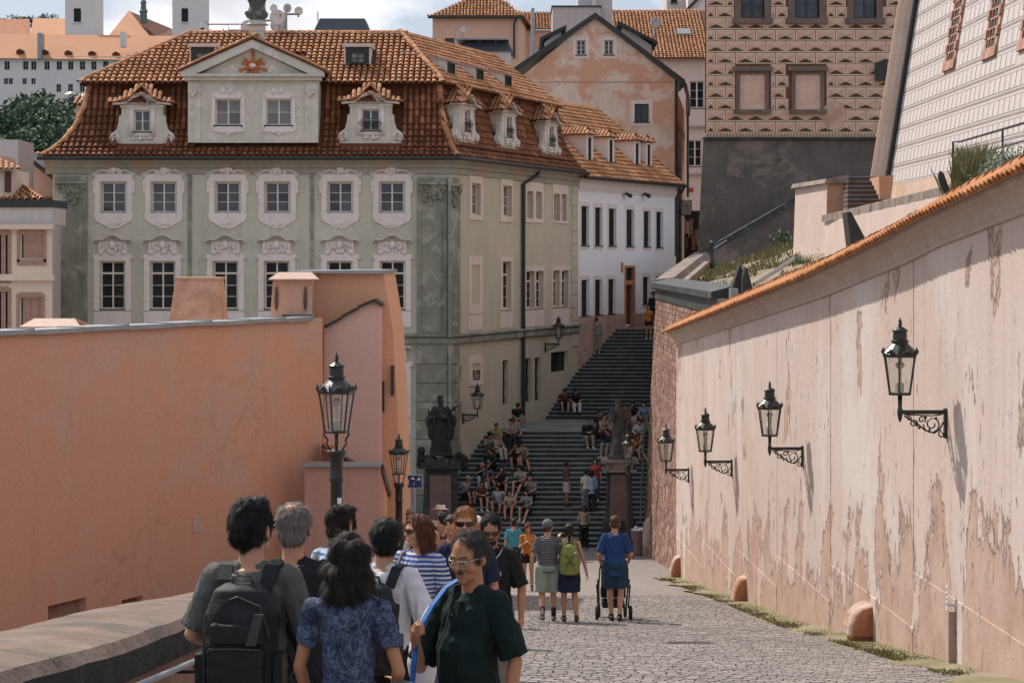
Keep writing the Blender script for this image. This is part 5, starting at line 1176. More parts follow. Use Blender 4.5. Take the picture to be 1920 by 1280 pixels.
m = MB(); a, b = P(515, 60, 93), P(548, 76, 93); m.box(a.x, b.x, 93, 95, b.z-.5, a.z); ob('mast_base', m, M_['gutter'], MA)
dish(520.5, 33.5, 15, 92.6, 'large front satellite dish with small red mark', .15, (526, 66)); dish(521, 48, 14, 93.4, 'satellite dish partly hidden below the large one', 0); dish(513, 15.5, 7.5, 93.2, 'small round dish left on the mast', .6, (520, 20)); dish(539, 15.5, 8.5, 93.1, 'drum dish at the mast top', -.4); dish(560, 21, 8.2, 93.0, 'small dish at the end of the right arm', -.2, (559, 33)); dish(465, 52, 14, 92.4, 'big dish half hidden behind the urn pedestal', .3, (470, 74))
dish(868, 56, 6, 120, 'small white dish before the peach wall', 0, (866, 72)); dish(1229.5, 43.5, 10.5, 130, 'grey dish on the gable house roof before the tiles', .2, (1227, 75), M_['lav'])
m = MB(); m.prism([(P(524, 32, 92.3).x, P(0, 33, 92.3).z), (P(530, 0, 92.3).x, P(0, 33, 92.3).z), (P(527, 0, 92.3).x, P(0, 26, 92.3).z)], 92.1, 92.12); ob('dish_mark', m, simple('faded_red', (.5, .2, .17), .6), bpy.data.objects['satellite_dish'])
CC = empty('roof_camera', P(460, 62, 91), 'white security camera on a long roof pole', 'camera'); m = MB(); m.tube([P(456, 57, 91), P(428, 57, 91), P(428, 46, 91), P(388, 46, 91), P(388, 41, 91), P(381, 40, 91), P(379.5, 48, 91)], .035, 5); m.tube([P(428, 46, 91), P(456, 46, 91)], .03, 5); ob('camera_arm', m, M_['zinc'], CC)
m = MB(); m.lathe([(.02, .18), (.09, .16), (.1, 0), (.1, -.06)], 10, P(379.5, 50, 91)); c_ = ob('camera_head', m, M_['dish'], CC); m = MB(); m.ball(P(379.5, 53, 91), .085, n=10, m=6); ob('camera_dome', m, M_['metal_dk'], c_, smooth=True)
RODS = {394: 'short thin rod on the ridge under the camera arm', 419: 'thin rod on the ridge between camera and urn', 596: 'thin rod beside the dark blue capped shaft', 854: 'thin rod before the peach hipped house', 497: 'tall thin rod directly right of the urn'}
for x, y0, y1 in ((394, 55, 75), (419, 54, 74), (596, 22, 40), (854, 50, 78), (497, -10, 70)):
 m = MB(); m.tube([P(x, y1, 94), P(x, y0, 94)], .025, 4); ob('lightning_rod', m, M_['zinc'], label=RODS[x], cat='antenna', group='thin rods on the skyline')
# ================================================================== sgraffito palace
YS = 115.0; kS = YS/F
SG = empty('sgraffito_palace', P(1490, 470, YS), 'palace with brown pyramid sgraffito blocks on a dark plinth', 'palace')
def sx_(x): return (x-960)*kS
def sz_(y): return (HY-y)*kS
M_['sg_joint'] = plaster('sgraffito_dark_joint', (.17, .085, .052), .25, .8, 8)
M_['sg_light'] = plaster('sgraffito_light_edge', (.78, .56, .42), .10, 1.0, 8, (.66, .42, .27), .5, .8, .2)
M_['sg_field'] = plaster('sgraffito_field', (.64, .40, .29), .15, .9, 8, (.42, .25, .17), .6, .6, .3)
M_['sg_field2'] = plaster('sgraffito_field_pink', (.71, .485, .38), .12, .9, 8, (.47, .30, .22), .5, .7, .2)
M_['sg_dark'] = plaster('sgraffito_dark', (.08, .06, .038), .2, 1.5, 8)
M_['stone_fr'] = plaster('brown_stone_frame', (.20, .145, .12), .2, 1.0, 8, (.12, .09, .075), .6, 1.2, .4)
tops = [(1389, 1433, -45, 35), (1490, 1536, -45, 35), (1600, 1643, -45, 35)]
m = MB(); m.T = Matrix.Translation((0, YS, 0)); oo = [(sx_(a), sx_(b), sz_(d), sz_(c)) for a, b, c, d in tops]
wall_grid(m, sx_(1322), sx_(1720), sz_(258), sz_(-60), oo, .35)
m.quad((sx_(1322)*1.25, 25, sz_(258)), (sx_(1322), 0, sz_(258)), (sx_(1322), 0, sz_(-60)), (sx_(1322)*1.25, 25, sz_(-60))); SW = ob('wall', m, M_['sg_joint'], SG)
def sg_mesh(w):
 h = 20.2*kS; b = .055; q = MB(); i = [(b, b), (w-b, b), (w-b, h-b), (b, h-b)]; ov = [(0, 0), (w, 0), (w, h), (0, h)]; t_ = -.012
 p3 = lambda p: (p[0], t_, p[1])
 for k in range(4): q.quad(p3(ov[k]), p3(ov[(k+1) % 4]), p3(i[(k+1) % 4]), p3(i[k]))
 c = (w/2, h*.46); q.mi = 1; q.quad(p3(i[1]), p3(i[2]), p3(c)); q.mi = 2; q.quad(p3(i[2]), p3(i[3]), p3(c)); q.mi = 1; q.quad(p3(i[3]), p3(i[0]), p3(c)); q.mi = 3; q.quad(p3(i[0]), p3(i[1]), p3(c))
 q.mi = 0
 for k in range(4): q.quad((ov[k][0], 0, ov[k][1]), (ov[(k+1) % 4][0], 0, ov[(k+1) % 4][1]), p3(ov[(k+1) % 4]), p3(ov[k]))
 return q.mesh('sgraffito_block', [M_['sg_light'], M_['sg_field'], M_['sg_field2'], M_['sg_dark']])
_sg = {}
frames = [(1376, 1446, -60, 40), (1477, 1550, -60, 40), (1588, 1656, -60, 40), (1378, 1446, 128, 212), (1478, 1550, 128, 212)]
row = 0; y = 249.0; rg = random.Random(4)
while y > -50:
 y0, y1 = y-20.2, y; edges = []; x = 1324.5; first = (35.5 if row % 2 else 16)
 while x < 1700:
  w = first if first else 36.2; first = None; edges.append((x, min(x+w, 1706))); x += w+1.4
 for (a, b) in edges:
  for (p0, p1, q0, q1) in frames:
   if q0 < (y0+y1)/2 < q1:
    if a >= p0 and b <= p1: a = b
    elif a < p0 < b and b <= p1: b = p0
    elif p0 <= a < p1 < b: a = p1
  if b-a < 5: continue
  kk_ = round(b-a, 1)
  if kk_ not in _sg: _sg[kk_] = sg_mesh(kk_*kS)
  link('sgraffito_block', _sg[kk_], SW, True, Matrix.Translation((sx_(a), YS-.001, sz_(y1))))
 y -= 21.55; row += 1
m = MB(); m.box(sx_(1322), sx_(1690), YS-.03, YS-.001, sz_(256.5), sz_(250)); ob('rope_band', m, M_['sg_light'], SG)
m = MB()
for x in range(1324, 1640, 6): m.prism([(sx_(x), sz_(255)), (sx_(x+3), sz_(255)), (sx_(x+5), sz_(251.5)), (sx_(x+2), sz_(251.5))], YS-.04, YS-.03)
ob('rope_pattern', m, M_['sg_dark'], SG, kind='stuff')
rg = random.Random(2); m = MB(); m.prism([(sx_(1562+(20+6*rg.random())*math.cos(w)), sz_(216+(22+9*rg.random())*math.sin(w))) for w in np.linspace(0, 6.1, 22)][::-1], YS-.022, YS-.013); ob('bare_patch', m, M_['sg_field'], SW)
for (a, b, c, d) in ((1380, 1441, 134, 206), (1484, 1545, 134, 206)):                                 # blind windows
 r = empty('blind_window', (0, 0, 0)); r.parent = SG; r.location = V(sx_(a), YS, sz_(d))-SG.location; w_, h_ = (b-a)*kS, (d-c)*kS; f_ = .2
 m = MB(); m.box(0, f_, -.12, 0, 0, h_); m.box(w_-f_, w_, -.12, 0, 0, h_); m.box(f_, w_-f_, -.119, 0, h_-.16, h_); m.box(-.2, w_+.2, -.26, 0, h_, h_+.24); m.box(-.14, w_+.14, -.22, 0, -.2, 0); ob('stone_frame', m, M_['stone_fr'], r, world=False)
 m = MB(); m.box(f_, w_-f_, -.03, -.002, 0, h_-.16); ob('blind_panel', m, M_['sg_field2'], r, world=False)
 m = MB()
 for q in ((f_+.18, w_-f_-.18, .28, .30), (f_+.18, w_-f_-.18, h_-.46, h_-.44), (f_+.18, f_+.2, .28, h_-.44), (w_-f_-.2, w_-f_-.18, .28, h_-.44)): m.box(q[0], q[1], -.034, -.03, q[2], q[3])
 ob('scored_line', m, M_['sg_field'], r, world=False, kind='stuff')
for (a, b, c, d) in tops:
 w_, h_ = (b-a)*kS, (d-c)*kS; wo = window(SG, Matrix.Translation((sx_(a), YS+.2, sz_(d))), w_, h_, 2, 3, None, 'wood_dk', 'glass', .09, True)
 m = MB(); m.box(sx_(a)-.34, sx_(a), YS-.1, YS+.2, sz_(d), sz_(c)); m.box(sx_(b), sx_(b)+.34, YS-.1, YS+.2, sz_(d), sz_(c)); m.box(sx_(a)-.45, sx_(b)+.45, YS-.22, YS+.1, sz_(d)-.3, sz_(d)-.002); ob('stone_frame', m, M_['stone_fr'], SG)
m = MB(); m.box(sx_(1640), sx_(1662), YS-.3, YS-.02, sz_(152), sz_(118)); ob('side_box', m, M_['wood_dk'], SG)
M_['plinth_dk'] = plaster('dark_damp_plinth', (.135, .12, .105), .3, .35, 6, (.26, .21, .18), .75, .3, .6, .4)  # dark brown with lighter blotches, shared by plinth and ramp wall
m = MB(); m.hexa([(sx_(1296), YS-1.2, -4), (sx_(1740), YS-1.2, -4), (sx_(1740), YS+20, -4), (sx_(1296)*1.2, YS+20, -4)], [(sx_(1318), YS-.25, sz_(262)), (sx_(1740), YS-.25, sz_(262)), (sx_(1740), YS+20, sz_(262)), (sx_(1318)*1.2, YS+20, sz_(262))]); ob('plinth', m, M_['plinth_dk'], SG)
m = MB(); m.box(sx_(1317), sx_(1690), YS-.45, YS, sz_(262), sz_(258.5)); ob('plinth_cap', m, M_['copper'], SG)
# dark ramp wall running up before the plinth
RW = empty('ramp_wall', P(1420, 470, 108), 'dark shaded ramp wall rising diagonally before the plinth', 'wall')
a, b = P(1300, 492, 108), P(1560, 342, 112); m = MB(); m.hexa([(a.x, a.y, -4), (b.x, b.y, -4), (b.x, b.y+.6, -4), (a.x, a.y+.6, -4)], [a, b, b+V(0, .6, 0), a+V(0, .6, 0)]); ob('wall_body', m, M_['plinth_dk'], RW)
m = MB(); u_ = V(0, 0, .32); m.hexa([a+V(0, -.12, 0), b+V(0, -.12, 0), b+V(0, .8, 0), a+V(0, .8, 0)], [a+V(0, -.12, 0)+u_, b+V(0, -.12, 0)+u_, b+V(0, .8, 0)+u_, a+V(0, .8, 0)+u_]); ob('wall_cap', m, M_['copper'], RW)
# garden bank
M_['bank'] = plaster('dry_grass_bank', (.235, .185, .14), .3, .7, 5, (.24, .23, .09), .8, .35, .0, .8)
bk_ = MB(); N = 10
A, B, C, D = P(1300, 548, 66), P(1560, 560, 50), P(1560, 425, 100), P(1318, 515, 96)
vv = []
for i in range(N+1):
 for j in range(N+1):
  u, v = i/N, j/N; p = A*(1-u)*(1-v)+B*u*(1-v)+C*u*v+D*(1-u)*v; p.z += .25*mnoise.noise(Vector((p.x*.4, p.y*.2, 0))); vv.append(p)
bk_.add(vv, [(i*(N+1)+j, (i+1)*(N+1)+j, (i+1)*(N+1)+j+1, i*(N+1)+j+1) for i in range(N) for j in range(N)])
ob('garden_bank', bk_, M_['bank'], kind='structure', smooth=True)
def blades(name, pts, hmin, hmax, w, seed, mat, label, lean=.35):
 rg = random.Random(seed); m = MB()
 for p in pts:
  h = rg.uniform(hmin, hmax); a = rg.random()*6.28; c, s_ = math.cos(a)*w, math.sin(a)*w; lx, ly = rg.gauss(0, lean)*h, rg.gauss(0, lean)*h
  m.add([(p[0]-c, p[1]-s_, p[2]), (p[0]+c, p[1]+s_, p[2]), (p[0]+lx*.5+c*.6, p[1]+ly*.5, p[2]+h*.6), (p[0]+lx, p[1]+ly, p[2]+h)], [(0, 1, 2), (0, 2, 3)])
 return ob(name, m, mat, kind='stuff', label=label, cat='grass')
rg = random.Random(8); pts = []
def bankp(u, v): return A*(1-u)*(1-v)+B*u*(1-v)+C*u*v+D*(1-u)*v
for i in range(9000):
 u, v = rg.random(), rg.random(); p = bankp(u, v)
 if mnoise.noise(Vector((p.x*.9, p.y*.35, 4)))+(v-.5)*.7 > .08: pts.append((p.x, p.y, p.z-.02))
blades('bank_grass', pts, .1, .32, .03, 3, M_['grass'], 'patchy grass on the dry bank above the pink wall')
M_['leaf'] = rnd_mat('shrub_leaf', (.055, .085, .04), (.11, .15, .07), (.17, .20, .11), .7)
def shrub(name, c, r, n, seed, label, leaf=.06, mat='leaf', sz=(1, 1, 1), cat='shrub', stem=True):
 rg = random.Random(seed); c = Vector(c); E = empty(name, c, label, cat); m = MB()
 for i in range(n):
  d = Vector((rg.gauss(0, 1), rg.gauss(0, 1), rg.gauss(0, 1))).normalized()*(rg.random()**.4)*r; d = Vector((d.x*sz[0], d.y*sz[1], abs(d.z)*sz[2])); d *= 1+.35*mnoise.noise(d*2.2/r+Vector((seed, 0, 0)))
  p = c+d; a = Vector((rg.gauss(0, 1), rg.gauss(0, 1), rg.gauss(0, 1))).normalized(); b = a.orthogonal().normalized(); L = leaf*rg.uniform(.6, 1.4)
  m.add([p-a*L, p+b*L*.5, p+a*L, p-b*L*.5], [(0, 1, 2, 3)])
 ob('foliage', m, M_[mat], E)
 if stem:
  m = MB()
  for k in range(4): q = Vector((rg.uniform(-.4, .4)*r*sz[0], rg.uniform(-.4, .4)*r*sz[1], r*.6*sz[2])); m.tube([c-V(0, 0, .1), c+q*.5, c+q], [.03*r+.01, .02*r+.008, .006], 5)
  ob('stem', m, M_['wood_dk'], E)
 return E
shrub('weed_clump', P(1472, 452, 92), .55, 160, 2, 'pale green weed clump on the bank crest', .1, 'leaf', (1.3, 1, .9)); shrub('weed_clump', P(1522, 446, 88), .4, 110, 3, 'small weed clump beside the orange pier', .1, 'leaf', (1, 1, 1.2)); shrub('weed_clump', P(1487, 492, 62), .3, 80, 5, 'low dark weed in the middle of the bank', .06)
# iron post with hook and cable on the bank
PO = empty('iron_post', P(1335, 503, 84), 'dark iron bollard with curved top on the wall above the stairs', 'bollard'); m = MB(); m.lathe([(.09, 0), (.09, .3), (.07, .34), (.07, .9), (.1, .95), (.1, 1.02), (.04, 1.08)], 10, P(1335, 503, 84)); ob('post', m, M_['gutter'], PO, smooth=True); m = MB(); m.tube([P(1335, 468, 84), P(1360, 452, 92), P(1362, 450, 93)], .02, 5); ob('cable', m, M_['zinc'], PO)
# stone gutter beside the coping
m = MB(); a, b = P(1278, 530, 72), P(1325, 490, 86); s_ = V(.12, 0, 0); m.hexa([a-V(.1, 0, .2), a+V(.1, 0, -.2), b+V(.1, 0, -.2), b-V(.1, 0, .2)], [a-V(.1, 0, 0), a+V(.1, 0, 0), b+V(.1, 0, 0), b-V(.1, 0, 0)]); ob('drain_channel', m, M_['stone_cap'], label='pale stone channel behind the dark coping', cat='channel')
# dark metal fins standing behind the tiled wall
def fin(pts, Y, th, label):
 o = slab('metal_fin', pts, Y, Y+th, M_['gutter'], None); tag(o, label, 'fin', 'dark metal fins behind the pink wall')
fin([(1373, 545), (1376, 532), (1388, 494), (1391, 500), (1391, 550)], 52, .5, 'left one of the two dark pointed fins behind the tiles'); fin([(1392, 548), (1393, 520), (1399, 500), (1402, 504), (1411, 540)], 51.5, .5, 'right one of the two dark pointed fins behind the tiles'); fin([(1600, 500), (1588, 398), (1596, 397), (1622, 446), (1622, 500)], 34, .5, 'single dark wedge fin before the stone coping')
m = MB(); a = P(1370, 556, 50); b = P(1384, 541, 50); m.box(a.x, b.x, 50, 50.4, a.z-.3, b.z); ob('service_box', m, M_['zinc'], label='small grey box at the foot of the twin fins', cat='box')
m = MB()
for k in range(3): m.tube([P(1412, 532+k*2.5, 52), P(1490, 482+k*2.5, 40)], .02, 5);
ob('pipe_bundle', m, M_['zinc'], label='three thin grey pipes running along the tiled wall', cat='pipes', kind='stuff')
# pier, steps and lower wall right of the bank
M_['pier_or'] = plaster('orange_pier', (.56, .30, .19), .12, .8, 8, (.48, .32, .23), .5, 1, .3)
M_['pier_lt'] = plaster('pale_pier', (.60, .47, .41), .1, .8, 8)
PR = empty('stair_pier', P(1565, 460, 75), 'orange plastered pier at the foot of the small garden steps', 'pier')
def hx(p4, dy): b = [Vector(p) for p in p4]; return b
a, b = P(1545, 480, 75), P(1588, 480, 75); c, d = P(1551, 344, 75), P(1588, 344, 75)
m = MB(); m.hexa([(a.x, 75, a.z-2), (b.x, 75, a.z-2), (b.x, 80, a.z-2), (a.x-.5, 80, a.z-2)], [(c.x, 75, c.z), (d.x, 75, c.z), (d.x, 80, c.z), (c.x-.45, 80, c.z)]); m.m = [0, 0, 1, 0, 0, 0]; ob('pier_body', m, [M_['pier_lt'], M_['pier_or']], PR)  # shaded front and lit sides put into the colour: orange front, paler rest
m = MB(); a, b = P(1543, 344, 75), P(1589, 334, 75); m.hexa([(c.x-.12, 74.85, c.z), (d.x+.05, 74.85, c.z), (d.x+.05, 80.1, c.z), (c.x-.62, 80.1, c.z)], [(c.x-.05, 74.85, c.z+.16), (d.x+.05, 74.85, c.z+.3), (d.x+.05, 80.1, c.z+.3), (c.x-.55, 80.1, c.z+.16)]); ob('pier_cap', m, M_['stone_cap'], PR)
GS = empty('garden_steps', P(1620, 400, 74), 'narrow dark garden steps between the orange pier and the white palace', 'steps')
for i in range(8):
 y = 400-i*8.4; p0, p1 = P(1589, y, 72+i*.42), P(1655, y, 72+i*.42); m = MB(); m.box(p0.x, p1.x, p0.y, p0.y+.9, p0.z-.6, p0.z+.15); m.mi = 1; m.box(p0.x, p1.x, p0.y-.03, p0.y+.9, p0.z+.151, p0.z+.19); ob('step', m, [M_['door_br'], M_['tread']], GS)
PR2 = empty('stair_pier', P(1662, 385, 73), 'tapering orange buttress at the foot of the white palace', 'pier')
m = MB(); q = [P(1650, 400, 73), P(1668, 392, 73), P(1676, 328, 73), P(1648, 331, 73)]; m.prism([(p.x, p.z) for p in q], 73, 75.5); ob('buttress_body', m, M_['pier_or'], PR2)
LWALL = empty('low_wall', P(1640, 400, 60), 'low pale wall with grey stone coping above the tiled wall', 'wall')
q0, q1 = P(1551, 416, 60), P(1790, 362, 45); m = MB(); m.hexa([(q0.x, q0.y, q0.z-2.5), (q1.x, q1.y, q1.z-2.5), (q1.x, q1.y+.5, q1.z-2.5), (q0.x, q0.y+.5, q0.z-2.5)], [q0, q1, q1+V(0, .5, 0), q0+V(0, .5, 0)]); ob('wall_body', m, M_['pier_lt'], LWALL)
for i in range(10):
 a = q0.lerp(q1, i/10)+V(-.06 if i == 0 else .01, -.1, 0); b = q0.lerp(q1, (i+1)/10)+V(0, -.1, 0); u_ = V(0, 0, .2); m = MB(); m.hexa([a, b, b+V(0, .75, 0), a+V(0, .75, 0)], [a+u_, b+u_, b+V(0, .75, 0)+u_, a+V(0, .75, 0)+u_]); ob('coping_stone', m, M_['stone_cap'], LWALL)
# ================================================================== white sgraffito palace on the right
WP = empty('white_palace', V(15.5, 75, 2), 'battered white palace wall with scored block lines on the right', 'palace')
X0, YF, BAT = 14.9, 84.5, .16                                      # foot line X at z=3, far end, batter
def wp(y, z, d=0): return Vector((X0+(z-3)*BAT-d, y, z+d*BAT))
M_['wp'] = plaster('white_scored_render', (.53, .475, .45), .06, .5, 8, (.46, .395, .36), .5, .5, .3)
M_['wp_line'] = plaster('grey_scored_line', (.27, .23, .22), .12, 1)
M_['wp_pale'] = plaster('pale_scored_field', (.58, .53, .51), .05, .6, 8)
m = MB(); m.hexa([wp(38, 0), wp(38, 0)+V(9, 0, 0), wp(YF, 0)+V(9, 0, 0), wp(YF, 0)], [wp(38, 17), wp(38, 17)+V(5, 0, 0), wp(YF, 17)+V(5, 0, 0), wp(YF, 17)]); WB = ob('wall', m, M_['wp'], WP)
wwin = [(74.8, 76.4, 7.1, 9.9), (68.3, 69.9, 6.9, 10.2), (71.6, 73.2, 10.3, 12.2), (63.0, 64.8, 6.7, 9.8)]
RH = .74; BWD = .72; its = []
bm_ = MB(); bm_.T = None
tilt = Matrix.Rotation(math.atan(BAT), 4, 'Y')
# block: local x = outward(-X), y along, z up
blk = MB(); w_, h_, b_ = BWD-.05, RH-.22, .028
blk.add([(0, 0, 0), (0, w_, 0), (0, w_, h_), (0, 0, h_), (0, b_, b_), (0, w_-b_, b_), (0, w_-b_, h_-b_), (0, b_, h_-b_), (0, w_*.55, b_), (0, w_*.55, h_-b_)], [(0, 4, 5, 8), (0, 1, 5, 4), (1, 2, 6, 5), (2, 3, 7, 6), (3, 0, 4, 7), (4, 7, 9, 8), (8, 9, 6, 5)])
blk.f = [f for f in blk.f if f != (0, 4, 5, 8)]; blk.m = [0, 0, 0, 0, 1, 2]
z = 3.05; row = 0
while z < 14:
 y = YF-.6-(BWD/2 if row % 2 else 0)
 while y > 45:
  if not any(a-.5 < y+BWD/2 < b+.5 and c-.4 < z+RH/2 < d+.4 for a, b, c, d in wwin):
   p = wp(y, z, .006); its.append(Matrix.Translation(p) @ tilt)
  y -= BWD
 z += RH; row += 1
place_tiles(its, WB, blk, [M_['wp_line'], M_['wp_pale'], M_['wp']], 300, 'scored_block', key=lambda M: 0 if M.translation.y > 59 and M.translation.z < .0306*4*M.translation.y+.4 else 1)
z = 3.05;
while z < 14:
 m = MB(); a, b = wp(45, z-.13, .006), wp(YF-.2, z-.13, .006); up = Vector((BAT, 0, 1)).normalized()*.075; m.quad(a, b, b+up, a+up); ob('painted_band', m, M_['wp_line'], WB); z += RH
M_['rusty'] = plaster('red_stone_surround', (.42, .235, .175), .25, 2, 9, (.52, .35, .28), .6, 2, .2, .6)
for (a, b, c, d) in wwin:
 r = empty('barred_window', (0, 0, 0)); r.parent = WP; r.location = wp((a+b)/2, c)-WP.location; T = tilt
 m = MB(); m.T = T; e = .34; W2, H2 = (b-a), (d-c); rg = random.Random(int(a))
 for (y0, y1, z0, z1) in ((-W2/2, W2/2, -e, 0), (-W2/2, W2/2, H2, H2+e)): m.box(-.10, .02, y0-e*.6, y1+e*.6, z0, z1)
 n = int(H2/.3)
 for sx in (-1, 1):
  for i in range(n): m.box(-.06-.05*(i % 2), .02, sx*W2/2-e*.45, sx*W2/2+e*.45, i*H2/n+.015, (i+1)*H2/n-.015)
 ob('stone_surround', m, M_['rusty'], r, world=False)
 m = MB(); m.T = T; m.box(-.012, .0, -W2/2+.1, W2/2-.1, .02, H2-.02); ob('glass', m, M_['glass_dk'], r, world=False)
 m = MB(); m.T = T
 for i in range(1, 4): m.box(-.05, -.03, -W2/2+W2*i/4-.03, -W2/2+W2*i/4+.03, 0, H2)
 for i in range(1, n): m.box(-.056, -.026, -W2/2, W2/2, i*H2/n-.03, i*H2/n+.03)
 ob('grille', m, M_['rusty'], r, world=False)
# corner strip with painted stripes, and downpipe
m = MB(); m.hexa([wp(YF+.02, 0)+V(-.75, 0, 0), wp(YF+.02, 0)+V(.3, 0, 0), wp(YF+1, 0)+V(.3, 0, 0), wp(YF+1, 0)+V(-.6, 0, 0)], [wp(YF+.02, 17)+V(-.75, 0, 0), wp(YF+.02, 17)+V(.3, 0, 0), wp(YF+1, 17)+V(.3, 0, 0), wp(YF+1, 17)+V(-.6, 0, 0)]); ob('corner_strip', m, M_['sg_light'], WP)
for dx in (-.62, -.42, -.22):
 m = MB(); a, b = wp(YF+.005, 3.2)+V(dx, 0, 0), wp(YF+.005, 17)+V(dx, 0, 0); m.quad(a, a+V(.09, 0, 0), b+V(.09, 0, 0), b); ob('painted_stripe', m, M_['wp_pale'], WP)
m = MB(); m.tube([wp(YF-.15, 3.2, .1), wp(YF-.15, 17, .1)], .08, 8); ob('downpipe', m, M_['gutter'], WP)
m = MB(); m.hexa([wp(38, 0, .05), wp(38, 0, -.2), wp(YF, 0, -.2), wp(YF, 0, .05)], [wp(38, 2.95, .05), wp(38, 2.95, -.2), wp(YF, 2.95, -.2), wp(YF, 2.95, .05)]); ob('foot_band', m, plaster('stained_foot', (.58, .42, .33), .15, .8, 8, (.46, .28, .18), .6, .7, .6), WP)
# railing, dish and planting behind the tiled coping
RL = empty('railing', P(1786, 345, 40), 'thin dark railing above the planting on the right', 'railing')
m = MB(); m.tube([P(1787, 350, 40), P(1787, 266, 40), P(1800, 266, 39.6), P(1930, 228, 32)], .022, 6); ob('top_rail', m, M_['metal_dk'], RL)
m = MB(); m.tube([P(1787, 297, 40), P(1805, 296, 39.6), P(1930, 262, 32)], .016, 6); ob('mid_rail', m, M_['metal_dk'], RL)
m = MB(); m.tube([P(1787, 329, 40), P(1840, 320, 37)], .014, 6); ob('low_rail', m, M_['metal_dk'], RL)
m = MB(); m.tube([P(1880, 244, 34.6), P(1880, 330, 34.6)], .018, 6); ob('rail_post', m, M_['metal_dk'], RL)
FD = empty('spotlight', P(1776, 380, 34), 'dark leaf shaped spotlight back standing behind the tiled coping', 'spotlight')
m = MB(); pl_ = [(1775, 372), (1766, 352), (1760, 334), (1761, 324), (1764, 320), (1770, 326), (1777, 345), (1785, 365), (1786, 374)]; o = slab('shade', pl_, 34, 34.1, M_['gutter'], FD); m = MB(); m.tube([P(1776, 362, 34.05), P(1770, 385, 34.05)], .03, 6); m.tube([P(1784, 368, 34.05), P(1783, 382, 34.05)], .02, 6); ob('bracket', m, M_['gutter'], FD)
rg = random.Random(31); pts = []
for i in range(1500):
 x = rg.gauss(1822, 13); Yq = rg.uniform(31, 33); p = P(x, 362-(x-1790)*.30+8, Yq); pts.append(tuple(p))
blades('tall_grass', pts, .35, .75, .012, 6, M_['grass'], 'tall green grass tuft behind the coping by the railing', .18)
M_['leaf_gr'] = rnd_mat('grey_green_leaf', (.13, .16, .10), (.24, .27, .19), (.34, .36, .28), .8)
for i, (x, y, r, lab) in enumerate(((1862, 338, .36, 'grey green lavender bush behind the coping, left of the two'), (1905, 318, .42, 'grey green lavender bush at the right picture edge'))): shrub('lavender_bush', P(x, y+12, 31-i*2), r, 2600, 40+i, lab, .022, 'leaf_gr', (1.15, 1, 1))
shrub('wild_weed', P(1800, 372, 33), .16, 200, 45, 'small dry weed beside the dark spotlight', .02, 'leaf_gr')
# a terrace under all this, so that nothing floats
m = MB(); m.hexa([(wx(60)+.5, 60, -8), (16, 60, -8), (16, 10, -8), (wx(10)+.5, 10, -8)][::-1], [(wx(60)+.62, 60, -2.3), (16, 60, 0), (16, 10, 3.0), (wx(10)+.62, 10, 1.75)][::-1]); ob('upper_terrace', m, M_['bank'], kind='structure')
# ================================================================== far left: town, hill, monastery
CH = empty('cream_house', P(40, 640, 80), 'cream house with shuttered windows at the left edge', 'house')
YC = 80.0; kC = YC/F
def cr(x0, x1, y0, y1): return ((x0-960)*kC, (x1-960)*kC, (HY-y1)*kC, (HY-y0)*kC)
M_['cream'] = plaster('cream_render', (.76, .62, .51), .06, .5, 8, None, .5, 1, .25); M_['shut'] = simple('rose_brown_shutter', (.40, .24, .19), .7)
cw = [(37, 82, 438, 486), (-20, 16, 438, 520), (36, 79, 556, 625), (-20, 16, 545, 640)]
m = MB(); m.T = Matrix.Translation((0, YC, 0)); oo = [cr(*q) for q in cw]; w4 = cr(-160, 98, 426, 700)
wall_grid(m, w4[0], w4[1], -11.1, w4[3], oo, .2); m.quad((w4[1], 0, -11.1), (w4[1]-2.4, 9, -11.1), (w4[1]-2.4, 9, w4[3]), (w4[1], 0, w4[3])); ob('wall', m, M_['cream'], CH)
for (a, b, c, d) in oo:
 w = window(CH, Matrix.Translation((a, YC+.12, c)), b-a, d-c, 3, 1 if d-c < 1.2 else 2, None, 'frame', 'glass_dk', .05, False)
 for i in range(3): q = MB(); q.box(0, .3, -.04, -.015, .05, d-c-.05); q.T = None; s_ = ob('shutter', q, M_['shut'], w, world=False); s_.location = (.04+i*(b-a)/3+.08, 0, 0)
 m = MB(); e = .1
 for r4 in ((a-e, a, c-e, d+e), (b, b+e, c-e, d+e), (a, b, d, d+e*1.6), (a-e, b+e, c-e*2.2, c-.001)): m.box(r4[0], r4[1], YC-.04, YC-.001, r4[2], r4[3])
 ob('window_surround', m, M_['shut'], CH)
for (y0, y1, o_) in ((514, 526, .22), (421, 430, .25)): q = cr(-160, 102, y0, y1); m = MB(); m.box(q[0], q[1], YC-o_, YC+.1, q[2], q[3]); ob('cornice', m, M_['cream'], CH)
q = cr(-160, 92, 388, 421); m = MB(); m.box(q[0], q[1], YC+.6, YC+3, q[2], q[3]); ob('attic', m, M_['grey_wall'], CH)
q = cr(-160, 93, 374, 388); m = MB(); m.box(q[0], q[1], YC+.5, YC+3.2, q[2], q[3]); ob('attic_roof_edge', m, M_['gutter'], CH)
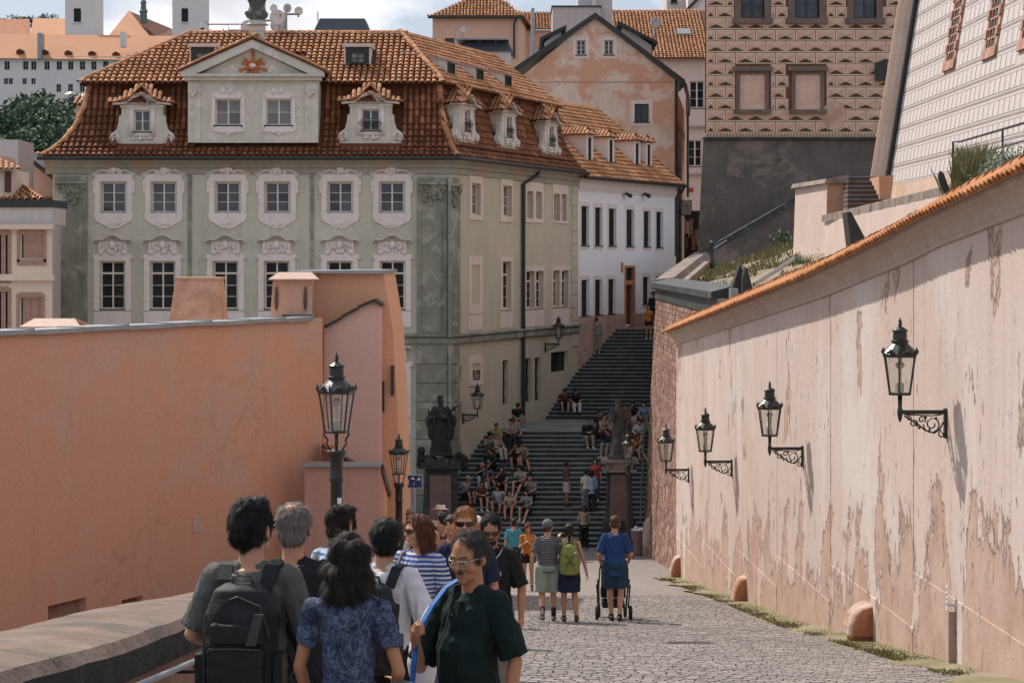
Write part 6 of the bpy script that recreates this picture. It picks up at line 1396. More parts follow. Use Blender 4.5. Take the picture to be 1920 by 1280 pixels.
# town roofs behind
def small_roof(name, pts, Y0, Y1, label, wall, rows=6):
 """pitched roof facing the camera: pts = eave left, eave right, ridge right, ridge left (photo pixels)"""
 r = empty(name, P((pts[0][0]+pts[1][0])/2, pts[0][1]+60, Y0), label, 'house'); a, b, c, d = P(*pts[0], Y0), P(*pts[1], Y0), P(*pts[2], Y1), P(*pts[3], Y1)
 m = MB(); m.quad(a, b, c, d); ro = ob('roof', m, M_['tile_sh'], r); its = []; up = ((d-a)+(c-b)); up.normalize(); al = (b-a).normalized(); nn = al.cross(up).normalized(); nn = nn if nn.z > 0 else -nn; xx = up.cross(nn); L = ((d-a).length+(c-b).length)/2
 for j in range(int(L/.34)+1):
  t_ = j*.34/L; p0, p1 = a.lerp(d, t_), b.lerp(c, t_); w = (p1-p0).length; n = max(1, int(w/.25))
  for i in range(n+1): its.append(frame_mat(p0.lerp(p1, i/max(1, n))+nn*.01, xx, up, nn))
 place_tiles(its, ro, BAR2, [M_['tile'], M_['tile_sh']], 300)
 m = MB(); z0 = P(0, 660, Y0).z; m.hexa([(a.x, Y0+.3, z0), (b.x, Y0+.3, z0), (b.x, Y1, z0), (a.x, Y1, z0)], [(a.x, Y0+.3, a.z-.05), (b.x, Y0+.3, b.z-.05), (b.x, Y1, b.z-.05), (a.x, Y1, a.z-.05)]); ob('wall', m, wall, r); return r
small_roof('attic_house', [(-30, 378), (78, 374), (24, 338), (-30, 345)], 82.5, 86, 'small orange roof behind the cream house parapet', M_['grey_wall'])
small_roof('town_house', [(52, 378), (110, 376), (110, 357), (62, 360)], 95, 99, 'low tiled roof squeezed against the green house', M_['gutter'])
small_roof('town_house', [(82, 428), (112, 428), (112, 400), (92, 400)], 88, 90, 'sliver of tiled roof below the green house corner', M_['gutter'])
r = empty('attic_dormer', P(15, 370, 83), 'dormer with tiled hip roof on the small orange roof', 'dormer'); a, b = P(-20, 376, 83), P(22, 318, 83); m = MB(); m.box(a.x, b.x, 83, 86, a.z, b.z); ob('dormer_box', m, M_['cream'], r)
m = MB(); q = P(14, 360, 82.95); m.box(q.x-.1, q.x+.14, 82.9, 82.99, q.z, q.z+.8); ob('dormer_window', m, M_['door_br'], r)
q = [P(-30, 318, 82.6), P(36, 316, 82.6), P(4, 292, 84.5), P(-30, 292, 84.5)]; m = MB(); m.quad(*q); q2 = P(36, 316, 86); m.quad(q[1], q2, q[2]+V(0, 2, 0), q[2]); dr_ = ob('dormer_roof', m, M_['tile_sh'], r)
its = []; up = (q[3]-q[0]).normalized(); al = V(1, 0, 0); nn = al.cross(up); nn = nn if nn.z > 0 else -nn; xx = up.cross(nn)
for j in range(5):
 for i in range(7-j): its.append(frame_mat(q[0]+V(i*.22, 0, 0)+up*(j*.34), xx, up, nn))
place_tiles(its, dr_, BAR2, [M_['tile'], M_['tile_sh']])
block('chimney_block', -20, 34, 262, 375, 92, 3, M_['grey_wall'], 'broad white chimney wall at the left edge', 'chimney')
r = empty('gable_end', P(70, 400, 96), 'pinkish gable end with dark sloping verge left of the green house', 'house'); slab('gable_wall', [(34, 420), (34, 290), (40, 286), (110, 340), (110, 420)], 96, 100, M_['lpink2'], r)
a, b = P(36, 284, 95.6), P(112, 342, 95.6); m = MB(); u_ = V(0, 0, .12); m.hexa([a-u_, b-u_, b-u_+V(0, 6, 0), a-u_+V(0, 6, 0)], [a+u_, b+u_, b+u_+V(0, 6, 0), a+u_+V(0, 6, 0)]); ob('verge', m, M_['wood_dk'], r)
small_roof('town_house', [(48, 289), (112, 325), (112, 296), (40, 282)], 100.5, 104, 'tiled roof slope rising beside the green house corner', M_['gutter'])
small_roof('town_house', [(140, 196), (188, 196), (178, 180), (150, 180)], 118, 120, 'tiny tiled roof with pale cornice above the left hip', M_['lpink2'])
# wooded hill
M_['hill'] = plaster('wooded_hillside', (.05, .075, .04), .3, .05, 1.5, (.09, .10, .05), .6, .03, 0)
hm = MB(); NX, NY = 40, 24; vv = []
for j in range(NY+1):
 for i in range(NX+1):
  x = -260+i*11; y = 190+j*22; h = -11.15+43*max(0, min(1, (y-200)/260))**1.2*max(0, min(1, (60-x)/90)); vv.append((x, y, h+2*mnoise.noise(Vector((x*.02, y*.02, 0)))))
hm.add(vv, [(j*(NX+1)+i, j*(NX+1)+i+1, (j+1)*(NX+1)+i+1, (j+1)*(NX+1)+i) for j in range(NY) for i in range(NX)]); ob('hill', hm, M_['hill'], kind='structure', smooth=True)
M_['treeleaf'] = rnd_mat('tree_leaf', (.04, .075, .045), (.075, .125, .065), (.12, .17, .085), .7)
def tree(c, R, h, n, seed, label):
 rg = random.Random(seed); c = Vector(c); E = empty('tree', c, label, 'tree', 'trees on the hillside'); m = MB()
 m.tube([c-V(0, 0, 1.5), c+V(.2, 0, h*.4), c+V(0, 0, h*.75)], [R*.09, R*.06, R*.02], 7)
 for k in range(5): a = rg.random()*6.28; m.tube([c+V(0, 0, h*.35), c+V(math.cos(a)*R*.6, math.sin(a)*R*.6, h*.7)], [R*.035, R*.01], 5)
 ob('trunk', m, M_['door_br'], E); m = MB(); cl = []
 for k in range(14): a = rg.random()*6.28; q = rg.random()**.5; cl.append((c+V(math.cos(a)*R*.75*q, math.sin(a)*R*.75*q, h*(.45+.5*rg.random()*(1-.4*q))), R*rg.uniform(.28, .5)))
 for i in range(n):
  cc, r_ = cl[i % 14]; d = Vector((rg.gauss(0, 1), rg.gauss(0, 1), rg.gauss(0, .8))).normalized()*r_*(rg.random()**.25); p = cc+d; a = Vector((rg.gauss(0, 1), rg.gauss(0, 1), rg.gauss(0, 1))).normalized(); b = a.orthogonal().normalized(); L = R*.075*rg.uniform(.6, 1.4)
  m.add([p-a*L, p+b*L*.6, p+a*L, p-b*L*.6], [(0, 1, 2, 3)])
 ob('crown', m, M_['treeleaf'], E)
tl = [(8, 262, 300, 6, 'leftmost tree of the hillside at the picture edge'), (45, 240, 320, 7, 'large rounded tree below the monastery wall'), (88, 245, 310, 7.5, 'broad tree in the middle of the hillside clump'), (125, 262, 300, 6, 'tree beside the left hip of the green roof'), (20, 292, 280, 5, 'low front tree at the left edge above the chimney'), (70, 292, 285, 5.5, 'low front tree above the pinkish gable'), (112, 290, 280, 5, 'low front tree touching the mansard roof'), (150, 218, 330, 4.5, 'small tree under the white parasols')]
for i, (x, y, Y, R, lab) in enumerate(tl): p = P(x, y, Y); tree((p.x, Y, p.z-R*.6), R*.8, R*1.35, 1700, 60+i, lab)
for i, (x, y, lab) in enumerate(((10, 40, 'far tree behind the monastery at the left edge'), (42, 38, 'second far tree on the monastery skyline'), (91, 36, 'pointed far tree just left of the first tower'))): p = P(x, y, 560); tree((p.x, 560, p.z-4), 3.6, 5.5, 800, 80+i, lab)
for x, y in ((132, 173), (157, 177)):
 r = empty('parasol', P(x, y+8, 420), 'white parasol on the hillside, %s of two' % ('left' if x < 140 else 'right'), 'parasol', 'white parasols'); c = P(x, y, 420); m = MB(); m.lathe([(1.4, -.5), (.1, .15)], 8, c); ob('canopy', m, M_['white'], r); m = MB(); m.tube([c-V(0, 0, 3), c], .05, 5); ob('pole', m, M_['zinc'], r)
# monastery
YM = 480.0; kM = YM/F; MO = empty('monastery', P(130, 180, YM), 'long white monastery wing with orange tiled roof on the hill', 'building')
def mr(x0, x1, y0, y1): return ((x0-960)*kM, (x1-960)*kM, (HY-y1)*kM, (HY-y0)*kM)
M_['mwall'] = plaster('monastery_render', (.74, .70, .68), .05, .1, 4); M_['mtile'] = rnd_mat('distant_tile', (.50, .24, .13), (.52, .26, .145), None, .85, 2, .1)
t = NT('distant_tile_rows'); v = t.coord(); sep = t.new('SeparateXYZ'); t.l.new(v, sep.inputs[0]); wv = t.new('TexWave', wave_type='BANDS', bands_direction='Z'); wv.inputs['Scale'].default_value = 1.6; wv.inputs['Distortion'].default_value = .6; t.l.new(v, wv.inputs[0]); nn_ = t.noise(v, .2, 5)
M_['mtile'] = t.out(t.mix(t.ramp(nn_, [(.3, 0.0), (.7, .6)]), t.mix(.35, (.56, .285, .16), t.mix(wv.outputs[0], (.40, .18, .09), (.62, .34, .20))), (.46, .23, .14)), .85, wv.outputs[0], .3, .1)
mw = []
for x in (13, 48, 63, 88, 111, 132.5, 154.5, 176, 198, 220): mw.append((x-5, x+5, 115, 131.5))
for x in (11, 20, 46, 62.5): mw.append((x-4, x+4, 147, 158.5))
for x in (110, 132, 154, 176): mw.append((x-4.5, x+4.5, 158, 173))
m = MB(); m.T = Matrix.Translation((0, YM, 0)); q = mr(-160, 290, 106, 230); wall_grid(m, q[0], q[1], q[2], q[3], [mr(*w) for w in mw], .5); ob('wall', m, M_['mwall'], MO)
for w in mw: a, b, c, d = mr(*w); window(MO, Matrix.Translation((a, YM+.25, c)), b-a, d-c, 2, 2, None, 'grey_wall', 'glass_dk', .07, False)
def roofq(p4, Y0, Y1, parent, name='roof', mat=None): a, b, c, d = p4; m = MB(); m.quad(P(*a, Y0), P(*b, Y0), P(*c, Y1), P(*d, Y1)); return ob(name, m, mat or M_['mtile'], parent)
roofq([(-160, 107.5), (300, 113), (345, 68), (-160, 62)], YM-1, YM+9, MO)
for x, y in ((37, 98), (83, 99), (127.5, 100.5), (172, 101.5), (217, 103), (258, 104)):
 a = P(x, y, YM+.5); m = MB(); m.prism([(-.8, -.4), (.8, -.4), (.8, .35), (0, .75), (-.8, .35)], 0, 3); o = ob('roof_dormer', m, M_['tile_sh'], MO); o.location = a-MO.location
for (x0, x1, y0, y1, mt) in ((70, 77, 62, 110, 'zinc'), (225, 233, 60, 88, 'mwall')): a = P(x0, y0, YM-1.5); b = P(x1, y1, YM-1.5); m = MB(); m.box(a.x, b.x, YM-1.5, YM+2, b.z, a.z); ob('chimney' if mt == 'mwall' else 'fire_gutter', m, M_[mt], MO)
r = empty('monastery_annex', P(60, 60, 520), 'orange roofed monastery block behind the long wing', 'building'); roofq([(-160, 66), (58, 66), (55, 36), (-160, 36)], 505, 515, r, mat=rnd_mat('rust_tile', (.40, .17, .09), (.42, .18, .10), None, .85, 1)); roofq([(57, 68), (125, 68), (122, 35), (62, 35)], 503, 513, r); a, b = P(-160, 66, 506), P(125, 80, 506); m = MB(); m.box(a.x, b.x, 506, 514, b.z, a.z); ob('wall', m, M_['mwall'], r)
for (x0, x1, wx0, wx1, lab) in ((122, 176, 139, 153, 'white monastery tower with arched window, left one'), (323, 377, 341, 354, 'white monastery tower with arched window, right one')):
 r = empty('church_tower', P((x0+x1)/2, 72, 500), lab, 'tower', 'monastery towers'); a, b = P(x0, -60, 500), P(x1, 90, 500); D_ = b.x-a.x
 f_ = Fac((a.x, 500), (b.x, 500)); m = MB(); m.T = f_.T; op = f_.rect(wx0-1, wx1-1, 16, 42); wall_grid(m, 0, f_.L, b.z, a.z, [op], .6); m.quad((f_.L, 0, b.z), (f_.L+.9, 7, b.z), (f_.L+.9, 7, a.z), (f_.L, 0, a.z)); ob('shaft', m, M_['mwall'], r)
 m = MB(); m.T = f_.T; m.box(op[0], op[1], .4, .45, op[2], op[3]); ob('louvre', m, M_['glass_dk'], r)
 m = MB(); m.T = f_.T; cxx = (op[0]+op[1])/2; hw_ = (op[1]-op[0])/2; m.prism([(cxx-hw_-.25, op[3])]+[(cxx+hw_*math.cos(w), op[3]-hw_*.6+hw_*math.sin(w)*1.0) for w in np.linspace(math.pi, 0, 9)]+[(cxx+hw_+.25, op[3]), (cxx+hw_+.25, op[3]+hw_*.8), (cxx-hw_-.25, op[3]+hw_*.8)], -.05, -.002) ; ob('arch', m, M_['mwall'], r)
 q = f_.rect(wx0-3, wx1+1, 42, 44); m = MB(); m.T = f_.T; m.box(q[0], q[1], -.3, 0, q[2], q[3]); ob('sill', m, M_['mwall'], r)
r = empty('church', P(260, 72, 510), 'church with steep orange roof and slim green spire between the towers', 'church')
roofq([(200, 72), (285, 74), (243, 21), (241, 21)], 505, 520, r); roofq([(285, 74), (330, 74), (322, 54), (242, 21)], 506, 520, r, mat=M_['tile_sh']); a, b = P(205, 72, 512), P(330, 110, 512); m = MB(); m.box(a.x, b.x, 512, 520, b.z, a.z); ob('wall', m, M_['mwall'], r)
M_['verd'] = simple('verdigris_copper', (.10, .14, .14), .6); c = P(269, 36, 512); m = MB(); m.lathe([(.95, -1), (.85, 1.5), (1.1, 1.8), (.7, 2.4), (.6, 3.6), (.8, 3.9), (.3, 4.8), (.08, 8)], 8, c); ob('spire', m, M_['verd'], r)
# ================================================================== figures: shape tools
BAKE = []
def basis(d, ref=None):
 d = Vector(d).normalized(); ref = Vector(ref) if ref is not None else (Vector((0, 0, 1)) if abs(d.z) < .9 else Vector((0, 1, 0)))
 a = d.cross(ref).normalized(); return a, d, a.cross(d)
def cap_(m, a, b, ra, rb, n=10):
 a, b = Vector(a), Vector(b); d = b-a
 if d.length < 1e-4: m.ball(a, ra, n=n, m=6); return
 d.normalize(); x, _, z = basis(d); rings = []
 for t in (-90, -60, -30): rings.append((a+d*ra*math.sin(math.radians(t)), max(.0005, ra*math.cos(math.radians(t)))))
 rings += [(a, ra), (b, rb)]
 for t in (30, 60, 90): rings.append((b+d*rb*math.sin(math.radians(t)), max(.0005, rb*math.cos(math.radians(t)))))
 loft(m, [(c, r, r, x, z) for c, r in rings], n)
def loft(m, rings, n=14):
 """rings: (centre, rx, ry, xaxis, yaxis)"""
 vs = []; fs = []
 for c, rx, ry, x, y in rings:
  for k in range(n): w = 2*math.pi*k/n; vs.append(Vector(c)+x*(rx*math.cos(w))+y*(ry*math.sin(w)))
 for i in range(len(rings)-1):
  for k in range(n): fs.append((i*n+k, i*n+(k+1) % n, (i+1)*n+(k+1) % n, (i+1)*n+k))
 fs.append(tuple(range(n-1, -1, -1))); fs.append(tuple(range((len(rings)-1)*n, len(rings)*n))); m.add(vs, fs)
def cone(m, a, b, ra, rb, n=12, mid=None):
 a, b = Vector(a), Vector(b); x, d, z = basis(b-a); R = [(a, ra, ra, x, z)]
 if mid: R.append((a.lerp(b, .5), mid, mid, x, z))
 R.append((b, rb, rb, x, z)); loft(m, R, n)
def fin_obj(name, m, mat, parent, vox, smooth=3, disp=0.0, dscale=.08, world=False, stretch=None, **kw):
 """queues the fused (voxel remeshed) version of overlapping shapes as ONE continuous mesh"""
 o = ob(name, m, mat, parent, world=world, **kw)
 r = o.modifiers.new('fuse', 'REMESH'); r.mode = 'VOXEL'; r.voxel_size = vox; r.use_smooth_shade = True
 if smooth: s = o.modifiers.new('soft', 'SMOOTH'); s.factor = .5; s.iterations = smooth
 BAKE.append((o, disp, dscale, stretch)); return o
HTI = {}
def strands(o, me, kind):
 del o['_hk']; n = len(me.vertices)
 if n < 50: return
 co = np.empty(n*3); me.vertices.foreach_get('co', co); co = co.reshape(-1, 3); no = np.empty(n*3); me.vertices.foreach_get('normal', no); no = no.reshape(-1, 3)
 rg = np.random.RandomState(n % 1000); lg = kind in ('wavy', 'long', 'bob', 'pony'); N = 12000 if kind == 'wavy' else 9000
 hi = np.array(HTI[o.name]); lc = co @ hi[:3, :3].T+hi[:3, 3]; okv = np.where(~((lc[:, 1] > .045) & (lc[:, 2] < .115)))[0]; ix = okv[rg.randint(0, len(okv), N)]; p = co[ix]+rg.normal(0, .003, (N, 3)); nn = no[ix]; cr = co[np.argmax(co[:, 2])]-np.array([0, .02, -.01])
 d = np.where(lg, np.array([0, 0, -1.0]), 0)+(p-cr)/(np.linalg.norm(p-cr, axis=1)[:, None]+1e-6)*(.5 if lg else 1.0)+rg.normal(0, .24, (N, 3))
 d -= nn*(d*nn).sum(1)[:, None]; d /= np.linalg.norm(d, axis=1)[:, None]+1e-6; L = (rg.uniform(.035, .08, N) if lg else rg.uniform(.018, .042, N))[:, None]
 w = np.cross(d, nn); w *= rg.uniform(.0005, .0010, N)[:, None]; lift = rg.uniform(-.001, .0055, N)[:, None]
 p0 = p-nn*.003; p1 = p+d*L*.5+nn*lift; p2 = p+d*L+nn*(lift*.8)+np.array([0, 0, -.004]); v = np.stack([p0-w, p0+w, p1-w*.8, p1+w*.8, p2], 1).reshape(-1, 3)
 f = [];
 for i in range(N): b = i*5; f += [(b, b+1, b+3, b+2), (b+2, b+3, b+4)]
 ms = bpy.data.meshes.new('hair_strands'); ms.from_pydata(v.tolist(), [], f); ms.materials.append(me.materials[0]); q = link('hair_strands', ms, o, False); q['kind'] = 'stuff'
def bake_all():
 dg = bpy.context.evaluated_depsgraph_get(); out = []
 for o, disp, ds, st in BAKE: out.append(bpy.data.meshes.new_from_object(o.evaluated_get(dg)))
 for (o, disp, ds, st), me in zip(BAKE, out):
  old = o.data; o.modifiers.clear()
  if disp and len(me.vertices):
   n = len(me.vertices); co = np.empty(n*3); me.vertices.foreach_get('co', co); co = co.reshape(-1, 3); no = np.empty(n*3); me.vertices.foreach_get('normal', no); no = no.reshape(-1, 3)
   k = np.array(st if st else (1, 1, 1))/ds; q = co*k; sd = float(abs(hash(o.name)) % 17)
   sd = sum(map(ord, o.name))*.37
   dv = np.array([mnoise.noise((a+sd, b, c)) for a, b, c in q])
   if o.name[:4] in ('shir', 'trou', 'skir'): dv = dv*.6+np.array([.75-2.2*abs(mnoise.noise((a*1.7+sd, b*1.7, c*1.1+a*.6))) for a, b, c in q])*.7
   co = co+no*(dv*disp)[:, None]; me.vertices.foreach_set('co', co.ravel()); me.update()
  me.polygons.foreach_set('use_smooth', [True]*len(me.polygons)); me.name = o.name
  o.data = me; bpy.data.meshes.remove(old)
  if o.name.startswith('hair') and o.get('_hk'): strands(o, me, o['_hk'])
 BAKE.clear()
# ------------------------------------------------------------------ materials for people
def skin_mat(name, c):
 t = NT(name); v = t.coord(); a = t.noise(v, 9, 4); b = t.noise(v, 60, 3)
 t.out(t.mix(t.ramp(a, [(.3, 0.0), (.7, 1.0)]), mul(c, .84), (min(1, c[0]*1.14), c[1]*1.04, c[2]*1.0)), .48, b, .08, .004, .4)
 t.b.inputs['Subsurface Weight'].default_value = .08; t.b.inputs['Subsurface Radius'].default_value = (.02, .008, .004); return t.m
def hair_mat(name, c, sc=90, c2=None):
 t = NT(name); v = t.coord(scale=(1, 1, .18)); a = t.noise(v, sc, 3, .6, .4); b = t.noise(t.coord(), 8, 3)
 col = t.mix(t.ramp(a, [(.3, 0.0), (.7, 1.0)]), mul(c, .55), c2 or mul(c, 1.5))
 return t.out(t.mix(t.ramp(b, [(.4, 0.0), (.8, .4)]), col, mul(c, .5)), .55, a, .7, .012, .25)
def cloth(name, c, weave=1.0, pat=None, c2=None, rough=.85, scale=1):
 t = NT(name); v = t.coord(); a = t.noise(v, 5, 4); f = t.noise(v, 140, 2)
 col = t.mix(t.ramp(a, [(.3, 0.0), (.7, 1.0)]), mul(c, .86), mul(c, 1.1))
 if pat == 'stripe':
  w = t.new('TexWave', wave_type='BANDS', bands_direction='Z'); w.inputs['Scale'].default_value = scale; w.inputs['Distortion'].default_value = .25; t.l.new(v, w.inputs[0])
  col = t.mix(t.ramp(w.outputs[0], [(.62, 0.0), (.70, 1.0)]), col, c2)
 elif pat == 'stripe2':
  w = t.new('TexWave', wave_type='BANDS', bands_direction='Z'); w.inputs['Scale'].default_value = scale; w.inputs['Distortion'].default_value = .4; t.l.new(v, w.inputs[0])
  w2 = t.noise(t.coord(scale=(.15, .15, 9)), 1.1, 1); col = t.mix(t.ramp(w.outputs[0], [(.55, 0.0), (.65, 1.0)]), t.mix(t.ramp(w2, [(.4, 0.0), (.6, 1.0)]), c, (.035, .06, .16)), c2)
 elif pat == 'print':
  p1 = t.noise(v, 42, 5, .65, 1.5); p2 = t.noise(v, 9, 4, .6, .6)
  col = t.mix(t.ramp(p1, [(.45, 0.0), (.60, 1.0)]), c, c2); col = t.mix(t.ramp(p2, [(.48, 0.0), (.66, .8)]), col, mul(c, .45))
 return t.out(col, rough, t.math('ADD', f, t.math('MULTIPLY', a, .6)), .25*weave, .006, .2)
SK = {'tan': skin_mat('skin_tan', (.40, .19, .10)), 'light': skin_mat('skin_light', (.48, .265, .17)), 'pink': skin_mat('skin_pink', (.48, .24, .15)), 'dark': skin_mat('skin_brown', (.25, .125, .075))}
HR_ = {'black': hair_mat('hair_black', (.006, .006, .007), 90, (.014, .015, .016)), 'brown': hair_mat('hair_dark_brown', (.011, .007, .005), 70, (.026, .017, .012)), 'grey': hair_mat('hair_grey', (.13, .11, .10), 110, (.32, .28, .25)), 'salt': hair_mat('hair_greying', (.028, .024, .022), 120, (.085, .075, .07)), 'red': hair_mat('hair_auburn', (.11, .035, .015), 80), 'ginger': hair_mat('hair_ginger', (.30, .13, .05), 90), 'mid': hair_mat('hair_brown', (.06, .034, .020), 80)}
DKLENS = simple('dark_lens', (.006, .006, .007), .08, .1, 3, 0, 0, .7)
EYEW = simple('eye_white', (.55, .5, .46), .3); EYED = simple('eye_dark', (.012, .009, .008), .2)
LIP = simple('lip', (.32, .13, .10), .5)
# ------------------------------------------------------------------ the figure
J0 = dict(pel=(0, 0, .93), nk=(0, -.015, 1.475), hd=(0, .02, 1.63), shL=(-.165, -.01, 1.415), shR=(.165, -.01, 1.415), elL=(-.225, -.03, 1.14), elR=(.225, -.03, 1.14), wrL=(-.24, .07, .90), wrR=(.24, .07, .90),
          hpL=(-.092, 0, .91), hpR=(.092, 0, .91), knL=(-.10, .02, .50), knR=(.10, .02, .50), anL=(-.105, -.02, .09), anR=(.105, -.02, .09))
SIT = dict(pel=(0, -.52, .43), nk=(0, -.42, .97), hd=(0, -.35, 1.12), shL=(-.18, -.44, .92), shR=(.18, -.44, .92), elL=(-.25, -.30, .70), elR=(.25, -.30, .70), wrL=(-.09, -.06, .60), wrR=(.09, -.06, .60),
           hpL=(-.09, -.50, .42), hpR=(.09, -.50, .42), knL=(-.15, -.08, .52), knR=(.15, -.08, .52), anL=(-.12, .02, .09), anR=(.12, .02, .09))
def hand(m, wr, el, side, palm, curl=.5, s=1.0, spread=.0):
 """palm = direction the palm faces"""
 wr = Vector(wr); d = (wr-Vector(el)).normalized(); n = Vector(palm); n = (n-d*n.dot(d)).normalized(); w = -d.cross(n)*side
 def pt(a, b, c): return wr+(d*a+w*b+n*c)*s
 rot = Matrix((d, w, n)).transposed()
 m.ball(pt(.048, 0, 0), .058*s, .041*s, .017*s, 10, 6, rot); cap_(m, pt(-.02, 0, 0), pt(.03, 0, 0), .026*s, .028*s, 8)
 for i, (b, L) in enumerate(((-.030, .92), (-.010, 1.0), (.010, .95), (.029, .78))):
  p = pt(.088-(abs(i-1.2)*.004), b, .002); ang = .12+curl*.45
  for j, l in enumerate((.042, .027, .021)):
   q = p+((d*math.cos(ang)+n*math.sin(ang))*l*L+w*b*spread*.3)*s; cap_(m, p, q, (.0092-.0008*j)*s, (.0084-.0009*j)*s, 7); p = q; ang += curl*1.05
 p = pt(.022, -.036, .004); a = (d*.62-w*.62+n*(.25+.5*curl)).normalized()
 q = p+a*.042*s; cap_(m, pt(.012, -.024, .002), p, .015*s, .0125*s, 8); cap_(m, p, q, .0125*s, .0105*s, 8); a2 = (d*.8-w*.25+n*(.3+.5*curl)).normalized(); cap_(m, q, q+a2*.03*s, .0105*s, .008*s, 8)
def head_parts(m, T, s=1.0, jaw=1.0, face=True):
 b0 = m.T; m.T = T
 m.ball((0, -.004, .03), .077, .097, .094, 16, 10); m.ball((0, .012, -.02), .069, .080, .085, 14, 9); m.ball((0, .040, -.065), .052*jaw, .052, .045, 12, 8); m.ball((0, .072, -.088), .027*jaw, .024, .022, 10, 6)
 for sx in (-1, 1):
  m.ball((sx*.040, .058, -.018), .029, .030, .032, 10, 6); m.ball((sx*.079, -.004, -.004), .010, .022, .032, 8, 6, Matrix.Rotation(sx*.35, 3, 'Z'))
  if face: cap_(m, (sx*.014, .086, .036), (sx*.048, .072, .034), .012, .011, 8)
 cap_(m, (0, .084, .030), (0, .107, -.014), .009, .0135, 8); m.ball((0, .106, -.016), .0165, .014, .012, 8, 6)
 cap_(m, (-.018, .088, -.046), (.018, .088, -.046), .0085, .0085, 8); cap_(m, (-.015, .086, -.057), (.015, .086, -.057), .0085, .0085, 8)
 m.T = b0
def person(label, loc, rz, H=1.75, pose=None, base=None, skin='light', bw=1.0, belly=0.0, hair=None, hairm='brown', head=(0, 0), shirt=None, trousers=None, skirt=None, shoes=None, fine=2, group=None, sunglasses=False, hat=None, curlL=.5, curlR=.5, palmL=(1, 0, 0), palmR=(-1, 0, 0), female=False, lean=0.0, cat='person', name='person', stone=None, jaw=1.0, beard=None, eyes=True, bare=False):
 """fine: 0 far figure, 1 middle distance, 2 close"""
 vox = (.022, .0105, .0068)[fine]; s = H/1.755; J = {k: Vector(v)*s for k, v in {**(base or J0), **(pose or {})}.items()}
 E = empty(name, loc, label, cat, group, rz); sk = stone or SK[skin]
 if lean:
  Rl = Matrix.Rotation(-lean, 3, 'X')
  for k in ('nk', 'hd', 'shL', 'shR', 'elL', 'elR', 'wrL', 'wrR'): J[k] = J['pel']+Rl @ (J[k]-J['pel'])
 pel, nk = J['pel'], J['nk']; up = (nk-pel).normalized(); sx_ax = (J['shR']-J['shL']).normalized(); fwd = up.cross(sx_ax).normalized(); fwd = -fwd if fwd.y < -.2 and False else fwd
 sx_ax = fwd.cross(up).normalized()
 hx_ax = (J['hpR']-J['hpL']).normalized()
 L = (nk-pel).length
 def ring(t, rx, ry, oy=0.0, inf=0.0):
  x = hx_ax.lerp(sx_ax, min(1, max(0, t*1.2))).normalized(); y = up.cross(x).normalized()
  return (pel+up*(L*t)+y*(oy*s), (rx*bw*s+inf), (ry*(.5+.5*bw)*s+inf), x, y)
 hipw = .178 if female else .165; wst = .128 if female else .146
 TR = [(-.10, hipw*.75, .095, 0), (-.02, hipw, .118, 0), (.10, hipw*.98, .122+belly*.3, belly*.3), (.27, wst, .105+belly*.7, belly*.7), (.45, wst*1.04, .108+belly*.7, belly*.7), (.62, .152 if not female else .138, .114+belly*.2, .01+belly*.2), (.78, .160 if not female else .140, .112, .008), (.90, .138 if not female else .122, .085, -.005), (.98, .085, .066, -.005)]
 def arms(m, k=1.0):
  for S in 'LR':
   sh, el, wr = J['sh'+S], J['el'+S], J['wr'+S]; q = (.88 if female else 1.0)*s*(.6+.4*bw)
   m.ball(sh, .055*q, n=12, m=8); cap_(m, sh, el, .048*q, .037*q, 12); cap_(m, el, el.lerp(wr, .35), .039*q, .038*q, 12); cap_(m, el.lerp(wr, .3), wr, .038*q, .025*q, 12)
 if not bare:
  pass
 m = MB(); loft(m, [ring(*r[:4]) for r in TR], 18); arms(m)
 cap_(m, nk-up*.04*s, J['hd']-V(0, .02, .03)*s, .060*s*(.9 if female else 1), .054*s*(.9 if female else 1), 12); cap_(m, nk-up*.05*s-sx_ax*.10*s, nk+up*.0, .05*s, .045*s, 10); cap_(m, nk-up*.05*s+sx_ax*.10*s, nk+up*.0, .05*s, .045*s, 10)
 for S in 'LR':
  hp, kn, an = J['hp'+S], J['kn'+S], J['an'+S]; q = s*(.55+.45*bw)*(1.04 if female else 1.0)
  cap_(m, hp, kn, .086*q, .056*q, 12); cap_(m, kn, kn.lerp(an, .35), .054*q, .056*q, 12); cap_(m, kn.lerp(an, .3), an, .056*q, .036*q, 12)
  ft = Vector((0, 1, 0)) if abs((kn-an).normalized().z) > .5 else Vector((0, 1, 0)); x_out = .15*(1 if S == 'R' else -1)
  fd = Vector((x_out, 1, 0)).normalized(); hl = an+V(0, 0, -.05*s)-fd*.04*s; cap_(m, hl, hl+fd*.20*s-V(0, 0, .012*s), .036*s, .030*s, 8)
  hand(m, J['wr'+S], J['el'+S], -1 if S == 'L' else 1, palmL if S == 'L' else palmR, curlL if S == 'L' else curlR, s*(.92 if female else 1.0))
 yaw, pit = head; HT = Matrix.Translation(J['hd']) @ Matrix.Rotation(yaw, 4, 'Z') @ Matrix.Rotation(pit, 4, 'X') @ Matrix.Scale(s*(1.0 if not female else .96)*1.04, 4)
 head_parts(m, HT, s, jaw)
 fin_obj('body', m, sk, E, vox, 3)
 def HP(p): return HT @ Vector(p)
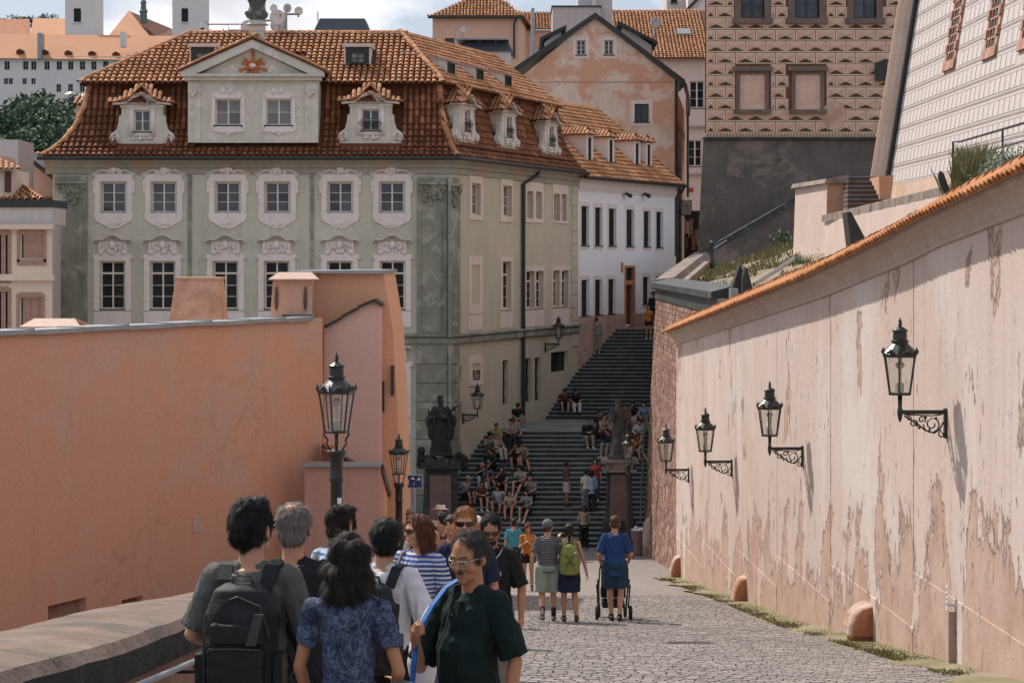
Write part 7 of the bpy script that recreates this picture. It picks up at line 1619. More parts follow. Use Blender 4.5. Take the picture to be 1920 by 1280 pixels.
 # hair
 if hair:
  m = MB(); m.T = HT; dsp = .010; st = (1, 1, .35); ds = .02
  if hair in ('short', 'thick', 'crop', 'side', 'recede'):
   k = {'short': 1.0, 'thick': 1.06, 'crop': .97, 'side': 1.02, 'recede': .985}[hair]; m.ball((0, -.025 if hair == 'recede' else -.014, .042), .086*k, .098*k, .096*k, 18, 12); m.ball((0, -.048, -.008), .071*k, .062*k, .072*k, 14, 9)
   for sx in (-1, 1): m.ball((sx*.064, -.002, .03), .021*k, .045, .045, 10, 7)
   if hair == 'thick': m.ball((0, .03, .105), .062, .058, .034, 12, 8); m.ball((.02, -.03, .11), .06, .06, .034, 12, 8); dsp = .022; ds = .03
   if hair == 'side': m.ball((.012, .045, .093), .058, .04, .030, 12, 8)
  elif hair == 'bald':
   m.ball((0, -.040, .0), .083, .070, .060, 16, 10); m.ball((0, -.02, .035), .0835, .075, .062, 16, 10)
   dsp = .007
  elif hair in ('wavy', 'long', 'bob', 'pony', 'bun'):
   m.ball((0, -.012, .044), .091, .101, .099, 18, 12); m.ball((0, -.050, -.01), .078, .062, .08, 14, 9)
   for sx in (-1, 1): m.ball((sx*.070, .0, .02), .024, .050, .055, 10, 7)
   if hair == 'wavy':
    m.ball((0, -.045, -.03), .102, .08, .09, 16, 10); m.ball((0, -.055, -.10), .108, .08, .08, 16, 10); m.ball((.02, -.03, .07), .088, .085, .075, 14, 9)
    for sx in (-1, 1): m.ball((sx*.075, -.01, -.07), .040, .055, .08, 12, 8)
    dsp = .034; ds = .035
   elif hair == 'bob':
    for sx in (-1, 1): cap_(m, (sx*.075, -.01, .03), (sx*.085, -.01, -.10), .036, .030, 10)
    cap_(m, (0, -.06, 0), (0, -.075, -.12), .08, .07, 12); dsp = .02
   elif hair == 'long':
    for sx in (-1, 1): cap_(m, (sx*.065, -.02, .02), (sx*.075, -.03, -.19), .034, .026, 10)
    cap_(m, (0, -.06, 0), (0, -.085, -.26), .075, .055, 12); dsp = .018
   elif hair == 'pony': cap_(m, (0, -.10, .01), (0, -.13, -.06), .030, .034, 10); cap_(m, (0, -.13, -.06), (0, -.115, -.19), .036, .016, 10)
   elif hair == 'bun': m.ball((0, -.11, .06), .042, .04, .04, 10, 7)
  ho = fin_obj('hair', m, stone or HR_[hairm], E, (.016, .009, .0055)[fine], 1, dsp*s if fine else 0, ds, stretch=st)
  if fine == 2: ho['_hk'] = hair; HTI[ho.name] = HT.inverted()
 if beard:
  m = MB(); m.T = HT; m.ball((0, .058, -.078), .049*jaw, .046, .036, 14, 9)
  for sx in (-1, 1): m.ball((sx*.055, .018, -.042), .016, .03, .04, 10, 7)
  if beard != 'chin': cap_(m, (-.020, .096, -.036), (.020, .096, -.036), .0085, .0085, 8)
  fin_obj('beard', m, HR_[hairm], E, .006, 1, .004*s, .012)
 if fine == 2 and eyes and not sunglasses:
  for sx in (-1, 1):
   m = MB(); m.T = HT; m.ball((sx*.031, .0745, .012), .0125, n=10, m=7); e = ob('eye', m, EYEW, E, world=False, smooth=True)
   m = MB(); m.T = HT; m.ball((sx*.031-.002, .0832, .011), .0058, .0045, .0058, 8, 6); ob('iris', m, EYED, e, world=False, smooth=True)
   m = MB(); m.T = HT; cap_(m, (sx*.014, .0985, .040), (sx*.050, .083, .042), .0045, .003, 6); ob('eyebrow', m, HR_[hairm], E, world=False, smooth=True)
 if sunglasses and fine:
  m = MB(); m.T = HT
  for sx in (-1, 1): m.hexa([(sx*.006, .106, -.006), (sx*.060, .088, -.004), (sx*.060, .084, -.004), (sx*.006, .102, -.006)], [(sx*.004, .107, .030), (sx*.064, .088, .030), (sx*.064, .084, .030), (sx*.004, .103, .030)]); m.tube([(sx*.063, .088, .022), (sx*.086, .03, .016), (sx*.086, -.01, .008)], .003, 5)
  m.tube([(-.01, .106, .024), (.01, .106, .024)], .003, 5); ob('sunglasses', m, DKLENS, E, world=False)
 if hat:
  kind, hmat = hat; m = MB(); m.T = HT @ Matrix.Rotation(.12, 4, 'X')
  if kind == 'cap': m.ball((0, -.01, .065), .092, .108, .080, 16, 9); m.add([(-.06, .07, .06), (.06, .07, .06), (.045, .16, .05), (-.045, .16, .05), (-.06, .07, .07), (.06, .07, .07), (.045, .16, .057), (-.045, .16, .057)], [(3, 2, 1, 0), (4, 5, 6, 7), (0, 1, 5, 4), (1, 2, 6, 5), (2, 3, 7, 6), (3, 0, 4, 7)])
  elif kind == 'brim': m.lathe([(.165, .055), (.165, .062), (.10, .072), (.095, .13), (.08, .145), (.02, .142)], 20, (0, -.005, 0))
  elif kind == 'sun': m.lathe([(.19, .04), (.19, .046), (.10, .07), (.09, .13), (.05, .15)], 20, (0, -.005, 0))
  elif kind == 'biretta': m.lathe([(.095, .05), (.11, .13), (.10, .14)], 4, (0, -.005, 0), ph=.785); m.ball((0, 0, .15), .02)
  ob('hat', m, hmat, E, world=False, smooth=False)
 # clothes
 if shirt:
  mat, slv, hem, inf = shirt[:4]; m = MB(); inf *= s*.72
  rings = [ring(hem, hipw+.005, .124+belly*.3, belly*.3, inf*1.3)]+[ring(*r[:4], inf) for r in TR if r[0] > hem+.04 and r[0] < .95]+[ring(.965, .098, .074, -.004, inf*.35)]; loft(m, rings, 22)
  for q_s in (-1, 1): cap_(m, nk-up*.055*s+sx_ax*(.105*s*q_s), nk-up*.02*s+sx_ax*(.03*s*q_s), .052*s+inf*.5, .046*s+inf*.3, 10)
  if slv > 0:
   for S in 'LR':
    sh, el, wr = J['sh'+S], J['el'+S], J['wr'+S]; q = (.88 if female else 1.0)*s*(.6+.4*bw); m.ball(sh, .055*q+inf*.6, n=12, m=8)
    if slv <= 1: cone(m, sh, sh.lerp(el, slv), .052*q+inf*.6, .050*q+inf*1.2, 14)
    else: cap_(m, sh, el, .050*q+inf*.6, .042*q+inf*.7, 12); cone(m, el, el.lerp(wr, slv-1), .042*q+inf*.7, .032*q+inf*.7, 12)
  else:
   for S in 'LR': cap_(m, J['sh'+S].lerp(nk, .35)+up*.0, J['sh'+S].lerp(nk, .5)+up*.02*s, .05*s, .045*s, 10)
  fin_obj('shirt', m, mat, E, vox*1.0, 2, (.012 if fine == 2 else .008 if fine else 0)*s, .09, stretch=(1, 1, .7))
 if trousers:
  mat, ln, inf = trousers; m = MB(); inf *= s; top = [r for r in TR if r[0] < .2]
  loft(m, [ring(-.13, hipw*.7, .09, 0, inf)]+[ring(*r[:4], inf) for r in top], 20)
  for S in 'LR':
   hp, kn, an = J['hp'+S], J['kn'+S], J['an'+S]; q = s*(.55+.45*bw)*(1.04 if female else 1.0)
   m.ball(hp, .090*q+inf, n=12, m=8)
   if ln <= 1: cone(m, hp, hp.lerp(kn, ln), .090*q+inf, (.090-.030*ln)*q+inf*1.7, 14)
   else: cap_(m, hp, kn, .088*q+inf, .060*q+inf, 12); cone(m, kn, kn.lerp(an, ln-1), .060*q+inf, .046*q+inf*1.3, 14)
  fin_obj('trousers', m, mat, E, vox, 2, (.010 if fine == 2 else .007 if fine else 0)*s, .10)
 if skirt:
  mat, z1, r1 = skirt; m = MB(); x, y = hx_ax, V(0, 0, 1).cross(hx_ax); c = pel
  loft(m, [(c+V(0, 0, .12*s), hipw*s*.88*bw, .115*s, x, y), (c, hipw*bw*s+.012, .13*s, x, y), (V(c.x, c.y+.0, (c.z+z1*s)/2), (hipw+r1)/2*s*bw+.02, .15*s, x, y), (V(c.x, c.y, z1*s), r1*s*bw, r1*.85*s, x, y)], 20); fin_obj('skirt', m, mat, E, vox, 2, .01*s if fine else 0, .08, stretch=(2, 2, .3))
 if shoes is not None:
  for S in 'LR':
   an = J['an'+S]; fd = Vector((.15*(1 if S == 'R' else -1), 1, 0)).normalized(); hl = an+V(0, 0, -.052*s)-fd*.04*s; m = MB(); cap_(m, hl, hl+fd*.21*s-V(0, 0, .010*s), .042*s, .036*s, 10); cap_(m, an-V(0, 0, .05*s), an+V(0, 0, .005), .044*s, .044*s, 10); fin_obj('shoe', m, shoes, E, max(vox, .009), 1)
 E['_J'] = 0; del E['_J']; E_J[E.name] = (J, HT, s); return E
E_J = {}
# ================================================================== gas lanterns
t = NT('lantern_glass'); gl = t.new('BsdfGlossy'); gl.inputs['Roughness'].default_value = .03; tr = t.new('BsdfTransparent'); tr.inputs[0].default_value = (.90, .92, .90, 1); ms = t.new('MixShader'); ms.inputs[0].default_value = .10
t.l.new(tr.outputs[0], ms.inputs[1]); t.l.new(gl.outputs[0], ms.inputs[2]); t.l.new(ms.outputs[0], t.n['Material Output'].inputs['Surface']); M_['lglass'] = t.m
M_['lamp_w'] = simple('burner_ceramic', (.45, .40, .36), .5)
def lantern(parent, c, s=1.0):
 """six sided lantern, c = centre of its bottom plate; parts in the parent's frame"""
 c = Vector(c); N = 6; T = Matrix.Translation(c) @ Matrix.Scale(s, 4)
 hx_ = lambda r, z, k: Vector((r*math.cos(math.pi/3*k+.26), r*math.sin(math.pi/3*k+.26), z))
 m = MB(); m.T = T; m.lathe([(.155, -.012), (.155, .012), (.14, .016)], 6, ph=.26)
 for k in range(N): m.tube([hx_(.142, .01, k), hx_(.212, .47, k)], .011, 5)
 m.lathe([(.215, .455), (.235, .465), (.235, .495), (.20, .50)], 6, ph=.26); fr_ = ob('lantern_frame', m, M_['metal_dk'], parent, world=False)
 for k in range(N):
  a, b, cc, d = hx_(.136, .016, k), hx_(.136, .016, k+1), hx_(.205, .455, k+1), hx_(.205, .455, k); m = MB(); m.T = T; m.quad(a, b, cc, d); ob('pane', m, M_['lglass'], fr_, world=False)
 m = MB(); m.T = T; m.lathe([(.232, .497), (.17, .56), (.10, .625), (.10, .64), (.112, .645), (.112, .66), (.088, .668), (.085, .765), (.098, .775), (.098, .79), (.055, .82), (.022, .835), (.018, .85), (.034, .865), (.018, .885), (.026, .9), (.010, .925), (.003, .95)], 12, ph=.26); rf = ob('lantern_roof', m, M_['metal_dk'], parent, world=False)
 m = MB(); m.T = T
 for k in range(N):
  p = hx_(.235, .5, k); m.lathe([(.014, 0), (.016, .03), (.006, .06), (.002, .085)], 6, p)
  q = (hx_(.235, .5, k)+hx_(.235, .5, k+1))/2; m.ball(q+V(0, 0, .025), .03, .03, .034, 7, 5); e0 = (hx_(.235, .5, k)*.66+hx_(.235, .5, k+1)*.34); e1 = (hx_(.235, .5, k)*.34+hx_(.235, .5, k+1)*.66); m.ball(e0+V(0, 0, .012), .022, n=6, m=4); m.ball(e1+V(0, 0, .012), .022, n=6, m=4)
 ob('roof_crest', m, M_['metal_dk'], rf, world=False, kind='stuff')
 m = MB(); m.T = T; m.tube([(0, 0, .0), (0, 0, .40)], .012, 6); m.box(-.05, .04, -.04, .04, .03, .14); m.lathe([(.012, .30), (.055, .34), (.06, .37), (.02, .40)], 10); ob('burner', m, M_['lamp_w'], fr_, world=False)
def bracket_lamp(loc, rz, label, s=1.0, first={}):
 """local -x points away from the wall, bracket bar fixed at the origin"""
 E = empty('wall_lamp', loc, label, 'lamp', 'gas lamps on wall brackets', rz); L = .57*s
 m = MB(); m.box(-L, 0, -.018*s, .018*s, 0, .05*s); m.box(-.02*s, .012, -.04*s, .04*s, -.30*s, .07*s); br_ = ob('bracket', m, M_['metal_dk'], E, world=False)
 m = MB(); w = .010*s
 def sp(cx, cz, r, t0, t1, k=1): m.tube([(cx+(r*(1-.72*i/16))*math.cos(t0+(t1-t0)*i/16)*1, 0, cz+(r*(1-.72*i/16))*math.sin(t0+(t1-t0)*i/16)) for i in range(17)], w, 5)
 sp(-.17*s, -.125*s, .115*s, math.radians(180), math.radians(180+560)); m.tube([(-L+.05*s, 0, -.02*s), (-L*.82, 0, -.05*s), (-L*.62, 0, -.12*s), (-L*.45, 0, -.20*s), (-L*.25, 0, -.235*s), (-.08*s, 0, -.19*s), (-.03*s, 0, -.1*s)], w*1.15, 6)
 sp(-.40*s, -.115*s, .05*s, 0, math.radians(420)); sp(-.45*s, -.045*s, .035*s, math.radians(90), math.radians(500)); sp(-.05*s, -.25*s, .045*s, math.radians(90), math.radians(470)); sp(-.30*s, -.07*s, .05*s, math.radians(-40), math.radians(380))
 for (x, z) in ((-.36, -.14), (-.25, -.04), (-.20, -.19), (-.33, -.17), (-.12, -.05)): m.ball((x*s, 0, z*s), .018*s, .012*s, .018*s, 6, 4)
 m.tube([(-L*.9, 0, -.005), (-L*.3, 0, -.02*s), (-.05*s, 0, -.005)], w*.8, 5)
 ob('scrollwork', m, M_['metal_dk'], br_, world=False, kind='stuff', smooth=True)
 m = MB(); m.lathe([(.006, -.10*s), (.02*s, -.07*s), (.035*s, 0), (.035*s, .06*s), (.025*s, .08*s), (.030*s, .24*s)], 8, (-L, 0, 0)); ob('stem', m, M_['metal_dk'], E, world=False, smooth=True)
 lantern(E, (-L, 0, .25*s), s); return E
bl_ = ['wall lamp nearest the camera, largest of the four on the pink wall', 'second wall lamp from the right on the pink wall', 'third wall lamp from the right on the pink wall', 'farthest wall lamp on the pink wall before the bricks']
for (x, y, lab) in ((1775, 776, bl_[0]), (1506, 843, bl_[1]), (1373, 867, bl_[2]), (1292, 882, bl_[3])):
 Yl = wallY(x); bracket_lamp((wx(Yl)-.012, Yl, (HY-y)/F*Yl), math.atan(.0323), lab, 1.0)
for (x, y, lab) in ((867, 778, 'wall lamp on the green house beside the dark statue'), (1021.5, 645.5, 'upper wall lamp on the green house above the stairs landing')):
 s_, z = SD.at(x, y); p = SD.M(s_, -.02, z).translation; bracket_lamp(p, math.atan2(-SD.n.y, -SD.n.x)+math.pi+.0, lab, 1.12)
def post_lamp(x, Y, ytop, label, s=1.0):
 zt3 = (HY-ytop)/F*Y; zg = g(Y); X_ = (x-960)/F*Y; E = empty('street_lamp', (X_, Y, zg), label, 'street lamp', 'street lamps on posts'); H = zt3-zg; hb_ = H-.95*s
 lantern(E, (0, 0, hb_), s); m = MB()
 for k in (0, 1):
  for sg in (-1, 1):
   a = (math.pi/2)*k; pr = [(.135, 0), (.15, -.035), (.125, -.07), (.105, -.10), (.12, -.14), (.085, -.19), (.06, -.235)]; m.tube([(sg*r*s*math.cos(a), sg*r*s*math.sin(a), hb_+z*s) for r, z in pr], .012*s, 5)
 m.tube([(0, 0, hb_), (0, 0, hb_-.24*s)], .01*s, 5); ob('yoke', m, M_['metal_dk'], E, world=False, smooth=True)
 z0 = hb_-.22*s; m = MB(); m.lathe([(.19, 0), (.19, .10), (.165, .14), (.16, .55), (.175, .60), (.13, .68), (.10, .78), (.085, .95), (.105, 1.0), (.09, 1.06), (.105, 1.2), (.115, max(1.3, z0*.52)), (.095, max(1.4, z0*.62)), (.105, max(1.5, z0*.64)), (.075, max(1.55, z0*.67)), (.070, z0-.38), (.09, z0-.36), (.075, z0-.32), (.078, z0-.1), (.115, z0-.03), (.115, z0)], 12); ob('post', m, M_['metal_dk'], E, world=False, smooth=True)
 return E
L1 = post_lamp(631, 25.5, 660, 'tall black lamp post standing before the salmon wall'); post_lamp(748, 43.6, 812, 'black lamp post beside the blue road sign', .87); post_lamp(1178, 75, 808, 'slim dark lamp post beside the statue pedestal right of the stairs')
m = MB(); m.box(.02, .07, -.125, -.12, 1.98, 2.05); ob('number_tag', m, M_['white'], L1, world=False)
# ================================================================== blue residential zone sign
SB = P(775, 902, 49.0); E = empty('road_sign', (SB.x, 49, g(49)), 'blue living street road sign with white figures on a pole', 'road sign'); M_['sblue'] = simple('sign_blue', (.012, .055, .19), .4, .05)
m = MB(); w_, h_ = 17/F*49, 12.5/F*49; m.box(-w_, w_, -.02, 0, SB.z-g(49)-h_, SB.z-g(49)+h_); pn = ob('sign_border', m, M_['white'], E, world=False); m = MB(); m.box(-w_+.012, w_-.012, -.024, -.021, SB.z-g(49)-h_+.012, SB.z-g(49)+h_-.012); ob('sign_face', m, M_['sblue'], pn, world=False)
m = MB(); m.T = Matrix.Translation((0, -.027, SB.z-g(49)))
m.ball((-.115, 0, .035), .014, .002, .014); m.box(-.125, -.105, -.001, .001, -.03, .022); m.hexa([(-.14, -.001, -.08), (-.125, -.001, -.08), (-.125, .001, -.08), (-.14, .001, -.08)], [(-.122, -.001, -.028), (-.112, -.001, -.028), (-.112, .001, -.028), (-.122, .001, -.028)]); m.hexa([(-.10, -.001, -.08), (-.087, -.001, -.08), (-.087, .001, -.08), (-.10, .001, -.08)], [(-.117, -.001, -.028), (-.106, -.001, -.028), (-.106, .001, -.028), (-.117, .001, -.028)])
ob('walking_figure', m, M_['white'], pn, world=False, kind='stuff')
m = MB(); m.T = Matrix.Translation((0, -.027, SB.z-g(49))); m.box(-.05, .03, -.001, .001, .05, .075); m.prism([(-.04, .075), (.02, .075), (.008, .098), (-.028, .098)], -.001, .001); m.ball((-.035, 0, .048), .010, .002, .010); m.ball((.016, 0, .048), .010, .002, .010); ob('car_symbol', m, M_['white'], pn, world=False, kind='stuff')
m = MB(); m.T = Matrix.Translation((0, -.027, SB.z-g(49))); m.box(.05, .17, -.001, .001, .028, .036); m.prism([(.10, .036), (.16, .036), (.16, .075), (.13, .1), (.10, .075)], -.001, .001); ob('house_symbol', m, M_['white'], pn, world=False, kind='stuff')
m = MB(); m.T = Matrix.Translation((0, -.027, SB.z-g(49))); m.ball((.025, 0, -.028), .010, .002, .010); m.box(.018, .032, -.001, .001, -.08, -.04); m.ball((-.02, 0, -.075), .008, .002, .008); ob('child_symbol', m, M_['white'], pn, world=False, kind='stuff')
m = MB(); m.tube([(-.0, .03, -.1), (0, .03, SB.z-g(49)+.1)], .03, 8); ob('pole', m, M_['zinc'], E, world=False)
# hanging house lanterns on the salmon house side, and the alley sign
for (x, y, Yq, sc_, lab) in ((724, 912, 49.6, 1.0, 'white box lantern on the orange house side, upper one'), (727, 948, 49.8, .6, 'white box lantern on the orange house side, lower one')):
 c = P(x, y, Yq); E = empty('house_lantern', c, lab, 'lantern', 'white box lanterns'); m = MB(); k = .09*sc_; m.hexa([(-k*.7, -k*.7, -.12*sc_), (k*.7, -k*.7, -.12*sc_), (k*.7, k*.7, -.12*sc_), (-k*.7, k*.7, -.12*sc_)], [(-k, -k, .08*sc_), (k, -k, .08*sc_), (k, k, .08*sc_), (-k, k, .08*sc_)]); ob('shade', m, M_['white'], E, world=False); m = MB(); m.hexa([(-k*1.1, -k*1.1, .08*sc_), (k*1.1, -k*1.1, .08*sc_), (k*1.1, k*1.1, .08*sc_), (-k*1.1, k*1.1, .08*sc_)], [(-k*.8, -k*.8, .14*sc_), (k*.8, -k*.8, .14*sc_), (k*.8, k*.8, .14*sc_), (-k*.8, k*.8, .14*sc_)]); m.tube([(0, 0, .12*sc_), (-.28, 0, .12*sc_)], .015, 5); ob('cap', m, M_['gutter'], E, world=False)
c = P(1286.5, 391, 124); E = empty('hanging_sign', c, 'framed hanging inn sign in the alley mouth', 'sign'); k = 124/F; m = MB(); m.box(-10.5*k, 10.5*k, -.03, .03, -13*k, 13*k); fo = ob('sign_frame', m, M_['gutter'], E, world=False); m = MB(); m.box(-9*k, 9*k, -.04, -.031, -11.5*k, 11.5*k); ob('sign_face', m, M_['bluetrim'], fo, world=False)
m = MB()
for i in range(5): a = i*.35-.7; m.box((-6+i*2.0)*k-.02, (-6+i*2.0)*k+.03, -.046, -.041, (6-abs(i-2)*1.0)*k, (8.4-abs(i-2)*1.0)*k)
ob('sign_lettering', m, simple('faded_red_print', (.35, .08, .06), .7), fo, world=False, kind='stuff')
m = MB(); m.prism([(1*k, -8*k), (6*k, -9*k), (7*k, -2*k), (5*k, 4*k), (3*k, 5*k), (1*k, 2*k)], -.046, -.041); ob('sign_picture', m, M_['lav'], fo, world=False)
m = MB(); m.tube([(-12*k, 0, 15*k), (12*k, 0, 15*k)], .03, 5); m.tube([(-8*k, 0, 15*k), (-8*k, 0, 12*k)], .015, 4); m.tube([(8*k, 0, 15*k), (8*k, 0, 12*k)], .015, 4); ob('sign_arm', m, M_['metal_dk'], E, world=False)
# dark shop fronts closing the foot of the alley
r = empty('shop_front', P(1295, 480, 140), 'dark shaded shop front with hanging goods in the alley', 'shop'); a, b = P(1278, 395, 140), P(1312, 500, 140); m = MB(); m.box(a.x, b.x, 140, 140.5, -3.3, a.z); ob('front', m, M_['wood_dk'], r)
for i, (x, y, cc) in enumerate(((1283, 425, (.5, .28, .12)), (1290, 430, (.45, .42, .38)), (1296, 425, (.4, .2, .1)), (1300, 455, (.38, .12, .08)), (1287, 452, (.12, .1, .09)), (1306, 445, (.25, .2, .16)))): q = P(x, y, 139.8); m = MB(); m.box(q.x-.12, q.x+.12, 139.7, 139.8, q.z-.5, q.z+.5); ob('hanging_ware', m, simple('ware%d' % i, cc), r)
# ================================================================== litter bin
c = P(1196, 1037, 78); E = empty('litter_bin', (c.x, 78, g(78)), 'brown litter bin overflowing with paper beside the brick wall', 'bin'); m = MB(); m.lathe([(.24, 0), (.26, .05), (.29, .82), (.31, .84), (.31, .9), (.28, .9), (.27, .8)], 16); ob('bin_body', m, simple('bin_brown', (.20, .135, .11), .7), E, world=False, smooth=False)
rg = random.Random(4); m = MB()
for i in range(26): a = rg.random()*6.28; q = rg.random()**.5*.24; m.ball((q*math.cos(a), q*math.sin(a), .86+.2*(1-q/.3)*rg.random()), .06*rg.uniform(.6, 1.3), .05, .04*rg.uniform(.6, 1.4), 6, 4, Matrix.Rotation(rg.random()*3, 3, 'X'))
ob('paper_heap', m, M_['white'], E, world=False, kind='stuff')
# rounded kerb stone beside the bin
guard = empty('corner_stone', (5.0, 77.2, g(77.2)), 'upright rounded stone at the brick wall foot beside the bin', 'guard stone'); m = MB(); m.lathe([(.3, -.1), (.3, .7), (.26, 1.15), (.15, 1.35), (.03, 1.4)], 12, (5.02, 77.2, g(77.2))); ob('stone_body', m, M_['gstone'], guard, smooth=True)
# ================================================================== statues
M_['stat'] = plaster('dark_statue_stone', (.028, .028, .026), .4, 3, 9, (.07, .065, .058), .6, 2.4, .4, .6); M_['stat2'] = plaster('weathered_statue_stone', (.075, .068, .06), .4, 3, 9, (.22, .19, .165), .6, 2.0, .4, .6)
M_['ped'] = plaster('red_sandstone', (.17, .115, .095), .2, 1.5, 9, (.13, .085, .07), .6, 1.2, .4); M_['ped_dk'] = plaster('sooty_stone', (.045, .042, .038), .3, 1.5, 9, (.09, .08, .07), .6, 1.4, .5)
def robe(m, pel, nk, s, r1, z1, fold=10, ph=0):
 n = 40; vs = []; fs = []; lv = 9
 for i in range(lv):
  t_ = i/(lv-1); z = nk.z*(1-t_)+z1*t_; r = (.15+.02*math.sin(t_*3))*(1-t_)+r1*t_
  for k in range(n): w = 2*math.pi*k/n; rr = r*(1+.11*t_*math.sin(fold*w+ph+2*t_)); vs.append((pel.x*(1-t_)+rr*math.cos(w)*1.1, pel.y+rr*.9*math.sin(w), z))
 for i in range(lv-1):
  for k in range(n): fs.append((i*n+k, i*n+(k+1) % n, (i+1)*n+(k+1) % n, (i+1)*n+k))
 fs += [tuple(range(n)), tuple(range(lv*n-1, (lv-1)*n-1, -1))]; m.add(vs, fs)
def statue(x, Y, ytop, yfeet, zg, label, mat, kind):
 X_ = (x-960)/F*Y; zf = (HY-yfeet)/F*Y; zt3 = (HY-ytop)/F*Y; E = empty('statue', (X_, Y, zg), label, 'statue', 'baroque statues at the stairs'); ph_ = zf-zg
 if kind == 1:
  m = MB()
  for (hw_, z0, z1) in ((1.15, 0, .55), (1.0, .55, .75)): m.box(-hw_, hw_, -hw_*.8, hw_*.8, z0, z1)
  m.hexa([(-.72, -.6, .75), (.72, -.6, .75), (.72, .6, .75), (-.72, .6, .75)], [(-.62, -.5, ph_-.5), (.62, -.5, ph_-.5), (.62, .5, ph_-.5), (-.62, .5, ph_-.5)]); m.box(-.8, .8, -.66, .66, ph_-.5, ph_-.28); ob('pedestal', m, M_['ped_dk'], E, world=False)
  m = MB(); m.box(-.42, .42, -.63, -.56, .95, ph_-.75); ob('pedestal_panel', m, M_['ped'], E, world=False)
  m = MB(); rg = random.Random(6)                          # cloud base with cherub heads
  for i in range(30): a = rg.random()*6.28; q = rg.uniform(.3, .85); m.ball((q*math.cos(a)*1.05, q*math.sin(a)*.6, ph_-.42+rg.uniform(-.05, .22)), rg.uniform(.14, .24), n=8, m=6)
  for (a, b, c_) in ((-.78, -.1, .62), (.72, -.1, .42), (.9, .0, .3)): m.ball((a, b, ph_-.1+c_-.35), .17, n=10, m=7); m.ball((a, b, ph_+c_-.75), .19, .17, .24, 9, 7)
  fin_obj('cloud_base', m, mat, E, .04, 2)
 else:
  m = MB()
  for (hw_, z0, z1) in ((.75, 0, .5), (.62, .5, 1.2)): m.box(-hw_, hw_, -hw_, hw_, z0, z1)
  m.hexa([(-.5, -.5, 1.2), (.5, -.5, 1.2), (.5, .5, 1.2), (-.5, .5, 1.2)], [(-.44, -.44, ph_-.5), (.44, -.44, ph_-.5), (.44, .44, ph_-.5), (-.44, .44, ph_-.5)]); ob('pedestal', m, M_['ped_dk'], E, world=False)
  m = MB(); m.hexa([(-.4, -.53, 1.25), (.4, -.53, 1.25), (.4, -.45, 1.25), (-.4, -.45, 1.25)], [(-.34, -.47, ph_-.6), (.34, -.47, ph_-.6), (.34, -.4, ph_-.6), (-.34, -.4, ph_-.6)]); ob('pedestal_panel', m, M_['ped'], E, world=False)
  m = MB(); m.box(-.62, .62, -.62, .62, ph_-.5, ph_-.4); m.box(-.5, .5, -.5, .5, ph_-.4, ph_-.14); m.box(-.68, .68, -.68, .68, ph_-.14, ph_-.04); ob('pedestal_cornice', m, M_['stone_cap'], E, world=False)
 H = (zt3-zf)/1.03; s = H/1.755; f = MB(); f.T = Matrix.Translation((0, 0, ph_)) @ Matrix.Rotation(math.pi, 4, 'Z')
 def q_(*a): return Vector(a)*s
 nk, pel = q_(0, 0, 1.47), q_(0, 0, .95)
 HT = Matrix.Translation(q_(.02, .03, 1.62)) @ Matrix.Rotation(.25, 4, 'Z') @ Matrix.Rotation(.25, 4, 'X') @ Matrix.Scale(s*1.08, 4); T0 = f.T; f2 = MB(); f2.T = None
 mm_ = MB(); head_parts(mm_, HT, s); mm_.ball(HT @ V(0, -.02, .04), .1*s, .11*s, .1*s, 12, 8)
 if kind == 1: mm_.lathe([(.10*s, 0), (.13*s, .1*s), (.12*s, .12*s)], 4, HT @ V(0, -.01, .08), ph=.78)
 else: mm_.ball(HT @ V(0, .06, -.1), .05*s, .045*s, .06*s, 10, 7); mm_.ball(HT @ V(0, -.03, -.02), .11*s, .09*s, .13*s, 10, 7)
 cap_(mm_, nk, q_(0, .02, 1.6), .06*s, .06*s)
 robe(mm_, pel, nk+V(0, 0, -.04*s), s, .30*s if kind == 1 else .26*s, 0.02, 9, .4)
 loft(mm_, [(q_(0, 0, .95), .19*s, .14*s, V(1, 0, 0), V(0, 1, 0)), (q_(0, 0, 1.2), .19*s, .14*s, V(1, 0, 0), V(0, 1, 0)), (q_(0, 0, 1.42), .21*s, .13*s, V(1, 0, 0), V(0, 1, 0)), (q_(0, 0, 1.49), .1*s, .08*s, V(1, 0, 0), V(0, 1, 0))], 18)
 if kind == 1:
  # mantle spreading to both sides, crucifix over the arm
  for sg in (-1, 1): cap_(mm_, q_(sg*.2, 0, 1.40), q_(sg*.33, .02, 1.10), .09*s, .085*s); cap_(mm_, q_(sg*.33, .02, 1.10), q_(sg*.12, .2, 1.16), .08*s, .05*s); mm_.ball(q_(sg*.36, -.04, 1.02), .12*s, .1*s, .22*s, 12, 8); mm_.ball(q_(sg*.28, 0, .72), .14*s, .14*s, .3*s, 12, 8)
  cap_(mm_, q_(.0, .2, 1.12), q_(-.52, .12, 1.52), .03*s, .028*s); cap_(mm_, q_(-.36, .14, 1.52), q_(-.44, .14, 1.32), .028*s, .028*s); cap_(mm_, q_(-.3, .2, 1.36), q_(-.5, .18, 1.5), .045*s, .03*s); cap_(mm_, q_(.36, 0, 1.2), q_(.40, .02, 1.42), .035*s, .02*s)
 else:
  cap_(mm_, q_(.2, 0, 1.40), q_(.30, .08, 1.12), .075*s, .065*s); cap_(mm_, q_(.30, .08, 1.12), q_(.16, .25, 1.15), .062*s, .045*s); mm_.ball(q_(.20, .22, 1.26), .085*s, .08*s, .13*s, 12, 8); mm_.ball(q_(.22, .24, 1.44), .07*s, n=10, m=8); cap_(mm_, q_(.2, .25, 1.2), q_(.3, .3, 1.05), .04*s, .03*s); cap_(mm_, q_(.24, .26, 1.34), q_(.36, .3, 1.42), .03*s, .02*s)
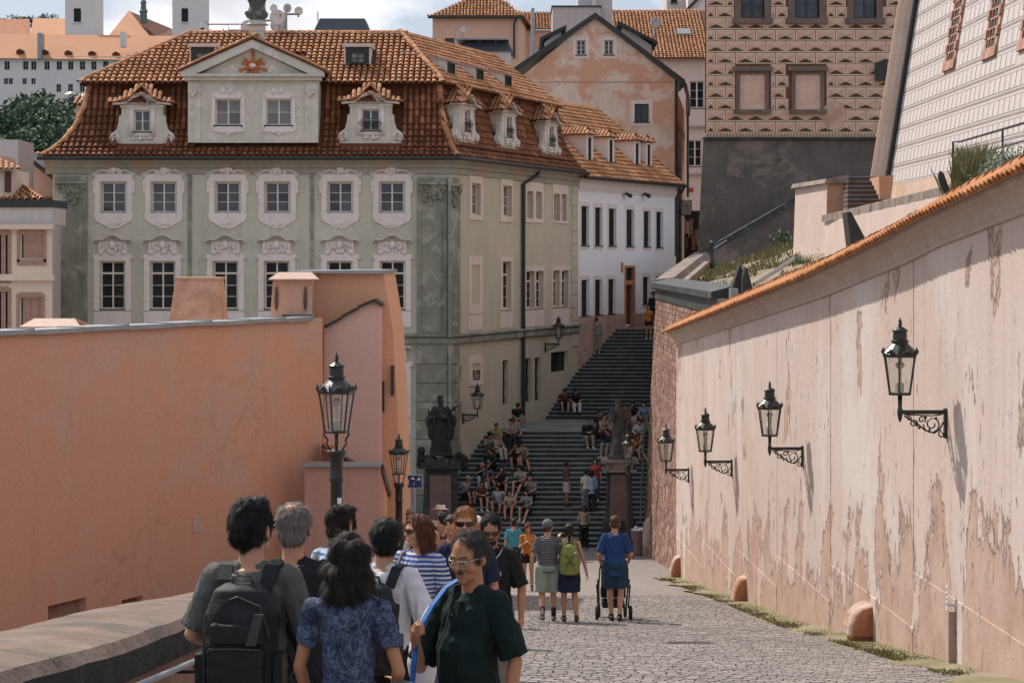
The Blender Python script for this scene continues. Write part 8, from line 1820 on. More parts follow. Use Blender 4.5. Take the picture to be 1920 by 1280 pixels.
  cap_(mm_, q_(-.2, 0, 1.40), q_(-.30, .02, 1.10), .075*s, .065*s); cap_(mm_, q_(-.30, .02, 1.10), q_(-.26, .2, .95), .06*s, .045*s); mm_.ball(q_(-.24, -.04, .9), .14*s, .13*s, .34*s, 12, 8); cap_(mm_, q_(.1, .12, .45), q_(.14, .2, .04), .09*s, .05*s)
 mm_.box(-.34*s, .34*s, -.3*s, .3*s, -.03*s, .05*s)
 mm_.v = [tuple(T0 @ Vector(p)) for p in mm_.v]; fin_obj('figure', mm_, mat, E, .03, 2, .012, .12)
statue(827, 84.0, 742, 852, -11.03, 'dark statue of a robed priest with a crucifix left of the stairs', M_['stat'], 1); statue(1161, 79.5, 743, 857, g(79.5), 'weathered statue of a bearded man holding a child right of the stairs', M_['stat2'], 2)
# ================================================================== people
C_ = {k: cloth('cloth_'+k, c) for k, c in dict(grey=(.10, .104, .10), black=(.017, .018, .019), white=(.60, .58, .60), dgreen=(.007, .016, .015), navy=(.018, .024, .05), blue=(.022, .055, .16), teal=(.06, .24, .30), orange=(.52, .20, .045), beige=(.42, .36, .30), maroon=(.11, .045, .04), red=(.36, .07, .05), sage=(.26, .30, .26), denim=(.07, .10, .17), tan=(.36, .26, .19), lblue=(.30, .36, .46), pink=(.45, .30, .28), olive=(.22, .24, .07), khaki=(.24, .21, .16), cream=(.52, .48, .42), dk=(.03, .03, .03), grey2=(.22, .20, .19)).items()}
C_.update({k: cloth('cloth_'+k, c) for k, c in dict(white_d=(.36, .35, .35), cream_d=(.31, .28, .24), lblue_d=(.18, .22, .30)).items()})  # dimmer cloth copies: shade on the stairs put into the colour
C_['print'] = cloth('blue_leaf_print', (.028, .04, .085), 1, 'print', (.12, .145, .22)); C_['breton'] = cloth('grey_navy_stripes', (.045, .05, .06), 1, 'stripe', (.22, .22, .22), scale=11)
C_['bstripe'] = cloth('blue_white_stripes', (.06, .12, .34), 1, 'stripe2', (.52, .50, .56), scale=9); C_['bw'] = cloth('blue_white_check', (.40, .46, .55), 1, 'stripe', (.10, .26, .42), scale=7); C_['patt'] = cloth('grey_white_print', (.12, .12, .13), 1, 'print', (.45, .44, .44))
SHO = simple('dark_shoe', (.02, .02, .02), .6); SHW = simple('white_shoe', (.55, .53, .5), .6)
def ps(label, x, ytop, Y, rz, dz=0.0, **kw):
 X_ = (x-960)/F*Y; zg = g(Y)+dz; H = (HY-ytop)/F*Y-zg; return person(label, (X_, Y, zg), rz, H, **kw)
def held(name, E, label, cat, group=None):
 o = empty(name, E.location, label, cat, group, E.rotation_euler.z); return o
R_D = math.radians
# -------- foreground group
A = ps('man in grey T-shirt and black backpack seen from behind, at the left', 472, 943, 10.0, -.10, skin='light', bw=.94, hair='thick', hairm='black', head=(-.35, .05), shirt=(C_['grey'], .88, -.10, .026), trousers=(C_['black'], 1.9, .02), shoes=SHO, sunglasses=True,
       pose=dict(elL=(-.27, -.02, 1.16), wrL=(-.18, .20, 1.07), elR=(.275, .0, 1.15), wrR=(.15, .21, 1.17)), curlR=.9, palmR=(-1, 0, .3))
def backpack(E, label, mat, mat2, w=.30, h=.50, d=.17, zc=1.17, tilt=.0, cat='backpack', dy=0, topz=None, group=None, detail=True):
 J, HT, s = E_J[E.name]; B = held('backpack', E, label, cat, group); y0 = -.125*s-d/2+dy; zc *= s; z0, z1 = zc-h/2, zc+h/2
 def rb(m, x0, x1, ya, yb, za, zb): m.box(x0, x1, ya, yb, za, zb)
 m = MB(); loft(m, [((0, y0, z0), w*.40, d*.36, V(1, 0, 0), V(0, 1, 0)), ((0, y0, z0+.03), w*.49, d*.49, V(1, 0, 0), V(0, 1, 0)), ((0, y0, zc), w*.5, d*.52, V(1, 0, 0), V(0, 1, 0)), ((0, y0+.01, z1-.12*h/.5), w*.47, d*.48, V(1, 0, 0), V(0, 1, 0)), ((0, y0+.02, z1-.03), w*.36, d*.34, V(1, 0, 0), V(0, 1, 0)), ((0, y0+.03, z1), w*.22, d*.18, V(1, 0, 0), V(0, 1, 0))], 24)
 m.box(-w*.46, w*.46, y0-d*.2, y0+d*.45, z0+.03, z1-.12*h/.5); fin_obj('pack_body', m, mat, B, .009, 4, .008, .07)
 if detail:
  m = MB(); m.box(-w*.36, w*.36, y0-d*.62, y0-d*.2, z0+.05*h/.5, zc+.0); fin_obj('front_pocket', m, mat, B, .008, 5, .005, .05)
  m = MB(); m.box(-w*.33, w*.36, y0-d*.60, y0-d*.2, zc+.02, z1-.15*h/.5); fin_obj('upper_pocket', m, mat, B, .008, 5, .005, .05)
  for sx in (-1, 1): m = MB(); m.box(sx*w*.44, sx*w*.56, y0-d*.3, y0+d*.35, z0+.04, z0+.22*h/.5); fin_obj('side_pocket', m, mat, B, .008, 4, .004, .05)
  m = MB(); m.hexa([(.05, y0-d*.66, zc+.02), (.10, y0-d*.66, zc+.02), (.10, y0-d*.55, zc+.02), (.05, y0-d*.55, zc+.02)], [(.09, y0-d*.60, zc+.16), (.13, y0-d*.60, zc+.16), (.13, y0-d*.5, zc+.16), (.09, y0-d*.5, zc+.16)]); ob('zip_pull', m, mat2, B, world=False)
  m = MB(); m.tube([(-w*.33, y0-d*.64, zc-.0), (0, y0-d*.65, zc+.004), (w*.33, y0-d*.64, zc)], .005, 6); m.tube([(-w*.42, y0-d*.42, z0+.1), (-w*.42, y0-d*.42, zc+.05), (-w*.3, y0-d*.40, z1-.09), (0, y0-d*.34, z1-.05), (w*.3, y0-d*.40, z1-.09), (w*.42, y0-d*.42, zc+.05)], .005, 6); ob('zip', m, mat2, B, world=False, kind='stuff')
 m = MB(); m.tube([(-.05, y0+d*.2, z1-.02), (-.04, y0+d*.1, z1+.035), (.04, y0+d*.1, z1+.035), (.05, y0+d*.2, z1-.02)], .009, 6); ob('grab_handle', m, mat2, B, world=False, smooth=True)
 for sx in (-1, 1):
  m = MB(); pts = [(sx*.085*s, y0+d*.46, z1-.04), (sx*.10*s, -.115*s, 1.42*s), (sx*.105*s, -.06*s, 1.475*s), (sx*.115*s, .0, 1.485*s), (sx*.125*s, .075*s, 1.43*s), (sx*.13*s, .135*s, 1.33*s), (sx*.15*s, .125*s, 1.18*s), (sx*.175*s, .02, zc-h*.25), (sx*.13*s, y0+d*.4, z0+.06)]
  for a, b in zip(pts[:-1], pts[1:]):
   a, b = Vector(a), Vector(b); wv = .032*s; n = V(1, 0, 0)*wv; t_ = (b-a).normalized().cross(V(1, 0, 0)).normalized()*.007; m.hexa([a-n-t_, a+n-t_, a+n+t_, a-n+t_], [b-n-t_, b+n-t_, b+n+t_, b-n+t_])
  ob('strap', m, mat, B, world=False, kind='stuff')
 return B
PB, PB2 = cloth('black_nylon', (.016, .018, .019), 1.6, rough=.6), simple('dark_webbing', (.035, .036, .036), .6)
backpack(A, 'black backpack with many pockets on the grey T-shirt man', PB, PB2, .36, .56, .2, 1.15)
Ph = held('phone', A, 'phone held by the man in grey T-shirt', 'phone'); m = MB(); m.box(.10, .17, .27, .285, 1.18*1.05, 1.3*1.05); ob('phone_body', m, SHO, Ph, world=False); m = MB(); m.box(.105, .165, .266, .2695, 1.19*1.05, 1.29*1.05); ob('phone_screen', m, M_['glass'], Ph, world=False)
B_ = ps('balding grey haired man in black T-shirt seen from behind', 550, 948, 11.2, -.05, skin='pink', bw=1.02, belly=.03, hair='crop', hairm='grey', head=(-.08, 0), shirt=(C_['black'], .85, -.10, .024), trousers=(C_['black'], 1.9, .02), shoes=SHO, pose=dict(elR=(.27, .02, 1.12), wrR=(.18, .24, 1.2), elL=(-.27, .02, 1.12), wrL=(-.16, .24, 1.2)))
J, HT, s = E_J[B_.name]; m = MB(); m.T = HT; m.ball((.0, -.055, .105), .035, .034, .022, 12, 8, Matrix.Rotation(.6, 3, 'X')); ob('bald_spot', m, SK['pink'], B_, world=False, smooth=True)
Cc = ps('dark haired man in blue and white shirt before the lamp post', 640, 953, 15.0, -.5, skin='tan', hair='thick', hairm='brown', head=(-.3, 0), shirt=(C_['bw'], .8, -.1, .022), trousers=(C_['dk'], 1.9, .02), shoes=SHO)
D = ps('woman with wavy dark hair and blue patterned top seen from behind', 652, 1010, 9.6, -.12, skin='tan', female=True, bw=.84, belly=.04, hair='wavy', hairm='brown', head=(-.1, -.05), shirt=(C_['print'], .60, -.20, .018), trousers=(C_['white'], .8, .02), shoes=SHO, pose=dict(elL=(-.235, -.01, 1.14), wrL=(-.22, .14, .95), elR=(.255, -.03, 1.13), wrR=(.2, .17, 1.02)), curlR=1.0)
HB = held('handbag', D, 'grey green leather handbag under the arm of the woman in blue', 'handbag'); m = MB(); s = E_J[D.name][2]; Tb = Matrix.Translation((.27*s, -.03, .86*s)) @ Matrix.Rotation(.3, 4, 'Y') @ Matrix.Rotation(.35, 4, 'Z'); m.T = Tb
loft(m, [((0, 0, -.17), .10, .045, V(1, 0, 0), V(0, 1, 0)), ((0, 0, -.14), .145, .075, V(1, 0, 0), V(0, 1, 0)), ((0, 0, 0), .155, .075, V(1, 0, 0), V(0, 1, 0)), ((0, 0, .12), .13, .045, V(1, 0, 0), V(0, 1, 0)), ((0, 0, .17), .115, .02, V(1, 0, 0), V(0, 1, 0))], 20)
LEA = simple('grey_green_leather', (.075, .09, .082), .5, .25, 9, 0, .3); fin_obj('bag_body', m, LEA, HB, .008, 3, .008, .06)
m = MB(); m.T = Tb; m.tube([(-.10, 0, .13), (-.06, .02, .20), (.04, .02, .20), (.10, 0, .13)], .009, 6); ob('bag_strap', m, LEA, HB, world=False, smooth=True); m = MB(); m.T = Tb; m.lathe([(.014, -.004), (.018, 0), (.014, .004)], 10, (-.09, -.05, .12)); ob('bag_ring', m, M_['zinc'], HB, world=False)
E_ = ps('man in white T-shirt with black backpack, head turned right', 720, 976, 13.0, -.30, skin='light', bw=1.0, hair='side', hairm='black', head=(.35, .1), shirt=(C_['white'], .9, -.10, .028), trousers=(C_['black'], 1.95, .03), shoes=SHO, pose=dict(elR=(.30, -.02, 1.13), wrR=(.24, .2, 1.0), elL=(-.28, 0, 1.13), wrL=(-.2, .2, 1.0)))
backpack(E_, 'black and grey backpack on the white T-shirt man', PB, PB2, .33, .54, .2, 1.13)
F_ = ps('older man in dark green polo shirt and glasses holding a blue strap', 884, 1000, 10.3, R_D(140), skin='tan', bw=.88, belly=.05, hair='recede', hairm='salt', head=(.10, -.24), shirt=(C_['dgreen'], .92, -.14, .030), trousers=(C_['khaki'], 1.9, .02), shoes=SHO, beard=None, jaw=1.04,
  pose=dict(elR=(.265, .10, 1.06), wrR=(.125, .285, 1.235), elL=(-.25, -.05, 1.13), wrL=(-.26, .02, .88)), curlR=1.25, palmR=(-.4, -1, .2), curlL=.5)
J, HT, s = E_J[F_.name]
CLR = simple('clear_frame', (.38, .34, .30), .15, .1, 3, 0, 0, .6); m = MB(); m.T = HT
for sx in (-1, 1):
 q = [(sx*.010, .104, .022), (sx*.052, .094, .026), (sx*.058, .088, .010), (sx*.050, .092, -.012), (sx*.018, .103, -.012), (sx*.010, .104, .006), (sx*.010, .104, .022)]; m.tube(q, .0026, 6); m.tube([(sx*.058, .088, .020), (sx*.084, .03, .018), (sx*.086, -.012, .008)], .0025, 5)
m.tube([(-.010, .104, .014), (0, .108, .017), (.010, .104, .014)], .0025, 5); gs = ob('spectacles', m, CLR, F_, world=False, smooth=True)
for sx in (-1, 1): m = MB(); m.T = HT; m.quad((sx*.011, .103, .021), (sx*.051, .093, .025), (sx*.057, .087, .010), (sx*.049, .091, -.011), (sx*.018, .102, -.011)); ob('lens', m, M_['lglass'], gs, world=False)
m = MB(); m.T = HT; cap_(m, (-.026, .091, -.040), (0, .1015, -.036), .006, .0085, 8); cap_(m, (.026, .091, -.040), (0, .1015, -.036), .006, .0085, 8); fin_obj('moustache', m, HR_['salt'], F_, .004, 1, .003, .01)
m = MB(); m.T = Matrix.Scale(s, 4); m.hexa([(-.016, .150, 1.29), (.016, .150, 1.29), (.016, .12, 1.29), (-.016, .12, 1.29)], [(-.018, .105, 1.425), (.018, .105, 1.425), (.018, .08, 1.425), (-.018, .08, 1.425)]); ob('placket', m, C_['dgreen'], F_, world=False)
for z in (1.36, 1.31): m = MB(); m.T = Matrix.Scale(s, 4); m.ball((.0, .152 if z > 1.34 else .16, z), .006, .003, .006, 8, 5); ob('button', m, M_['metal_dk'], F_, world=False)
BB = held('shoulder_bag', F_, 'bright blue bag with strap held by the older man', 'bag'); M_['bluebag'] = cloth('bright_blue_nylon', (.010, .10, .34), 1.2, rough=.5); m = MB(); m.T = Matrix.Scale(s, 4)
pts = [(.07, -.09, 1.47), (.085, .0, 1.515), (.105, .08, 1.48), (.115, .17, 1.40), (.12, .24, 1.32), (.125, .275, 1.24), (.15, .27, 1.12), (.19, .24, .98)]
for a, b in zip(pts[:-1], pts[1:]):
 a, b = Vector(a), Vector(b); t_ = (b-a).normalized(); n = t_.cross(V(.3, 1, .2)).normalized()*.022; k = t_.cross(n).normalized()*.004; m.hexa([a-n-k, a+n-k, a+n+k, a-n+k], [b-n-k, b+n-k, b+n+k, b-n+k])
ob('bag_strap', m, M_['bluebag'], BB, world=False, kind='stuff')
m = MB(); m.T = Matrix.Scale(s, 4); loft(m, [((.20, .23, 1.0), .03, .02, V(.7, .7, 0), V(-.7, .7, 0)), ((.22, .22, .88), .10, .045, V(.7, .7, 0), V(-.7, .7, 0)), ((.23, .20, .70), .16, .07, V(.7, .7, 0), V(-.7, .7, 0)), ((.23, .20, .55), .16, .07, V(.7, .7, 0), V(-.7, .7, 0)), ((.23, .2, .5), .13, .05, V(.7, .7, 0), V(-.7, .7, 0))], 18); fin_obj('bag_body', m, M_['bluebag'], BB, .009, 3, .012, .08)
WBP = empty('white_bag', P(792, 1230, 11.4), 'white cloth bag showing between the older man and the backpack', 'bag'); m = MB(); c = P(792, 1205, 11.4); loft(m, [(c+V(0, 0, -.22), .06, .05, V(1, 0, 0), V(0, 1, 0)), (c+V(0, 0, -.1), .085, .08, V(1, 0, 0), V(0, 1, 0)), (c+V(.03, 0, .08), .08, .08, V(1, 0, 0), V(0, 1, 0)), (c+V(.07, 0, .2), .03, .04, V(1, 0, 0), V(0, 1, 0))], 16); fin_obj('bag_body', m, C_['white'], WBP, .01, 3, .01, .07, world=True)
H_ = ps('woman with auburn hair, sunglasses and blue striped top facing left', 786, 967, 17.0, R_D(150), skin='light', female=True, bw=1.08, belly=.03, hair='bob', hairm='red', head=(-.55, 0), shirt=(C_['bstripe'], .85, -.15, .026), trousers=(C_['denim'], 1.9, .02), shoes=SHO, sunglasses=True, pose=dict(elL=(-.265, -.02, 1.13), wrL=(-.25, .06, .9), elR=(.26, -.02, 1.13), wrR=(.2, .16, .95)))
m = MB(); s = E_J[H_.name][2]; m.T = Matrix.Scale(s, 4); m.tube([(.12, -.05, 1.48), (.125, .06, 1.46), (.14, .14, 1.3), (.18, .13, 1.1)], .012, 6); hb2 = held('shoulder_bag', H_, 'grey bag strap on the woman in blue stripes', 'bag'); ob('bag_strap', m, C_['grey2'], hb2, world=False, smooth=True)
m = MB(); m.T = Matrix.Scale(s, 4); m.ball((.22, .08, .95), .12, .06, .12, 12, 8); ob('bag_body', m, C_['grey2'], hb2, world=False, smooth=True)
I_ = ps('smiling man with ginger beard and sunglasses facing the camera', 873, 953, 18.0, R_D(178), skin='pink', bw=1.02, hair='side', hairm='ginger', beard='full', head=(0, 0), shirt=(C_['navy'], .85, -.1, .022), trousers=(C_['dk'], 1.9, .02), shoes=SHO, sunglasses=True)
Jm = ps('bearded man in black polo with white emblem looking down', 921, 966, 19.0, R_D(172), skin='tan', bw=1.02, hair='crop', hairm='black', beard='full', head=(.15, -.36), shirt=(C_['black'], .9, -.14, .026), trousers=(C_['grey2'], 1.9, .02), shoes=SHO, sunglasses=True, pose=dict(elL=(-.265, -.03, 1.12), wrL=(-.27, .05, .87), elR=(.26, -.02, 1.12), wrR=(.2, .18, .98)))
s = E_J[Jm.name][2]; m = MB(); m.T = Matrix.Scale(s, 4) @ Matrix.Translation((-.085, .162, 1.27)); m.tube([(.022*math.cos(a), 0, .026*math.sin(a)) for a in np.linspace(.6, 5.6, 14)], .0045, 5); m.tube([(-.01, 0, -.02), (-.01, 0, .026), (.012, 0, .018), (-.008, 0, .002), (.016, 0, -.022)], .0045, 5); m.tube([(-.03, 0, 0), (.03, 0, .004)], .003, 5); ob('emblem', m, M_['white'], Jm, world=False)
m = MB(); m.T = Matrix.Scale(s, 4)
for sx in (-1, 1): m.tube([(sx*.03, .13, 1.36), (sx*.085, .075, 1.43), (sx*.095, .0, 1.475), (sx*.06, -.075, 1.485)], .012, 6)
ob('collar', m, C_['black'], Jm, world=False, smooth=True); m = MB(); m.T = Matrix.Scale(s, 4)
for sx in (-1, 1): m.tube([(sx*.032, .143, 1.365), (sx*.09, .088, 1.435), (sx*.104, .0, 1.482)], .004, 5)
ob('collar_piping', m, M_['white'], Jm, world=False)
# -------- the walkers on the cobbles
YW = 37.4
K1 = ps('man in striped T-shirt, grey cap and sage shorts walking away', 1027, 975, YW, .05, fine=1, skin='light', hair='crop', hairm='mid', hat=('cap', cloth('grey_cap', (.13, .135, .13))), head=(-.25, 0), shirt=(C_['breton'], .72, -.12, .024), trousers=(C_['sage'], .92, .035), shoes=simple('grey_trainer', (.12, .12, .12), .7), pose=dict(elL=(-.27, -.04, 1.13), wrL=(-.28, .03, .87), elR=(.24, .04, 1.13), wrR=(.15, .18, 1.0), knL=(-.10, -.02, .49), anL=(-.11, -.26, .16), knR=(.10, .08, .50), anR=(.11, .10, .09)))
for S in 'LR':
 J, HT, s = E_J[K1.name]; an, kn = J['an'+S], J['kn'+S]; m = MB(); cone(m, an-V(0, 0, .02), an.lerp(kn, .38), .042, .048, 12); ob('sock', m, C_['navy'] if S == 'L' else C_['dk'], K1, world=False, smooth=True)
K2_ = ps('woman with ponytail and lime backpack, hand on her friend', 1067, 983, YW, .02, fine=1, skin='light', female=True, hair='pony', hairm='brown', head=(.0, 0), shirt=(C_['grey2'], 0, -.16, .014), skirt=(C_['navy'], .55, .20), shoes=simple('sandal', (.07, .045, .03), .7), pose=dict(elL=(-.30, .0, 1.22), wrL=(-.20, .14, 1.47), elR=(.26, -.04, 1.12), wrR=(.32, .02, .87), knL=(-.09, .05, .5), anL=(-.09, .06, .09), knR=(.10, -.0, .5), anR=(.13, -.10, .11)), palmL=(0, 0, -1), curlL=.3)
backpack(K2_, 'lime green backpack with cords on the ponytailed woman', C_['olive'], C_['dk'], .33, .52, .18, 1.15, detail=False)
B2 = bpy.data.objects[[o.name for o in bpy.data.objects if o.name.startswith('backpack')][-1]]; s = E_J[K2_.name][2]
m = MB(); m.T = Matrix.Scale(s, 4); y_ = -.345
for a, b in (((-.09, 1.05), (.09, 1.25)), ((.09, 1.05), (-.09, 1.25)), ((-.09, 1.22), (.09, 1.22)), ((-.1, .95), (0, 1.13)), ((.1, .95), (0, 1.13))): m.tube([(a[0], y_, a[1]), (b[0], y_, b[1])], .005, 4)
ob('cord', m, C_['dk'], B2, world=False, kind='stuff'); m = MB(); m.T = Matrix.Scale(s, 4); m.box(.08, .115, y_-.005, y_, 1.28, 1.305); ob('white_tag', m, M_['white'], B2, world=False)
m = MB(); m.T = Matrix.Scale(s, 4); loft(m, [((0, -.17, .90), .17, .08, V(1, 0, 0), V(0, 1, 0)), ((0, -.19, .99), .19, .1, V(1, 0, 0), V(0, 1, 0)), ((0, -.18, 1.06), .16, .08, V(1, 0, 0), V(0, 1, 0))], 18); fin_obj('pack_base', m, C_['grey2'], B2, .012, 2)
K3 = ps('man in blue T-shirt and shorts pushing a stroller away', 1153, 968, YW+.2, .0, fine=1, skin='light', bw=1.0, hair='short', hairm='mid', head=(.02, -.15), shirt=(C_['blue'], .85, -.28, .03), trousers=(cloth('teal_navy_shorts', (.022, .05, .085)), .85, .03), shoes=SHO, pose=dict(elL=(-.27, -.03, 1.12), wrL=(-.24, .2, .98), elR=(.27, -.03, 1.12), wrR=(.24, .2, .98), knL=(-.08, .08, .5), anL=(-.06, .05, .10), knR=(.10, .0, .5), anR=(.07, -.16, .12)))
ST_ = held('stroller', K3, 'dark stroller pushed by the man in blue', 'stroller'); m = MB();
for sx in (-1, 1): m.tube([(sx*.22, .30, 1.02), (sx*.25, .42, .85), (sx*.26, .60, .55), (sx*.25, .75, .22), (sx*.25, .80, .15)], .013, 6); m.tube([(sx*.28, .52, .65), (sx*.26, 1.15, .14)], .016, 6); m.tube([(sx*.30, .60, .55), (sx*.26, .45, .16)], .016, 6)
m.tube([(-.22, .30, 1.02), (.22, .30, 1.02)], .02, 6); ob('frame', m, M_['metal_dk'], ST_, world=False)
m = MB(); m.box(-.22, .22, .55, .95, .32, .46); m.box(-.22, .22, .50, .60, .40, .92); m.ball((0, .72, .88), .24, .26, .16, 12, 8); fin_obj('seat', m, C_['black'], ST_, .014, 3); m = MB(); m.box(-.2, .2, .55, .95, .14, .26); fin_obj('basket', m, C_['dk'], ST_, .014, 2)
wm = MB(); wm.T = Matrix.Rotation(math.pi/2, 4, 'Y'); wm.lathe([(.05, -.02), (.10, -.03), (.125, -.02), (.125, .02), (.10, .03), (.05, .02)], 18); wme = wm.mesh('wheel', simple('rubber', (.018, .018, .018), .8), True)
for (x, y) in ((-.30, .45), (.30, .45), (-.24, 1.15), (.24, 1.15)):
 zoff = g(K3.location.y+y)-g(K3.location.y); w_o = link('wheel', wme, ST_, False, Matrix.Translation((x, y, .125+zoff)))
K4 = ps('woman in orange top and black shorts looking at her phone', 990, 982, 49.5, R_D(172), fine=1, skin='light', female=True, hair='long', hairm='red', head=(.15, -.3), shirt=(C_['orange'], .25, -.02, .016), trousers=(C_['black'], .45, .02), shoes=simple('sandal2', (.08, .05, .04), .7), pose=dict(elL=(-.22, .05, 1.14), wrL=(-.06, .22, 1.26), elR=(.22, .05, 1.14), wrR=(.05, .22, 1.28)), curlL=1, curlR=1)
K5 = ps('man in teal T-shirt and navy shorts walking towards the stairs', 963, 973, 54.5, .1, fine=1, skin='light', hair='short', hairm='brown', shirt=(C_['teal'], .8, -.12, .024), trousers=(C_['navy'], .9, .03), shoes=SHO, pose=dict(knL=(-.1, -.02, .5), anL=(-.12, -.25, .16)))
# -------- heads between the foreground figures
ps('balding man in dark shirt looking down behind the woman in stripes', 821, 990, 22.0, R_D(160), fine=1, skin='tan', hair='bald', hairm='brown', head=(.1, -.55), shirt=(C_['dk'], .85, -.1, .022), trousers=(C_['dk'], 1.9, .02), lean=.12)
ps('man with receding dark hair and dark T-shirt looking at his hands', 848, 966, 24.0, R_D(168), fine=1, skin='pink', hair='crop', hairm='brown', head=(.15, -.45), shirt=(C_['maroon'], .85, -.1, .022), trousers=(C_['dk'], 1.9, .02), pose=dict(elL=(-.25, .04, 1.13), wrL=(-.08, .22, 1.2), elR=(.25, .04, 1.13), wrR=(.08, .22, 1.2)))
ps('dark haired woman with bare shoulder between the crowd heads', 832, 962, 30.0, R_D(125), fine=1, skin='light', female=True, hair='long', hairm='brown', head=(.1, -.2), shirt=(C_['maroon'], 0, -.1, .012), trousers=(C_['denim'], 1.9, .02))
ps('man with white hat and white shirt near the statue', 826, 948, 48.0, R_D(170), fine=0, skin='light', hair='short', hairm='brown', hat=('brim', M_['white']), shirt=(C_['white'], 1.5, -.1, .022), trousers=(C_['khaki'], 1.9, .02))
ps('woman in cap and pale pink shirt beside the lamp post', 770, 954, 46.0, R_D(165), fine=0, skin='pink', female=True, hair='long', hairm='red', hat=('cap', C_['grey2']), shirt=(C_['pink'], .8, -.1, .02), trousers=(C_['denim'], 1.9, .02))
ps('person in bright orange clothes beside the lamp post', 756, 944, 52.0, .2, fine=0, skin='dark', hair='crop', hairm='black', shirt=(C_['orange'], .9, -.3, .03), trousers=(C_['orange'], 1.9, .03))
ps('woman with orange hair behind the black polo man', 903, 977, 30.0, R_D(170), fine=1, skin='pink', female=True, hair='bob', hairm='ginger', shirt=(C_['dk'], .8, -.1, .02), trousers=(C_['dk'], 1.9, .02))
ps('person in blue jacket and white cap behind the crowd', 893, 968, 36.0, R_D(190), fine=1, skin='light', hair='short', hairm='brown', hat=('cap', M_['white']), shirt=(C_['blue'], 1.6, -.1, .022), trousers=(C_['dk'], 1.9, .02))
ps('small woman with red hair in front of the orange dressed person', 779, 985, 40.0, R_D(200), fine=0, skin='pink', female=True, hair='long', hairm='red', shirt=(C_['cream'], .6, -.1, .02), trousers=(C_['dk'], 1.9, .02))
ps('dark haired woman in black dress half hidden behind the auburn woman', 808, 984, 27.0, R_D(140), fine=1, skin='tan', female=True, hair='bob', hairm='black', head=(0, -.2), shirt=(C_['black'], .5, -.1, .02), trousers=(C_['dk'], 1.9, .02))
# -------- people on the stairs
def stair_at(y):
 """step whose tread edge shows at photo row y: returns (Y of tread front, z of tread)"""
 best = None
 for n in range(0, N1+1):
  Yq = 82+RUN*n; z = -11+RISE*(n+1) if n < N1 else ZL; yy_ = HY-z*F/Yq
  if best is None or abs(yy_-y) < best[0]: best = (abs(yy_-y), Yq, z)
 for n in range(0, N2+1):
  Yq = YU+RUN*n; z = ZL+RISE*(n+1) if n < N2 else ZT; yy_ = HY-z*F/Yq
  if abs(yy_-y) < best[0]: best = (abs(yy_-y), Yq, z)
 return best[1], best[2]
def on_stairs(label, x, yfeet, rz, H=1.7, sit=False, **kw):
 if yfeet > 1020: Yq, z = 81.2, g(81.2)-.0
 else: Yq, z = stair_at(yfeet); Yq += .17; z += .008
 X_ = (x-960)/F*Yq; kw.setdefault('fine', 0)
 if sit: kw['base'] = SIT
 return person(label, (X_, Yq, z), rz, H, group='people on the stairs', **kw)
FC = math.pi
on_stairs('man in maroon shirt and beige shorts standing on the lower stairs', 1062, 950, R_D(-70), 1.75, skin='dark', hair='crop', hairm='black', shirt=(C_['maroon'], .8, -.1, .02), trousers=(C_['beige'], .85, .03), shoes=SHO)
on_stairs('woman in red top and jeans facing down the stairs', 1116, 938, R_D(180), 1.72, female=True, skin='light', hair='long', hairm='brown', shirt=(C_['red'], .5, -.1, .02), trousers=(C_['denim'], 1.9, .015), shoes=SHW, pose=dict(elR=(.22, .1, 1.12), wrR=(.1, .2, 1.3)))
on_stairs('person with long black hair and denim shirt seen from behind on the stairs', 1109, 962, .1, 1.65, female=True, skin='light', hair='long', hairm='black', shirt=(C_['lblue'], 1.6, -.3, .03), trousers=(C_['dk'], 1.9, .02), shoes=SHO)
on_stairs('person in black and white print trousers beside the denim shirt', 1099, 962, .3, 1.66, female=True, skin='light', hair='bun', hairm='black', shirt=(C_['cream'], .8, -.1, .02), trousers=(C_['patt'], 1.9, .03), shoes=SHO)
on_stairs('person in tan top and black trousers standing at the stair foot', 1095, 1031, R_D(20), 1.68, female=True, skin='tan', hair='bob', hairm='mid', shirt=(C_['tan'], 1.5, -.1, .025), trousers=(C_['black'], 1.95, .03), shoes=SHO, pose=dict(elL=(-.24, .05, 1.14), wrL=(-.1, .2, 1.3)))
on_stairs('person in grey hoodie and long trousers climbing the upper stairs', 1119, 664, .1, 1.75, skin='light', hair='crop', hairm='mid', shirt=(C_['grey2'], 1.9, -.15, .035), trousers=(C_['khaki'], 1.95, .04), shoes=SHW)
on_stairs('woman in orange top coming down the top of the stairs', 1216, 636, R_D(180), 1.66, female=True, skin='light', hair='long', hairm='mid', shirt=(C_['orange'], .5, -.05, .02), trousers=(C_['black'], .5, .02), shoes=SHW, pose=dict(elL=(-.24, .05, 1.16), wrL=(-.1, .2, 1.34)))
on_stairs('dark clothed person with hat standing on the terrace by the brick wall', 1225, 614, R_D(170), 1.8, skin='tan', hair='short', hairm='black', hat=('sun', C_['black']), shirt=(C_['black'], 1.6, -.1, .03), trousers=(C_['dk'], 1.9, .02))
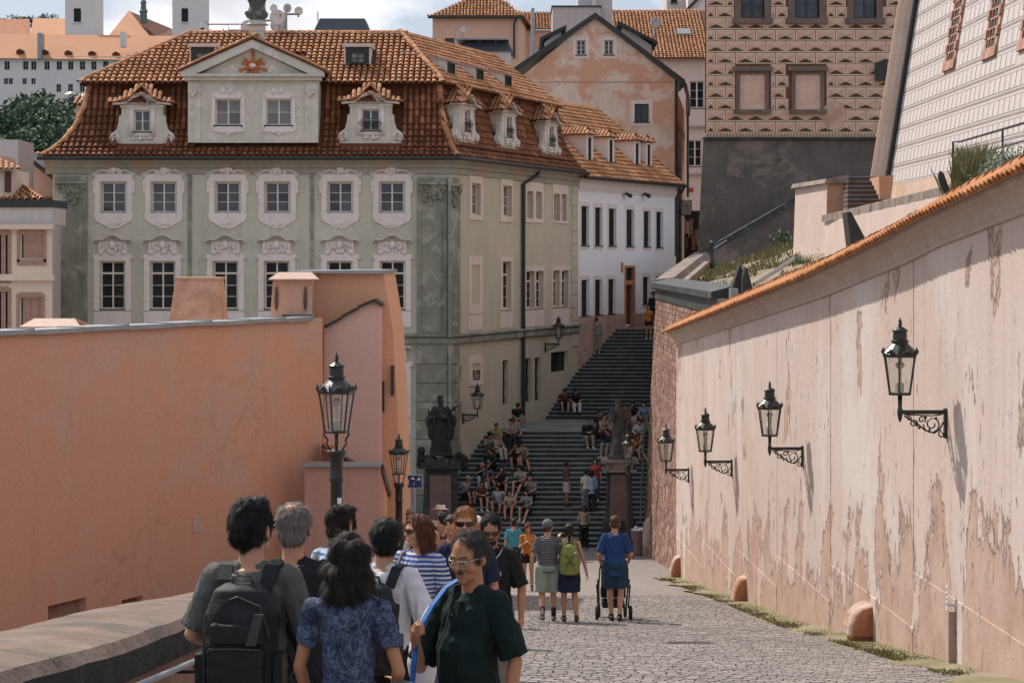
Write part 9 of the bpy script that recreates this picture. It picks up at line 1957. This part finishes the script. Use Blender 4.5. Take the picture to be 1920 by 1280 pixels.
sit_l = [('person in black shirt sitting alone at the landing edge', 975, 808, 'black', 'khaki', 'tan', 'thick', 'black', 0), ('person in pinkish shirt seated left at the top of the lower flight', 951, 838, 'pink', 'dk', 'light', 'short', 'brown', 0), ('person in pale blue shirt seated beside the pinkish one', 971, 838, 'lblue', 'dk', 'light', 'crop', 'black', 0),
         ('man in grey shirt seated against the green house wall', 921, 868, 'grey2', 'dk', 'tan', 'thick', 'black', 0), ('man in cream shirt and beige trousers seated on the steps', 945, 872, 'cream', 'beige', 'light', 'short', 'grey', 0), ('dark dressed figure in the shade right of the cream shirt', 966, 886, 'dk', 'dk', 'tan', 'bob', 'brown', 1),
         ('person in black T-shirt and pale jeans seated by the house wall', 905, 922, 'black', 'lblue', 'light', 'short', 'brown', 0), ('old man in white shirt and cap seated lowest at the left', 886, 948, 'white', 'dk', 'light', 'crop', 'grey', 0), ('dark dressed person with bare legs in the middle left group', 942, 932, 'dk', 'black', 'pink', 'bob', 'brown', 1), ('woman in white blouse with bare legs seated in the left group', 967, 934, 'cream', 'black', 'light', 'bob', 'brown', 1),
         ('woman in white shirt with long black hair seated low on the stairs', 930, 968, 'white', 'denim', 'tan', 'long', 'black', 1), ('person in tan vest seated low on the stairs', 953, 976, 'tan', 'dk', 'pink', 'short', 'brown', 1), ('person in checked shirt seated right of the tan vest', 980, 984, 'patt', 'black', 'light', 'long', 'black', 1),
         ('woman with bare arms seated at the foot of the upper flight', 1060, 776, 'maroon', 'black', 'light', 'bun', 'brown', 1), ('person in black top and white shorts seated beside her', 1082, 776, 'black', 'white', 'light', 'bob', 'brown', 0),
         ('man in black T-shirt and grey trousers seated left of the statue', 1107, 846, 'black', 'khaki', 'tan', 'crop', 'black', 0), ('man in dark shirt seated behind the grey trousers', 1124, 824, 'dk', 'dk', 'tan', 'thick', 'black', 0), ('person in brown jacket seated close to the statue', 1144, 834, 'tan', 'maroon', 'light', 'short', 'brown', 0),
         ('boy in white printed T-shirt seated right of the statue', 1195, 846, 'white', 'dk', 'light', 'thick', 'black', 0), ('person in dark clothes seated above the white T-shirt boy', 1187, 806, 'dk', 'lblue', 'tan', 'bob', 'black', 0), ('person in pale blue shirt against the brick wall', 1206, 812, 'lblue', 'denim', 'light', 'short', 'brown', 0)]
sit_l += [('person in %s top and %s seated %s' % (w1, w2, w3), x, y, c1, c2, k, h, hm, f) for (w1, w2, w3, x, y, c1, c2, k, h, hm, f) in (('olive', 'dark trousers', 'above the grey shirt at the wall', 934, 850, 'olive', 'dk', 'tan', 'crop', 'black', 0), ('dark', 'dark shorts', 'against the wall above the pale jeans', 911, 896, 'dk', 'black', 'tan', 'short', 'black', 0), ('denim', 'black trousers', 'beside the pale jeans', 922, 925, 'denim', 'black', 'tan', 'long', 'black', 1),
 ('maroon', 'dark skirt', 'lowest beside the old man', 908, 962, 'maroon', 'dk', 'light', 'bob', 'black', 1), ('grey', 'black trousers', 'right of the white blouse', 990, 948, 'grey2', 'black', 'light', 'crop', 'brown', 0), ('khaki', 'dark trousers', 'right of the dark figure in shade', 984, 884, 'khaki', 'dk', 'tan', 'long', 'brown', 1),
 ('dark blue', 'khaki shorts', 'at the statue pedestal left side', 1132, 862, 'navy', 'khaki', 'light', 'short', 'brown', 0), ('cream', 'dark trousers', 'behind the statue', 1176, 826, 'cream', 'dk', 'tan', 'bob', 'brown', 1), ('orange', 'denim shorts', 'low beside the brick wall', 1204, 872, 'orange', 'denim', 'light', 'long', 'mid', 1))]
ARM = [{}, dict(elR=(.20, -.22, .80), wrR=(.05, -.18, 1.06)), dict(elL=(-.28, -.62, .68), wrL=(-.26, -.74, .42), elR=(.28, -.62, .68), wrR=(.26, -.74, .42)), dict(wrL=(-.05, -.16, .66), wrR=(.05, -.16, .68)), dict(anL=(-.14, .20, .05), knL=(-.15, -.12, .44), elR=(.24, -.26, .74), wrR=(.0, -.2, .9))]
for i, (lab, x, y, sh_, tr_, sk_, hr, hm, fem) in enumerate(sit_l):
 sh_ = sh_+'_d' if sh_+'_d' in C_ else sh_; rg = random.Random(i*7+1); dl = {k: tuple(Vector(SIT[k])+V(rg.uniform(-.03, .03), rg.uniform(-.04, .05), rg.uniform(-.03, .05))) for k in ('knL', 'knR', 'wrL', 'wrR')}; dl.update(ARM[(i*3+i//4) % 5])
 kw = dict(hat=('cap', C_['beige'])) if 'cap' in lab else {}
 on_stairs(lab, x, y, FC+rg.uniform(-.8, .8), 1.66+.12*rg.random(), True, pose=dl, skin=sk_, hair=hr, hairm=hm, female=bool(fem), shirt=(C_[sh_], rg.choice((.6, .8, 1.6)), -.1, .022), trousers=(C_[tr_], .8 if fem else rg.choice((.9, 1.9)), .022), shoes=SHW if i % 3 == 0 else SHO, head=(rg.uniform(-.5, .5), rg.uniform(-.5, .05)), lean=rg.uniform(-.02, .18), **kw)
# drain cover in the cobbles
m = MB(); c = P(1292, 1206, 31); M_c = Matrix.Translation((c.x, 31, g(31)+.008)) @ Matrix.Rotation(math.atan(-.124), 4, 'X'); m.T = M_c; m.box(-.36, .36, -.16, .16, -.03, .006); dc = ob('drain_cover', m, simple('worn_iron_cover', (.17, .155, .15), .6), label='worn flat drain cover set in the cobbles', cat='drain cover')
for i in range(5): m = MB(); m.T = M_c; m.box(-.3, .3, -.12+i*.055, -.10+i*.055, .0062, .012); ob('cover_rib', m, dc.data.materials[0], dc, world=True)
bake_all()
